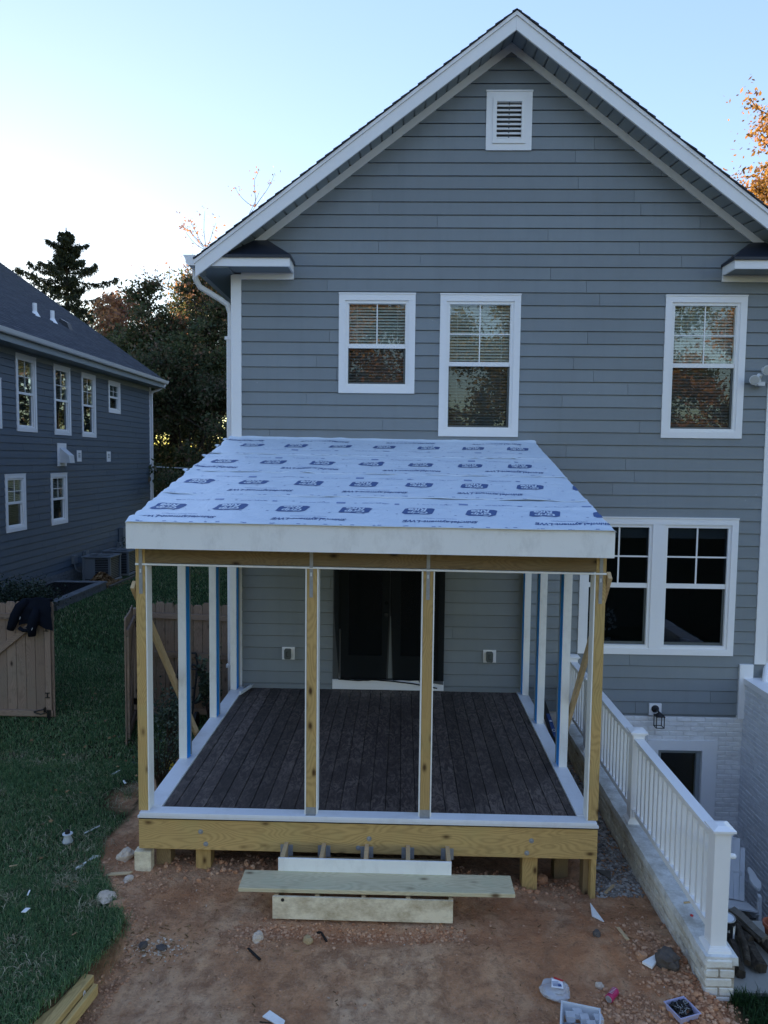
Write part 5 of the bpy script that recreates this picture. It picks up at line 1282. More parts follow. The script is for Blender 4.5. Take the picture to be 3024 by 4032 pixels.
# jacket draped over the gate
jk = thing('jacket', 'dark navy jacket draped over the top of the wooden gate', 'jacket', (-5.5, 10.7, 1.8))
def cloth_panel(m, xl, xr, ztop, zbot, y, fold, nu=24, nv=18, yb=None, seed=0):
    vs = []
    for j in range(nv + 1):
        v = j / nv
        for i in range(nu + 1):
            u = i / nu; x = (xl[0] + (xl[1] - xl[0]) * v) * (1 - u) + (xr[0] + (xr[1] - xr[0]) * v) * u
            zb = zbot(u); z = ztop(u) + (zb - ztop(u)) * v
            bulge = .045 * math.sin(min(1, v * 1.6) * math.pi * .5) + fold * math.sin(u * 15 + seed + 2 * v) * v * .7 + .02 * noise.noise((u * 4, v * 4, seed))
            vs.append((x, y - bulge, z))
    k = len(m.v); fs = []
    for j in range(nv):
        for i in range(nu): a = j * (nu + 1) + i; fs.append((a, a + 1, a + nu + 2, a + nu + 1))
    m.add(vs, fs)
m = MB(); top = lambda u: 1.835 + .03 * math.sin(u * math.pi) 
cloth_panel(m, (-5.66, -5.70), (-5.235, -5.19), top, lambda u: 1.43 + .06 * math.sin(u * 3.6 + .5) , 10.69, .018, seed=1)
cloth_panel(m, (-5.66, -5.60), (-5.235, -5.26), top, lambda u: 1.60, 10.775, -.01, seed=3)
for i in range(25):
    pass
m.box(-5.655, -5.24, 10.69, 10.77, 1.826, 1.85); m.build('body', 'cloth_navy', jk, smooth=True, attr=False)
m = MB(); m.tube([(-5.60, 10.70, 1.83), (-5.68, 10.655, 1.74), (-5.75, 10.64, 1.60), (-5.80, 10.64, 1.47), (-5.825, 10.64, 1.395)], [.05, .075, .075, .065, .055], 14); m.build('sleeve', 'cloth_navy', jk, smooth=True, attr=False)
m = MB(); m.tube([(-5.43, 10.66, 1.72), (-5.46, 10.62, 1.55), (-5.49, 10.61, 1.42), (-5.485, 10.61, 1.31)], [.05, .075, .07, .055], 14); m.build('sleeve', 'cloth_navy', jk, smooth=True, attr=False)
m = MB(); m.tube([(-5.56, 10.63, 1.44), (-5.53, 10.60, 1.40), (-5.62, 10.61, 1.39), (-5.68, 10.62, 1.43)], .028, 8); m.build('hood_edge', 'cloth_navy', jk, smooth=True, attr=False)
m = MB(); m.bar((-5.66, 10.60, 1.56), (-5.645, 10.59, 1.60), .006, .006); m.bar((-5.455, 10.545, 1.415), (-5.44, 10.54, 1.45), .006, .006); m.build('zip_pull', 'plastic_white', jk, attr=False)

# ------------------------------------------------------------------ things right of the railing
wc = thing('adirondack_chair', 'pale grey plastic garden chair with fan back down in the stairwell', 'chair', (4.3, 9.5, -2.43))
CX, CY, CZ = 4.25, 9.12, -1.86; TH = .20
def chpt(x, y, z): return (CX + x * math.cos(TH) - y * math.sin(TH), CY - x * math.sin(TH) - y * math.cos(TH), CZ + z)
# pedestal the chair stands on (stacked pallet), hidden mostly by the can
dk = thing('wood_platform', 'low dark timber platform under the grey garden chair', 'platform', (4.2, 9.2, -2.4))
for k in range(5): box('board', 3.85, 4.70, 8.6 + k * .19, 8.6 + k * .19 + .17, CZ - .035, CZ, 'wood_grey', dk)
for k in range(3): box('bearer', 3.88 + k * .35, 3.97 + k * .35, 8.61, 9.5, -2.43, CZ - .036, 'wood_grey', dk)
m = MB()
for s_ in (-1, 1):
    m.prism([chpt(s_ * .30, .40, 0), chpt(s_ * .30, .34, .55), chpt(s_ * .30, .26, .55), chpt(s_ * .30, .28, 0)], (.035 * -s_, 0, 0))
    m.prism([chpt(s_ * .27, .40, .36), chpt(s_ * .27, -.42, .0), chpt(s_ * .27, -.36, .0), chpt(s_ * .27, .30, .26)], (.035 * -s_, 0, 0))
m.build('legs', 'chair_plastic', wc, attr=False)
for s_ in (-1, 1):
    m = MB(); pts = []
    for a_ in np.linspace(0, 2 * math.pi, 22)[:-1]: pts.append((s_ * .30 + .055 * math.cos(a_) * (1.15 if math.sin(a_) > 0 else .8), -.04 + .25 * math.sin(a_), .56))
    m.prism([chpt(*p) for p in pts], (0, 0, .03)); m.build('armrest', 'chair_plastic', wc, attr=False)
for k in range(6):
    y = .36 - k * .095; z = .36 - k * .035; m = MB(); m.add([chpt(-.26, y, z), chpt(.26, y, z), chpt(.26, y - .085, z - .03), chpt(-.26, y - .085, z - .03), chpt(-.26, y, z + .02), chpt(.26, y, z + .02), chpt(.26, y - .085, z - .01), chpt(-.26, y - .085, z - .01)], BOXF); m.build('seat_slat', 'chair_plastic', wc, attr=False)
for k in range(7):
    u = (k - 3) / 3.0; wb = .062; xb = u * .19; xt = u * .265; zt = .98 - .20 * u * u - .02 * abs(u); m = MB()
    def bp(x, t_, o=0): return chpt(x, -.13 - .34 * t_ - .02 + o * 1.0 + .05 * (abs(x) / .3) ** 2, .22 + (zt - .22) * t_)
    w0, w1 = .030, .0445 if abs(u) < .9 else .036
    m.add([bp(xb - w0, 0), bp(xb + w0, 0), bp(xt + w1 - .02 * (u > .8), 1), bp(xt - w1 + .02 * (u < -.8), 1), bp(xb - w0, 0, .02), bp(xb + w0, 0, .02), bp(xt + w1 - .02 * (u > .8), 1, .02), bp(xt - w1 + .02 * (u < -.8), 1, .02)], [(0, 1, 2, 3), (7, 6, 5, 4), (0, 4, 5, 1), (1, 5, 6, 2), (2, 6, 7, 3), (3, 7, 4, 0)]); m.build('back_slat', 'chair_plastic', wc, attr=False)
m = MB()
for t_, hw in ((.36, .215), (.02, .20), (.9, .20)): z = .22 + .76 * t_ * (.92 if t_ > .8 else 1); y = -.15 - .34 * t_ + .01; m.add([chpt(-hw, y, z - .028), chpt(hw, y, z - .028), chpt(hw, y - .02, z - .028), chpt(-hw, y - .02, z - .028), chpt(-hw, y, z + .028), chpt(hw, y, z + .028), chpt(hw, y - .02, z + .028), chpt(-hw, y - .02, z + .028)], BOXF)
m.build('back_rail', 'chair_plastic', wc, attr=False)
pc = thing('paint_can', 'black paint can with silver rim and white label standing on the firewood', 'paint can', (2.74, 5.95, .0))
px_, py_, pz_ = 2.80, 6.05, -.05
m = MB(); m.lathe((px_, py_, pz_), [(.080, 0), (.082, .005), (.082, .185), (.080, .19)], 32); m.build('body', 'grey_black' if 'grey_black' in M else 'black_metal', pc, attr=False, smooth=False)
m = MB(); m.lathe((px_, py_, pz_ + .186), [(.083, 0), (.086, .004), (.083, .010), (.078, .008), (.074, .004), (.05, .003), (.0, .003)], 32); m.build('rim', 'galv', pc, attr=False)
m = MB(); m.lathe((px_, py_, pz_ + .1905), [(.073, 0), (.0, .001)], 28); m.build('lid', 'plastic_white', pc, attr=False)
def wrap_text(G, cx, cy, z0, R_, ang0, parent, mat, nm='lettering'):
    vs = [(cx + R_ * math.cos(ang0 + x / R_), cy + R_ * math.sin(ang0 + x / R_), z0 + y) for x, y, z in G[0]]; mk(nm, vs, G[1], mat, parent)
wrap_text(fit(text_geo('paint', .05), .085), px_, py_, pz_ + .115, .0828, -1.95, pc, 'plastic_white')
wrap_text(fit(text_geo('interior', .05), .06), px_, py_, pz_ + .03, .0828, -1.85, pc, 'plastic_white')
m = MB(); n = 10; vs = []
for i in range(n + 1):
    a_ = -1.05 + .95 * i / n; 
    for z in (.01, .145): vs.append((px_ + .0832 * math.cos(a_), py_ + .0832 * math.sin(a_), pz_ + z))
m.add(vs, [(2 * i, 2 * i + 2, 2 * i + 3, 2 * i + 1) for i in range(n)]); m.build('label', 'trim_white', pc, attr=False, fix=False)
m = MB()
for r_ in range(7):
    for i in range(6):
        a_ = -.98 + .80 * i / 5.5; vs = [(px_ + .0836 * math.cos(a_ + d_), py_ + .0836 * math.sin(a_ + d_), pz_ + .03 + r_ * .016 + dz) for d_, dz in ((0, 0), (.10, 0), (.10, .004), (0, .004))]; m.add(vs, [(0, 1, 2, 3)])
m.build('label_print', 'grey_plastic', pc, attr=False, fix=False)
m = MB(); m.tube([(px_ + .085 * math.cos(a_), py_ + .085 * math.sin(a_), pz_ + .16 - .05 * math.sin((a_ + 1.2) / 2.2 * math.pi) * (a_ > -1.2)) for a_ in np.linspace(-1.2, 1.0, 14)], .0022, 5); m.build('handle', 'galv', pc, attr=False)
def log(p0, p1, r0, r1, lab, split=False, mat='bark', seed=1):
    r = random.Random(seed); p0 = Vector(p0); p1 = Vector(p1); m = MB(); n = 8; N = 5 if split else 12; d = (p1 - p0).normalized(); a = d.orthogonal().normalized(); b = d.cross(a); vs = []; ang = [2 * math.pi * k / N + r.uniform(-.2, .2) for k in range(N)]; rad = [r.uniform(.7, 1.15) if split else r.uniform(.93, 1.06) for k in range(N)]; ph = r.uniform(0, 6)
    for i in range(n + 1):
        t_ = i / n; c_ = p0.lerp(p1, t_) + a * .008 * math.sin(t_ * 5 + ph)
        for k in range(N): R_ = (r0 + (r1 - r0) * t_) * rad[k] * (1 + .08 * noise.noise((k * 2.1, t_ * 6, seed))); vs.append(c_ + (a * math.cos(ang[k] + ph) + b * math.sin(ang[k] + ph)) * R_)
    fs = [(i * N + k, i * N + (k + 1) % N, (i + 1) * N + (k + 1) % N, (i + 1) * N + k) for i in range(n) for k in range(N)] + [tuple(range(N)), tuple(n * N + k for k in range(N))]
    m.add(vs, fs); o = m.build('firewood_log', mat, attr=False, smooth=False); return tag(o, lab, 'log', 'firewood beside the paint can')
Z0 = -.06
log((2.97, 6.28, Z0 + .10), (3.10, 5.94, Z0 + .08), .050, .045, 'pale split firewood log lying on top of the pile, right of the paint can', True, 'wood_grey', 2)
log((2.94, 6.10, Z0 + .09), (2.84, 5.70, Z0 + .04), .030, .027, 'thin round mottled firewood branch in the middle of the pile', False, 'bark', 3)
log((2.83, 6.0, Z0 + .02), (2.76, 5.62, Z0 + .0), .045, .045, 'dark split firewood log nearest the brick pier', True, 'bark', 4)
log((2.98, 6.1, Z0 + .03), (2.93, 5.68, Z0 + .0), .055, .055, 'dark split firewood log right of the thin round branch', True, 'bark', 5)
log((2.98, 6.3, Z0 + .06), (3.16, 5.78, Z0 + .02), .050, .050, 'black firewood log at the right end of the pile', True, 'bark', 6)
log((2.84, 6.35, Z0 + .02), (2.98, 5.95, Z0 + .06), .045, .045, 'dark firewood log under the pale split one', True, 'bark', 7)
log((2.70, 6.20, Z0 - .01), (2.78, 5.82, Z0 - .03), .04, .04, 'firewood log under the paint can', True, 'bark', 8)
log((2.95, 6.22, Z0 + .10), (3.02, 5.90, Z0 + .09), .018, .014, 'short thin stick on the firewood pile', False, 'bark', 9)
tp = thing('terracotta_pot', 'orange clay flower pot at the right edge beside the firewood', 'flower pot', (3.21, 6.05, -.1)); m = MB(); m.lathe((3.225, 6.08, -.08), [(.05, 0), (.07, .13), (.082, .13), (.082, .16), (.07, .16), (.06, .08), (.0, .07)], 24); m.build('pot', 'terracotta', tp, attr=False)

# ------------------------------------------------------------------ loose things on the soil
def gz(x, y): return ground_z(x, y)
def rock(name, x, y, s, mat, lab, cat='stone', seed=0, flat=.7, group=None, top=True, sink=.25):
    bm = bmesh.new(); bmesh.ops.create_icosphere(bm, subdivisions=3, radius=1)
    for v in bm.verts:
        n_ = v.co.copy(); q = 1 + .32 * noise.noise(n_ * 1.3 + Vector((seed * 7, 0, 0))) + .16 * noise.noise(n_ * 3 + Vector((seed, 5, 0))) + .06 * noise.noise(n_ * 9)
        f = Vector((round(n_.x * 2.2) / 2.2, round(n_.y * 2.2) / 2.2, round(n_.z * 2.2) / 2.2)); v.co = (n_ * .6 + f * .4) * q
        v.co.x *= s; v.co.y *= s * .8; v.co.z *= s * flat
    me = bpy.data.meshes.new(name); bm.to_mesh(me); bm.free(); me.materials.append(M[mat]); a = me.attributes.new('rnd', 'FLOAT', 'FACE'); a.data.foreach_set('value', np.full(len(me.polygons), .5, np.float32))
    o = link(name, me, None, Matrix.Translation((x, y, gz(x, y) + s * flat * (1 - sink * 2))) @ Matrix.Rotation(seed * 1.3, 4, 'Z'))
    if lab: tag(o, lab, cat, group)
    return o
rock('stone', -1.17, 5.90, .055, 'rock_pale', 'pale square stone on the soil left of the step box', seed=1, flat=.8)
rock('stone', -.745, 5.90, .045, 'rock_ochre', 'rounded ochre stone on the soil below the dirty riser', seed=2, flat=.85)
rock('stone', -2.70, 6.95, .085, 'rock_pale', 'pinkish stone against the left corner post of the porch', seed=3)
rock('stone', -2.62, 6.28, .10, 'rock_pale', 'long flat pale stone where the grass meets the soil', seed=4, flat=.35)
rock('stone', -2.50, 6.20, .07, 'clod', 'brown slab of stone beside the long flat pale stone', seed=5, flat=.35)
rock('stone', -2.55, 6.62, .05, 'rock_pale', 'small pale stone in front of the white wrapped post base', seed=6, flat=.5)
rock('stone', -1.93, 7.05, .085, 'clod_red', 'orange stone under the porch beside the left ground post', seed=7)
rock('stone', 1.43, 7.0, .07, 'clod_red', 'reddish stone under the porch right of the middle ground post', seed=8)
rock('stone', 2.20, 5.72, .10, 'rock_dark', 'dark boulder against the foot of the stained brick wall', seed=9, flat=.8)
rock('stone', 2.02, 5.80, .05, 'clod', 'brown stone left of the dark boulder by the brick wall', seed=10)
rock('stone', 1.72, 6.05, .04, 'rock_dark', 'small black stone on the bare soil between plank end and brick wall', seed=11)
rock('stone', 1.60, 5.50, .035, 'rock_pale', 'small pale stone above the pink drinks can', seed=12)
rock('stone', -2.13, 5.83, .04, 'rock_dark', 'small grey stone near the lawn edge below the flat stone', seed=13)
rock('stone', -1.97, 5.83, .05, 'rock_dark', 'flat blue grey stone among white pebbles', seed=14, flat=.3)
def scrap(pts, th, mat, lab, cat='wood scrap', name='wood_scrap', group=None, lift=.012, tilt=0):
    m = MB(); P_ = [Vector((x, y, gz(x, y) + lift + (tilt if i == 0 else 0))) for i, (x, y) in enumerate(pts)]
    zc = sum(p.z for p in P_) / len(P_); P_ = [Vector((p.x, p.y, zc + (p.z - zc) * .5)) for p in P_]
    m.prism(P_, (0, 0, th)); return tag(m.build(name, mat, attr=False), lab, cat, group)
from_uv = None
scrap([(1.80, 6.58), (1.76, 6.36), (1.84, 6.26)], .012, 'pvc_board', 'thin white triangular offcut with blue print on the soil')
m = MB(); [m.box(1.785 + .01 * k, 1.815 + .01 * k, 6.32 + .05 * k, 6.34 + .05 * k, gz(1.8, 6.4) + .0255, gz(1.8, 6.4) + .0265) for k in range(2)]; m2_ = m.build('offcut_print', 'print_blue', bpy.data.objects['wood_scrap'], attr=False)
scrap([(2.00, 5.72), (2.06, 5.66), (2.25, 5.88)], .020, 'pvc_board', 'white wedge shaped offcut beside the dark boulder')
scrap([(1.91, 6.13), (1.94, 6.14), (1.975, 5.97), (1.945, 5.96)], .008, 'wood_spruce', 'flat pale shim stick lying between the two white offcuts')
scrap([(2.00, 7.17), (2.15, 7.15), (2.11, 7.00)], .015, 'wood_grey', 'grey triangular wood offcut on the gravel behind the right porch post')
scrap([(1.99, 6.80), (2.11, 6.93), (2.13, 6.91), (2.01, 6.78)], .008, 'wood_spruce', 'short pale stick in front of the gravel strip')
scrap([(-.99, 5.15), (-.945, 5.21), (-.815, 5.115), (-.82, 5.06), (-.86, 5.07)], .008, 'pvc_board', 'small bluish white rectangular offcut near the bottom edge of the soil')
scrap([(-1.235, 5.77), (-1.22, 5.775), (-1.10, 5.66), (-1.115, 5.65)], .014, 'rubber_black', 'dark metal stick on the soil below the pale square stone', 'metal scrap', 'metal_scrap')
scrap([(-1.0, 5.09), (-1.0, 5.10), (-.91, 5.09), (-.91, 5.085)], .006, 'bark', 'thin twig beside the bluish offcut', 'twig', 'twig')
m = MB(); z = gz(-.64, 6.0) + .012; m.bar((-.69, 6.04, z), (-.65, 6.045, z), .02, .012); m.bar((-.65, 6.045, z), (-.59, 5.93, z), .016, .012); tag(m.build('metal_bracket', 'rubber_black', attr=False), 'small bent dark bracket beside the ochre stone', 'bracket')
scrap([(-3.32, 7.40), (-3.31, 7.38), (-3.21, 7.55), (-3.22, 7.57)], .008, 'pvc_board', 'slim white stick where grass meets soil left of the porch')
scrap([(-3.05, 6.87), (-3.03, 6.97), (-2.96, 6.96), (-3.0, 6.92)], .012, 'pvc_board', 'broken white splinter left of the porch corner')
scrap([(-3.11, 6.72), (-3.05, 6.84), (-3.04, 6.82), (-3.09, 6.71)], .02, 'pvc_board', 'narrow white trim offcut in the grass below the splinter')
scrap([(-2.77, 6.63), (-2.74, 6.68), (-2.54, 6.71), (-2.56, 6.67)], .010, 'wood_spruce', 'long pale wood sliver in front of the wrapped post base')
scrap([(-3.17, 7.05), (-3.13, 7.16), (-3.10, 7.14), (-3.13, 7.05)], .006, 'wood_greenish', 'greenish chip of wood lying in the grass left of the soil')
scrap([(-3.60, 8.84), (-3.56, 8.96), (-3.53, 8.97), (-3.57, 8.84)], .006, 'pvc_board', 'crumpled white scrap on the worn soil in front of the gate')
scrap([(-3.39, 8.66), (-3.38, 8.68), (-3.32, 8.60), (-3.34, 8.58)], .006, 'pvc_board', 'tiny white scrap right below the crumpled one')
scrap([(-3.26, 6.01), (-3.25, 6.07), (-3.21, 6.07), (-3.22, 6.01)], .006, 'pvc_board', 'square white chip in the middle of the near grass', lift=.035)
scrap([(-3.335, 6.25), (-3.355, 6.33), (-3.345, 6.335), (-3.325, 6.26)], .006, 'pvc_board', 'thin white splinter above the square white chip in the grass', lift=.035)
scrap([(-3.74, 6.70), (-3.745, 6.715), (-3.68, 6.74), (-3.68, 6.725)], .006, 'wood_spruce', 'pale splinter at the left edge of the near grass', lift=.035)
scrap([(2.67, 6.70), (2.67, 6.715), (2.75, 6.72), (2.75, 6.705)], .006, 'wood_spruce', 'x')
o = bpy.data.objects[-1] if False else None
for ob in list(bpy.data.objects):
    if ob.get('label') == 'x': bpy.data.objects.remove(ob)
m = MB(); m.bar((2.47, 6.10, .226), (2.56, 6.12, .226), .012, .01); tag(m.build('wood_scrap', 'wood_spruce', attr=False), 'little wood chip on top of the low brick wall under the railing', 'wood scrap')
m = MB(); m.lathe((2.47, 5.93, .217), [(.012, 0), (.014, .008), (.0, .014)], 8); tag(m.build('red_cap', 'red_print', attr=False), 'tiny red bit on top of the low brick wall', 'cap')
# solar garden light fallen in the grass
sl_ = thing('garden_light', 'small clear garden light with black top standing in the grass left of the porch', 'garden light', (-3.40, 7.2, 0))
m = MB(); m.lathe((-3.40, 7.2, .02), [(.05, 0), (.055, .01), (.04, .05), (.028, .09), (.0, .09)], 16); m.build('base', 'clear_plastic', sl_, attr=False)
m = MB(); m.lathe((-3.40, 7.2, .11), [(.05, 0), (.05, .006), (.0, .008)], 18); m.build('shade', 'plastic_white', sl_, attr=False); m = MB(); m.lathe((-3.40, 7.2, .118), [(.026, 0), (.024, .025), (.010, .04), (0, .04)], 14); m.build('cap', 'rubber_black', sl_, attr=False)
# lumber bottom left
def lumber(p0, p1, w_, h_, lab): return tag(beam('lumber', p0, p1, w_, h_, 'wood_treated', None, c=.004), lab, 'lumber', 'treated lumber stacked in the bottom left corner')
lumber((-2.475, 5.36, -.085), (-2.62, 4.35, -.085), .089, .089, 'treated post at the left of the corner stack')
lb_ = lumber((-2.385, 5.36, -.075), (-2.53, 4.35, -.075), .086, .11, 'middle treated post of the corner stack, a white O on its side')
lumber((-2.315, 5.32, -.11), (-2.46, 4.35, -.11), .040, .089, 'narrow treated board at the right of the corner stack')
m = MB(); m.tube([(-2.352 + .0005, 5.20 + .014 * math.cos(a_), -.06 + .022 * math.sin(a_)) for a_ in np.linspace(0, 6.28, 16)], .003, 5, False)
ov = m.build('chalk_mark', 'plastic_white', lb_, attr=False)
scrap([(-2.26, 5.10), (-2.18, 5.085), (-2.19, 4.97), (-2.29, 4.98)], .02, 'riser_dirty', 'flat pale board offcut right of the corner lumber')
# plastic bag, pink can, fastener tray, parts box
bagt = thing('plastic_bag', 'crumpled clear plastic bag with a printed label on the soil', 'bag', (1.25, 5.45, -.13))
bm = bmesh.new(); bmesh.ops.create_icosphere(bm, subdivisions=4, radius=1)
zb = gz(1.25, 5.45)
for v in bm.verts:
    q = v.co.copy(); n_ = 1 + .25 * noise.noise(q * 1.6) + .14 * abs(noise.noise(q * 4.3)) + .05 * noise.noise(q * 10); v.co = Vector((q.x * .115 * n_, q.y * .10 * n_, max(q.z, -.45) * .055 * n_ + .026))
    v.co += Vector((1.25, 5.45, zb))
me = bpy.data.meshes.new('bag'); bm.to_mesh(me); bm.free(); me.materials.append(M['clear_plastic']); link('bag', me, bagt)
m = MB(); m.add([(1.20, 5.39, zb + .095), (1.29, 5.38, zb + .092), (1.30, 5.46, zb + .098), (1.22, 5.48, zb + .10)], [(0, 1, 2, 3)]); m.build('label', 'trim_white', bagt, attr=False, fix=False)
m = MB(); m.add([(1.235, 5.475, zb + .102), (1.30, 5.445, zb + .102), (1.31, 5.46, zb + .102), (1.24, 5.495, zb + .104)], [(0, 1, 2, 3)]); m.build('label_stripe', 'red_print', bagt, attr=False, fix=False)
m = MB(); [m.box(1.215, 1.275 - .01 * (k % 2), 5.40 + .014 * k, 5.405 + .014 * k, zb + .0985, zb + .0995) for k in range(4)]; m.box(1.255, 1.28, 5.395, 5.42, zb + .0985, zb + .0998); m.build('label_print', 'print_blue', bagt, attr=False)
can = thing('drinks_can', 'dented pink drinks can lying on the soil', 'can', (1.66, 5.40, -.13)); z = gz(1.66, 5.40) + .032; a = Vector((1.625, 5.34, z)); b = Vector((1.705, 5.43, z + .006)); d = (b - a).normalized()
m = MB(); m.tube([a, a + d * .006, a + d * .03, a + d * .06, a + d * .09, a + d * .112, a + d * .12], [.022, .032, .031, .028, .032, .031, .026], 20); m.build('body', 'pink_can', can, attr=False)
m = MB(); m.tube([a - d * .002, a + d * .001], [.025, .026], 18); m.build('end', 'galv', can, attr=False)
G = fit(text_geo('FIZZ', .05), .06); G0 = G
m = MB()
for k in range(5): t_ = .03 + k * .016; c0 = a + d * t_; s_ = d.cross(Vector((0, 0, 1))).normalized(); m.bar(c0 + Vector((0, 0, .0315)) - s_ * .014, c0 + d * .008 + Vector((0, 0, .0315)) + s_ * .012, .004, .001)
m.build('swirl_print', 'plastic_white', can, attr=False)
def open_box(name, cx, cy, wx, wy, h, ang, mat, parent, t_=.003, taper=.88):
    zb_ = gz(cx, cy); R3 = Matrix.Translation((cx, cy, zb_)) @ Matrix.Rotation(ang, 4, 'Z'); v = []
    for s_, z_, q in ((taper, 0, 0), (1, h, 0), (1, h, t_), (taper, .003, t_)):
        for a_, b_ in ((-1, -1), (1, -1), (1, 1), (-1, 1)): v.append(R3 @ Vector((a_ * (wx / 2 * s_ - q), b_ * (wy / 2 * s_ - q), z_)))
    f = [(3, 2, 1, 0)] + [(i, (i + 1) % 4, 4 + (i + 1) % 4, 4 + i) for i in range(4)] + [(4 + i, 4 + (i + 1) % 4, 8 + (i + 1) % 4, 8 + i) for i in range(4)] + [(8 + i, 8 + (i + 1) % 4, 12 + (i + 1) % 4, 12 + i) for i in range(4)] + [(12, 13, 14, 15)]
    mm = MB(); mm.add(v, f); o = mm.build(name, mat, parent, attr=False, fix=False)
    mm = MB(); e = .008
    for a0_, a1_, b0_, b1_ in ((-wx / 2 - e, wx / 2 + e, -wy / 2 - e, -wy / 2), (-wx / 2 - e, wx / 2 + e, wy / 2, wy / 2 + e), (-wx / 2 - e, -wx / 2, -wy / 2, wy / 2), (wx / 2, wx / 2 + e, -wy / 2, wy / 2)):
        vv = [R3 @ Vector(p) for p in boxv(a0_, a1_, b0_, b1_, h - .003, h + .002)]; mm.add(vv, BOXF)
    mm.build('rim', mat, parent, attr=False); return R3
tr = thing('fastener_tray', 'lavender plastic tray full of black brackets and screws', 'tray', (2.12, 5.24, -.13)); R3 = open_box('tray', 2.13, 5.21, .17, .17, .055, .35, 'lavender_plastic', tr); r = random.Random(5); m = MB()
for i in range(90): c0 = R3 @ Vector((r.uniform(-.068, .068), r.uniform(-.068, .068), r.uniform(.03, .066))); d_ = Vector((r.uniform(-1, 1), r.uniform(-1, 1), r.uniform(-.5, .5))).normalized(); m.bar(c0 - d_ * .012, c0 + d_ * .012, .014, .006)
m.build('black_clips', 'rubber_black', tr, attr=False); m = MB()
for i in range(16): c0 = R3 @ Vector((r.uniform(-.06, .06), r.uniform(-.06, .06), .068)); d_ = Vector((r.uniform(-1, 1), r.uniform(-1, 1), r.uniform(-.2, .2))).normalized(); m.tube([c0 - d_ * .02, c0 + d_ * .02], .0018, 5)
m.build('screws', 'galv', tr, attr=False)
bx = thing('parts_box', 'white plastic box holding clear bags and fasteners at the bottom edge', 'box', (1.35, 5.18, -.13)); R3 = open_box('box', 1.36, 5.13, .27, .24, .10, -.25, 'plastic_white', bx); m = MB()
for i in range(5): c0 = R3 @ Vector((-.07 + .05 * i, r.uniform(-.05, .06), .075)); m.add([c0 + Vector(p) for p in boxv(-.032, .03, -.03, .03, -.02, .025)], BOXF)
m.build('clear_packets', 'clear_plastic', bx, attr=False); m = MB()
for i in range(60): c0 = R3 @ Vector((r.uniform(-.11, .11), r.uniform(-.09, .0), r.uniform(.03, .06))); d_ = Vector((r.uniform(-1, 1), r.uniform(-1, 1), r.uniform(-.5, .5))).normalized(); m.bar(c0 - d_ * .012, c0 + d_ * .012, .010, .004)
m.build('fasteners', 'galv', bx, attr=False)
# yellow leaf
def leaf_shape(cx, cy, cz, s_, yaw, tilt):
    pts = []
    for i in range(15): a_ = 2 * math.pi * i / 15; q = s_ * (1.0 if i % 3 == 0 else .55); pts.append((q * math.cos(a_), q * math.sin(a_), .12 * q * math.sin(i * 2.2)))
    R3 = Matrix.Translation((cx, cy, cz)) @ Matrix.Rotation(yaw, 4, 'Z') @ Matrix.Rotation(tilt, 4, 'X'); return [R3 @ Vector((0, 0, 0))] + [R3 @ Vector(p) for p in pts], [(0, 1 + i, 1 + (i + 1) % 15) for i in range(15)]
m = MB(); m.add(*leaf_shape(-2.80, 8.65, .22, .10, .4, .9)); tag(m.build('fallen_leaf', 'leaf_yellow', attr=False, fix=False), 'yellow maple leaf caught in the shrub beside the porch', 'leaf')

# ------------------------------------------------------------------ soil crumbs, pebbles, gravel (stuff)
ICO = None
def crumbs(name, n, sampler, size, mat, flat=.7, seed=1):
    r = random.Random(seed); base = []
    for q in range(6):
        bm = bmesh.new(); bmesh.ops.create_icosphere(bm, subdivisions=1, radius=1); vs = np.array([tuple(v.co * (1 + .38 * noise.noise(v.co * 1.5 + Vector((q * 5, 0, 0))))) for v in bm.verts]); vs[:, 2] *= flat; fs = np.array([[v.index for v in f.verts] for f in bm.faces]); bm.free(); base.append((vs, fs))
    V_ = []; F_ = []; A_ = []; k = 0
    for i in range(n):
        p = sampler(r)
        if p is None: continue
        x, y = p; s_ = size[0] * (size[1] / size[0]) ** (r.random() ** 2.2); vs, fs = base[r.randrange(6)]; a = r.uniform(0, 6.28); ca, sa = math.cos(a), math.sin(a)
        q = vs * s_ * np.array([r.uniform(.7, 1.3), 1, 1]); q = np.stack([q[:, 0] * ca - q[:, 1] * sa, q[:, 0] * sa + q[:, 1] * ca, q[:, 2]], 1); q += np.array([x, y, gz(x, y) + s_ * flat * .35]); V_.append(q); F_.append(fs + k); k += len(vs); A_ += [r.random()] * len(fs)
    V_ = np.concatenate(V_); F_ = np.concatenate(F_); me = bpy.data.meshes.new(name); me.from_pydata(V_.tolist(), [], F_.tolist()); me.materials.append(M[mat]); a = me.attributes.new('rnd', 'FLOAT', 'FACE'); a.data.foreach_set('value', np.array(A_, dtype=np.float32)); o = link(name, me); return tag(o, kind='stuff')
def soil_ok(x, y): return x > edge_x(y) + .08 and x < 2.40
def s_all(r):
    x, y = r.uniform(-2.6, 2.4), r.uniform(4.9, 7.1)
    return (x, y) if soil_ok(x, y) and noise.noise((x * 1.7, y * 1.7, 4)) > r.uniform(-.5, .7) else None
def s_patch(cx, cy, sx, sy):
    def f(r):
        x, y = r.gauss(cx, sx), r.gauss(cy, sy); return (x, y) if soil_ok(x, y) or (x < 2.62 and y < 5.4) else None
    return f
tag(crumbs('soil_crumbs', 3800, s_all, (.003, .014), 'clod', .6, 1), kind='stuff')
crumbs('soil_crumbs', 450, s_patch(-1.2, 5.95, .15, .09), (.004, .018), 'clod', .7, 2); crumbs('soil_crumbs', 110, s_patch(-2.0, 5.82, .12, .05), (.006, .016), 'rock_pale', .5, 3)
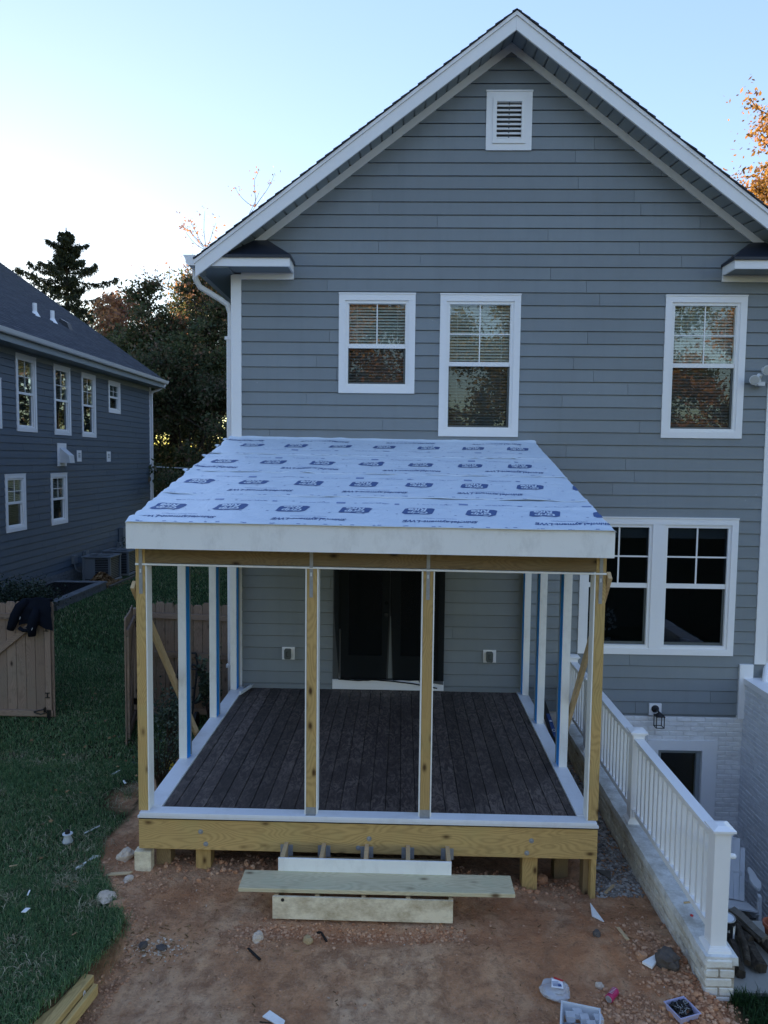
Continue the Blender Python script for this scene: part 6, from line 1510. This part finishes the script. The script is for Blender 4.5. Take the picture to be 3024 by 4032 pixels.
crumbs('soil_crumbs', 1500, s_patch(2.32, 5.15, .14, .28), (.006, .028), 'clod_red', .8, 4); crumbs('soil_crumbs', 900, s_patch(1.75, 5.20, .16, .12), (.005, .022), 'clod', .7, 5); crumbs('soil_crumbs', 450, s_patch(2.15, 5.85, .12, .2), (.006, .026), 'clod', .7, 6)
crumbs('soil_crumbs', 1000, lambda r: (r.uniform(-2.3, 1.8), r.gauss(6.9, .14)), (.006, .030), 'clod_red', .8, 7); crumbs('soil_crumbs', 1000, s_patch(-2.55, 6.6, .35, .25), (.004, .020), 'clod', .6, 8)
crumbs('soil_crumbs', 900, lambda r: (lambda y: (float(edge_x(y)) + r.uniform(.05, .25), y))(r.uniform(4.8, 6.3)), (.004, .016), 'clod', .7, 9)
crumbs('soil_crumbs', 1200, lambda r: (r.uniform(-1.2, .6), r.gauss(6.02, .05)), (.004, .018), 'clod_red', .7, 10)
crumbs('gravel', 4200, lambda r: (r.uniform(1.91, 2.37), r.uniform(6.75, 10.4)), (.012, .026), 'gravel', .65, 11)
def chips(name, n, sampler, mat, L=(.01, .05), seed=1):
    r = random.Random(seed); m = MB()
    for i in range(n):
        p = sampler(r)
        if not p: continue
        x, y = p; l_ = r.uniform(*L); a_ = r.uniform(0, 6.28); z = gz(x, y) + .005; m.bar((x, y, z), (x + l_ * math.cos(a_), y + l_ * math.sin(a_), z + r.uniform(0, .006)), r.uniform(.003, .010), .003)
    return tag(m.build(name, mat, attr=True), kind='stuff')
chips('wood_chips', 260, s_all, 'dry_leaf', seed=12); chips('wood_chips', 140, s_patch(-2.1, 5.85, .25, .12), 'dry_leaf', seed=13); chips('wood_chips', 60, s_all, 'rock_pale', (.008, .02), 14)

# ------------------------------------------------------------------ grass
def blades(name, pts, hgt, wid_, mat, seed=1, lean=.55):
    rg = np.random.default_rng(seed); n = len(pts); P_ = np.array(pts); a = rg.uniform(0, 2 * np.pi, n); h = hgt * rg.uniform(.45, 1.45, n); w_ = wid_ * rg.uniform(.6, 1.4, n); l_ = lean * rg.uniform(.1, 1.6, n) * h; b = rg.uniform(0, 2 * np.pi, n)
    dx, dy = np.cos(a) * w_, np.sin(a) * w_; lx, ly = np.cos(b) * l_, np.sin(b) * l_
    v = np.zeros((n, 5, 3)); v[:, 0] = P_ + np.stack([-dx, -dy, -.01 * np.ones(n)], 1); v[:, 1] = P_ + np.stack([dx, dy, -.01 * np.ones(n)], 1)
    v[:, 2] = P_ + np.stack([dx * .8 + lx * .35, dy * .8 + ly * .35, h * .6], 1); v[:, 3] = P_ + np.stack([-dx * .8 + lx * .35, -dy * .8 + ly * .35, h * .6], 1); v[:, 4] = P_ + np.stack([lx, ly, h * np.clip(1.05 - .35 * l_ / h, .3, 1)], 1)
    idx = np.arange(n)[:, None] * 5; quads = idx + np.array([[0, 1, 2, 3]]); tris = idx + np.array([[3, 2, 4]])
    me = bpy.data.meshes.new(name); me.vertices.add(n * 5); me.vertices.foreach_set('co', v.reshape(-1)); loops = np.concatenate([quads.reshape(-1), tris.reshape(-1)]); me.loops.add(len(loops)); me.loops.foreach_set('vertex_index', loops.astype(np.int32))
    me.polygons.add(2 * n); st = np.concatenate([np.arange(n) * 4, n * 4 + np.arange(n) * 3]); me.polygons.foreach_set('loop_start', st.astype(np.int32)); me.update(calc_edges=True); me.materials.append(M[mat])
    r_ = rg.random(n) ; 
    nz = np.array([noise.noise((float(p[0]) * 1.1, float(p[1]) * 1.1, 2.)) for p in P_[:: max(1, n // 60000)]]); nz = np.repeat(nz, max(1, n // 60000))[:n] if len(nz) < n else nz[:n]
    if len(nz) < n: nz = np.pad(nz, (0, n - len(nz)))
    r_ = np.clip(r_ * .93 + .12 * nz, 0, 1); at = me.attributes.new('rnd', 'FLOAT', 'FACE'); at.data.foreach_set('value', np.concatenate([r_, r_]).astype(np.float32)); me.update(); return tag(link(name, me), kind='stuff')
def lawn_pts(n, x0, x1, y0, y1, seed, patchy=True):
    r = random.Random(seed); out = []
    while len(out) < n:
        x, y = r.uniform(x0, x1), r.uniform(y0, y1); n -= 1 if r.random() < .0 else 0
        e = float(edge_x(y)) if y < 12 else x1
        if x > e + r.uniform(-.05, .08): 
            if r.random() < .5: n -= 1
            continue
        if y < 12 and math.hypot((x + 3.0) / .55, (y - 8.3) / .6) < r.uniform(.6, 1.2): n -= 1; continue
        if x < -7.9 and y > 16.2 and x > -9.4: n -= 1; continue
        if x < -9.3: n -= 1; continue
        out.append((x, y, gz(x, y) if y < 12 else (.42 * float(sst(10.7, 16.8, y)) * float(sst(-3.6, -8.0, x)) if x < -3.6 else 0)))
    return out
blades('grass', lawn_pts(95000, -6.0, -2.3, 4.4, 6.6, 21), .040, .0024, 'grass', 1, .9)
blades('grass', lawn_pts(85000, -7.2, -2.6, 6.4, 9.2, 22), .042, .0030, 'grass', 2, .9)
blades('grass', lawn_pts(75000, -8.6, -2.5, 9.0, 14.0, 23), .048, .0045, 'grass', 3, .8)
blades('grass', lawn_pts(70000, -9.2, -2.4, 13.5, 30.0, 24), .06, .008, 'grass', 4, .7)
r = random.Random(9); pts = []
blades('grass', [(r.uniform(5.3, 9.5), r.uniform(4.4, 12), -.13) for i in range(45000)], .055, .0045, 'grass', 8, .8)
for i in range(9000):
    x, y = r.uniform(2.50, 4.3), r.uniform(4.5, 5.47); pts.append((x, y, -.13 - .0)) if x > 2.62 or y < 5.0 and x > 2.56 or r.random() < .15 else None
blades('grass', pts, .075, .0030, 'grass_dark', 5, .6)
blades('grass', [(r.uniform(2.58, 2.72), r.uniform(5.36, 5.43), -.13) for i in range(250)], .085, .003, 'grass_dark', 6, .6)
# tussocks, weeds and fallen leaves that break up the lawn
r = random.Random(31); pts = []
for i in range(150):
    cx, cy = r.uniform(-5.6, -2.6), r.uniform(4.7, 10.5)
    if cx > edge_x(cy) - .05: continue
    for j in range(r.randint(25, 70)): x, y = r.gauss(cx, .045), r.gauss(cy, .045); pts.append((x, y, gz(x, y)))
blades('grass', pts, .060, .0030, 'grass', 11, 1.0)
pts = []
for i in range(60):
    cx, cy = r.uniform(-5.2, -2.5), r.uniform(4.7, 9.5); s_ = r.uniform(.05, .16)
    if cx > edge_x(cy) - .02: continue
    for j in range(r.randint(30, 110)): x, y = r.gauss(cx, s_), r.gauss(cy, s_); pts.append((x, y, gz(x, y) + .02))
blades('dead_grass', pts, .04, .0028, 'grass_straw', 12, 2.2)
m = MB()
for i in range(130):
    x, y = r.uniform(-6.5, -2.5), r.uniform(4.8, 13)
    if x > edge_x(y): continue
    m.add(*leaf_shape(x, y, gz(x, y) + .045, r.uniform(.018, .035), r.uniform(0, 6), r.uniform(-.6, .6)))
tag(m.build('leaf_litter', 'dry_leaf', fix=False), kind='stuff')
# weeds at the lawn edge
blades('grass', [(float(edge_x(y)) + r.gauss(-.01, .03), y, gz(float(edge_x(y)) - .05, y)) for y in np.linspace(4.7, 7.6, 1500)], .06, .0028, 'grass', 7, 1.1)
def leafy(name, lab, cat, cx, cy, z0, rx, ry, rz_, n, s_, mat, seed, stems=14, group=None, sm='tree_bark'):
    t_ = thing(name, lab, cat, (cx, cy, z0), group); r = random.Random(seed); m = MB(); tips = []
    for i in range(stems):
        a_ = r.uniform(0, 6.28); q = r.uniform(.3, 1) ; tip = Vector((cx + rx * q * math.cos(a_), cy + ry * q * math.sin(a_), z0 + rz_ * r.uniform(.55, 1.05))); mid = Vector((cx + rx * .35 * q * math.cos(a_), cy + ry * .35 * q * math.sin(a_), z0 + rz_ * .45)); m.tube([(cx + r.uniform(-.05, .05), cy + r.uniform(-.05, .05), z0 - .03), mid, tip], [.009, .006, .003], 5); tips += [mid.lerp(tip, k / 5) for k in range(1, 6)]
    m.build('stem', sm, t_, attr=False); m = MB()
    for i in range(n):
        c0 = r.choice(tips) + Vector((r.gauss(0, rx * .13), r.gauss(0, ry * .13), r.gauss(0, rz_ * .10))); a = Vector((r.gauss(0, 1), r.gauss(0, 1), r.gauss(0, .7))).normalized() * s_; b = a.cross(Vector((r.gauss(0, 1), r.gauss(0, 1), 1))).normalized() * s_ * .5; m.add([c0 - a, c0 + b, c0 + a, c0 - b], [(0, 1, 2, 3)])
    m.build('foliage', mat, t_, fix=False); return t_
leafy('shrub', 'sparse twiggy shrub in the soil beside the left porch sill', 'shrub', -2.80, 8.35, 0, .30, .75, .85, 620, .022, 'shrub_leaf', 1, 30)
leafy('shrub', 'leafy shrub between the open gate leaf and the left porch post', 'shrub', -3.10, 9.6, 0, .25, .5, .95, 900, .028, 'shrub_leaf', 2, 22)
leafy('shrub', 'silvery spiky plant by the downspout at the left house corner', 'shrub', -2.78, 10.35, 0, .20, .22, 1.05, 420, .05, 'shrub_leaf', 3, 14)
leafy('shrub', 'dark shrub in front of the window well of the blue grey house', 'shrub', -8.45, 15.7, .3, .95, .6, .85, 5200, .035, 'shrub_leaf', 4, 50)
leafy('shrub', 'dark shrub behind the air conditioners', 'shrub', -8.5, 23.4, .42, .6, .6, .9, 2600, .04, 'shrub_leaf', 5, 30)
m = MB(); r = random.Random(4)
for i in range(2300):
    x, y = r.gauss(-8.35, .22), r.gauss(20.0, .34); h = .36 * math.exp(-((x + 8.35) / .26) ** 2 - ((y - 20.0) / .42) ** 2); c0 = Vector((x, y, .42 + h * r.random())); a = Vector((r.gauss(0, 1), r.gauss(0, 1), r.gauss(0, .5))).normalized() * .055; b = a.cross(Vector((0, r.gauss(0, 1), 1))).normalized() * .035; m.add([c0 - a, c0 + b, c0 + a, c0 - b], [(0, 1, 2, 3)])
tag(m.build('leaf_pile', 'dry_leaf', fix=False), 'heap of dry brown leaves in front of the air conditioners', 'leaf pile')

# ------------------------------------------------------------------ trees
def leaf_mesh(name, centers, s_, mat, parent, seed, droop=0.0, aspect=.55, tri=False):
    rg = np.random.default_rng(seed); P_ = np.asarray(centers); n = len(P_)
    a = rg.normal(size=(n, 3)); a[:, 2] -= droop; a /= np.linalg.norm(a, axis=1)[:, None]; q = rg.normal(size=(n, 3)); b = np.cross(a, q); b /= np.linalg.norm(b, axis=1)[:, None]; sz = s_ * rg.uniform(.5, 1.4, n)[:, None]
    v = np.stack([P_ - a * sz, P_ + b * sz * aspect, P_ + a * sz, P_ - b * sz * aspect], 1).reshape(-1, 3)
    me = bpy.data.meshes.new(name); me.vertices.add(n * 4); me.vertices.foreach_set('co', v.reshape(-1)); me.loops.add(n * 4); me.loops.foreach_set('vertex_index', np.arange(n * 4, dtype=np.int32)); me.polygons.add(n); me.polygons.foreach_set('loop_start', (np.arange(n) * 4).astype(np.int32)); me.update(calc_edges=True); me.materials.append(M[mat])
    at = me.attributes.new('rnd', 'FLOAT', 'FACE'); at.data.foreach_set('value', rg.random(n).astype(np.float32)); me.update(); return link(name, me, parent)
def tree(lab, base, H, R_, n, s_, mat, seed, group=None, z0f=.3, dens=1.0, name='deciduous_tree', upper=None, spread=.11, levels=3, thin=1.0):
    t_ = thing(name, lab, 'tree', base, group); r = random.Random(seed); B = Vector(base); m = MB(); tips = []
    tr_top = B + Vector((r.uniform(-.04, .04) * H, r.uniform(-.04, .04) * H, H * .62)); pts = [B.lerp(tr_top, k / 6) + Vector((r.uniform(-.1, .1), r.uniform(-.1, .1), 0)) * (k > 0) for k in range(7)]; r0 = H * .020 * thin; m.tube(pts, [r0 * (1.25 - k * .13) for k in range(7)], 9)
    br = MB()
    def grow(p, d, L, rad, lev):
        q = [p]; dd = d.copy()
        for k in range(4): dd = (dd + Vector((r.gauss(0, .16), r.gauss(0, .16), r.gauss(.05, .12)))).normalized(); q.append(q[-1] + dd * L / 4)
        br.tube(q, [rad * (1 - .17 * k) for k in range(5)], 5 if lev < 2 else 3, False)
        if lev >= levels: tips.append((q[-1], L)); tips.append((q[2], L)); tips.append((q[3], L)); return
        for k in range(4 if lev else 3): j = r.choice((2, 3, 4, 4)); ax = Vector((r.gauss(0, 1), r.gauss(0, 1), r.gauss(.15, .5))).normalized(); grow(q[j], (dd * .7 + ax * .75).normalized(), L * r.uniform(.55, .72), rad * .55, lev + 1)
    nb_ = 9
    for k in range(nb_):
        f = z0f + (1 - z0f) * (k + .5) / nb_; a_ = k * 2.4 + r.uniform(-.4, .4); p = B + (tr_top - B) * min(1, f * 1.0); el = .25 + .9 * f; d = Vector((math.cos(a_) * math.cos(el), math.sin(a_) * math.cos(el), math.sin(el))); grow(p, d, R_ * (.95 - .25 * abs(f - .55)), r0 * .5, 1)
    grow(tr_top, Vector((0, 0, 1)), H * .25, r0 * .4, 1)
    m.build('trunk', 'tree_bark', t_, attr=False); br.build('branches', 'tree_bark', t_, attr=False, fix=False)
    rg = np.random.default_rng(seed); T = np.array([tuple(p) for p, L in tips]); idx = rg.integers(0, len(T), int(n * dens)); clump = rg.random(len(T)) ** .6; idx = idx[rg.random(len(idx)) < clump[idx] + .15]
    P_ = T[idx] + rg.normal(size=(len(idx), 3)) * np.array([spread * R_, spread * R_, spread * R_ * .8]) * rg.uniform(.3, 1, (len(idx), 1))
    if upper is not None:
        zc = B.z + H * upper[0]; k = P_[:, 2] > zc + rg.normal(size=len(P_)) * H * .06; leaf_mesh('crown', P_[~k], s_, mat, t_, seed); leaf_mesh('upper_crown', P_[k], s_, upper[1], t_, seed + 1)
    else: leaf_mesh('crown', P_, s_, mat, t_, seed)
    return t_
def conifer(lab, base, H, R_, seed, n=60000, s_=.16):
    t_ = thing('conifer', lab, 'tree', base); r = random.Random(seed); B = Vector(base); m = MB(); m.tube([B, B + Vector((0, 0, H * .5)), B + Vector((0, 0, H))], [H * .018, H * .011, .03], 9); m.build('trunk', 'tree_bark', t_, attr=False); br = MB(); P_ = []
    z = .12
    while z < .985:
        k = r.randint(3, 5); a0_ = r.uniform(0, 6.28); rr = R_ * (1 - z) ** .88 * r.uniform(.55, 1.2) + .05
        for i in range(k):
            a_ = a0_ + i * 6.28 / k + r.uniform(-.35, .35); rl = rr * r.uniform(.55, 1.12); p = B + Vector((0, 0, z * H)); q = []
            for j in range(7): t = j / 6; q.append(p + Vector((math.cos(a_) * rl * t, math.sin(a_) * rl * t, -rl * .30 * t + rl * .42 * t * t)))
            br.tube(q, [.05 * (1 - .12 * j) for j in range(7)], 4, False)
            for j in range(int(34 * rl / R_ + 10) * 5):
                t = r.uniform(.12, 1.0) ** .8; b = q[0].lerp(q[6], t); b = Vector((p.x + math.cos(a_) * rl * t, p.y + math.sin(a_) * rl * t, p.z - rl * .30 * t + rl * .42 * t * t)); w_ = .30 * (1 - t) * rl * .5 + .05; b += Vector((-math.sin(a_), math.cos(a_), 0)) * r.gauss(0, w_) ; hang = r.random() ** 1.8 * (1.0 - .88 * z); P_.append((b.x, b.y, b.z - hang))
        z += r.uniform(.018, .034) * (1.3 - .6 * z)
    br.build('branches', 'tree_bark', t_, attr=False, fix=False)
    P_ = np.array(P_); rep = max(1, int(n / len(P_))); rg = np.random.default_rng(seed); P_ = np.repeat(P_, rep, 0) + rg.normal(size=(len(P_) * rep, 3)) * .055; leaf_mesh('crown', P_, s_, 'needles', t_, seed, droop=1.8, aspect=.35)
    return t_
conifer('tall dark conifer rising behind the roof of the blue grey house', (-21.5, 47, -.2), 18.6, 12.0, 3, 150000, .085)
G_ = 'autumn trees between the two houses'
tree('dark green tree left in the gap between the houses', (-13.2, 38, -.2), 11.8, 3.3, 60000, .095, 'leaves_green', 11, G_, .12, upper=(.82, 'leaves_pink'))
tree('reddish brown tree filling the gap between the houses', (-10.7, 34, -.2), 11.8, 3.5, 70000, .085, 'leaves_green', 12, G_, .05, upper=(.80, 'leaves_russet'))
tree('dense green tree close behind the left corner of the grey house', (-9.0, 40, -.2), 13.6, 4.6, 70000, .095, 'leaves_green', 13, G_, .1, upper=(.93, 'leaves_orange'))
tree('low russet tree at the foot of the gap, just left of the white downspout', (-8.9, 31, -.2), 7.0, 3.2, 40000, .08, 'leaves_russet', 14, G_, .02)
tree('low dark green tree behind the end of the blue grey house', (-13.2, 44, -.2), 9.0, 5.5, 45000, .11, 'leaves_green', 15, G_, .02)
tree('thin almost bare tree with pale orange tips above the left roof slope', (-7.8, 36, -.2), 15.9, 3.8, 3600, .07, 'leaves_pink', 16, None, .3, spread=.08, thin=.45)
tree('bright orange tree showing at the right above the house roof', (12.9, 24.5, -.2), 15.9, 4.4, 42000, .075, 'leaves_orange', 17, None, .3, spread=.10)
tree('yellow orange tree behind the right roof slope', (13.4, 27, -.2), 14.4, 5.2, 60000, .075, 'leaves_orange', 18, None, .3, spread=.10)
tree('unseen green tree added behind the grey house for the window reflections', (2.5, 44, -.2), 13, 5, 20000, .16, 'leaves_green', 31, None, .1, levels=2)  # added out of view so the neighbour's panes reflect leaves, not bright sky
tree('unseen russet tree added far behind the grey house for the window reflections', (10.5, 50, -.2), 14, 6, 20000, .16, 'leaves_russet', 32, None, .1, levels=2)  # second hidden tree, added for the same reflections
# trees across the garden, behind the camera: they show only as reflections in the windows
GB = 'autumn trees across the garden behind the viewer'
for i, (x, y, H, R_, mt) in enumerate(((-12, -29, 15, 6, 'leaves_gold'), (-2.5, -32, 17, 6.5, 'leaves_orange'), (7, -28, 15, 5.5, 'leaves_gold'), (15.5, -33, 17, 6.5, 'leaves_green'), (-22, -34, 16, 6.5, 'leaves_green'), (25, -30, 15, 6, 'leaves_orange'))):
    tree(('golden tree left across the garden', 'tall orange tree in the middle across the garden', 'golden tree right of the middle across the garden', 'tall green tree right across the garden', 'green tree far left across the garden', 'orange tree far right across the garden')[i], (x, y, -.2), H, R_, 26000, .15, mt, 40 + i, GB, .15, spread=.13, levels=2)

# ------------------------------------------------------------------ wires, far house
for i, (a, b, lab) in enumerate((((-9.3, 27, 3.62), (-1.5, 33.2, 3.55), 'thick pale service cable crossing the gap behind the porch roof'), ((-14, 36, 4.15), (-4, 35, 3.75), 'thin dark wire just below the pale service cable'), ((-14, 36, 6.20), (-4, 35, 5.70), 'topmost thin wire between the houses'), ((-14, 36, 5.72), (-4, 35, 5.15), 'second thin wire from the top between the houses'), ((-14, 36, 2.95), (-4, 35, 4.8), 'thin wire rising to the right between the houses'))):
    a = Vector(a); b = Vector(b); m = MB(); m.tube([a.lerp(b, t) - Vector((0, 0, .12 * math.sin(t * math.pi))) for t in np.linspace(0, 1, 9)], .016 if i == 0 else .010, 6); tag(m.build('power_line', 'plastic_white' if i == 0 else 'rubber_black', attr=False), lab, 'wire')
fh = thing('white_house', 'small white gabled house far beyond the corner of the blue grey house', 'house', (-19, 52, 0))
m = MB(); m.box(-23, -16.6, 50, 58, 0, 1.9); m.prism([(-22.9, 50, 1.9), (-16.7, 50, 1.9), (-19.8, 50, 4.0)], (0, 8, 0)); m.build('wall', 'trim_white', fh, attr=False)
for s_ in (-1, 1):
    m = MB(); m.prism([(-19.8, 49.7, 4.1), (-19.8 + s_ * 3.7, 49.7, 1.75), (-19.8 + s_ * 3.7, 49.7, 1.9), (-19.8, 49.7, 4.25)], (0, 8.6, 0)); m.build('roof', 'shingle', fh)
m = MB(); m.box(-16.2, -15.9, 49.7, 58.3, 1.72, 1.86); m.build('gutter', 'trim_white', fh, attr=False)

# ------------------------------------------------------------------ groups for alike things
GROUPS = {'stone': 'loose stones on the bare soil', 'wood scrap': 'offcuts and splinters lying about the yard', 'wire': 'wires strung between the houses', 'gate': 'wooden gate leaves', 'shrub': 'shrubs around the two houses'}
for o in C.objects:
    c_ = o.get('category')
    if c_ in GROUPS and 'group' not in o: o['group'] = GROUPS[c_]
    if c_ == 'tree' and 'group' not in o: o['group'] = 'trees beyond the houses'
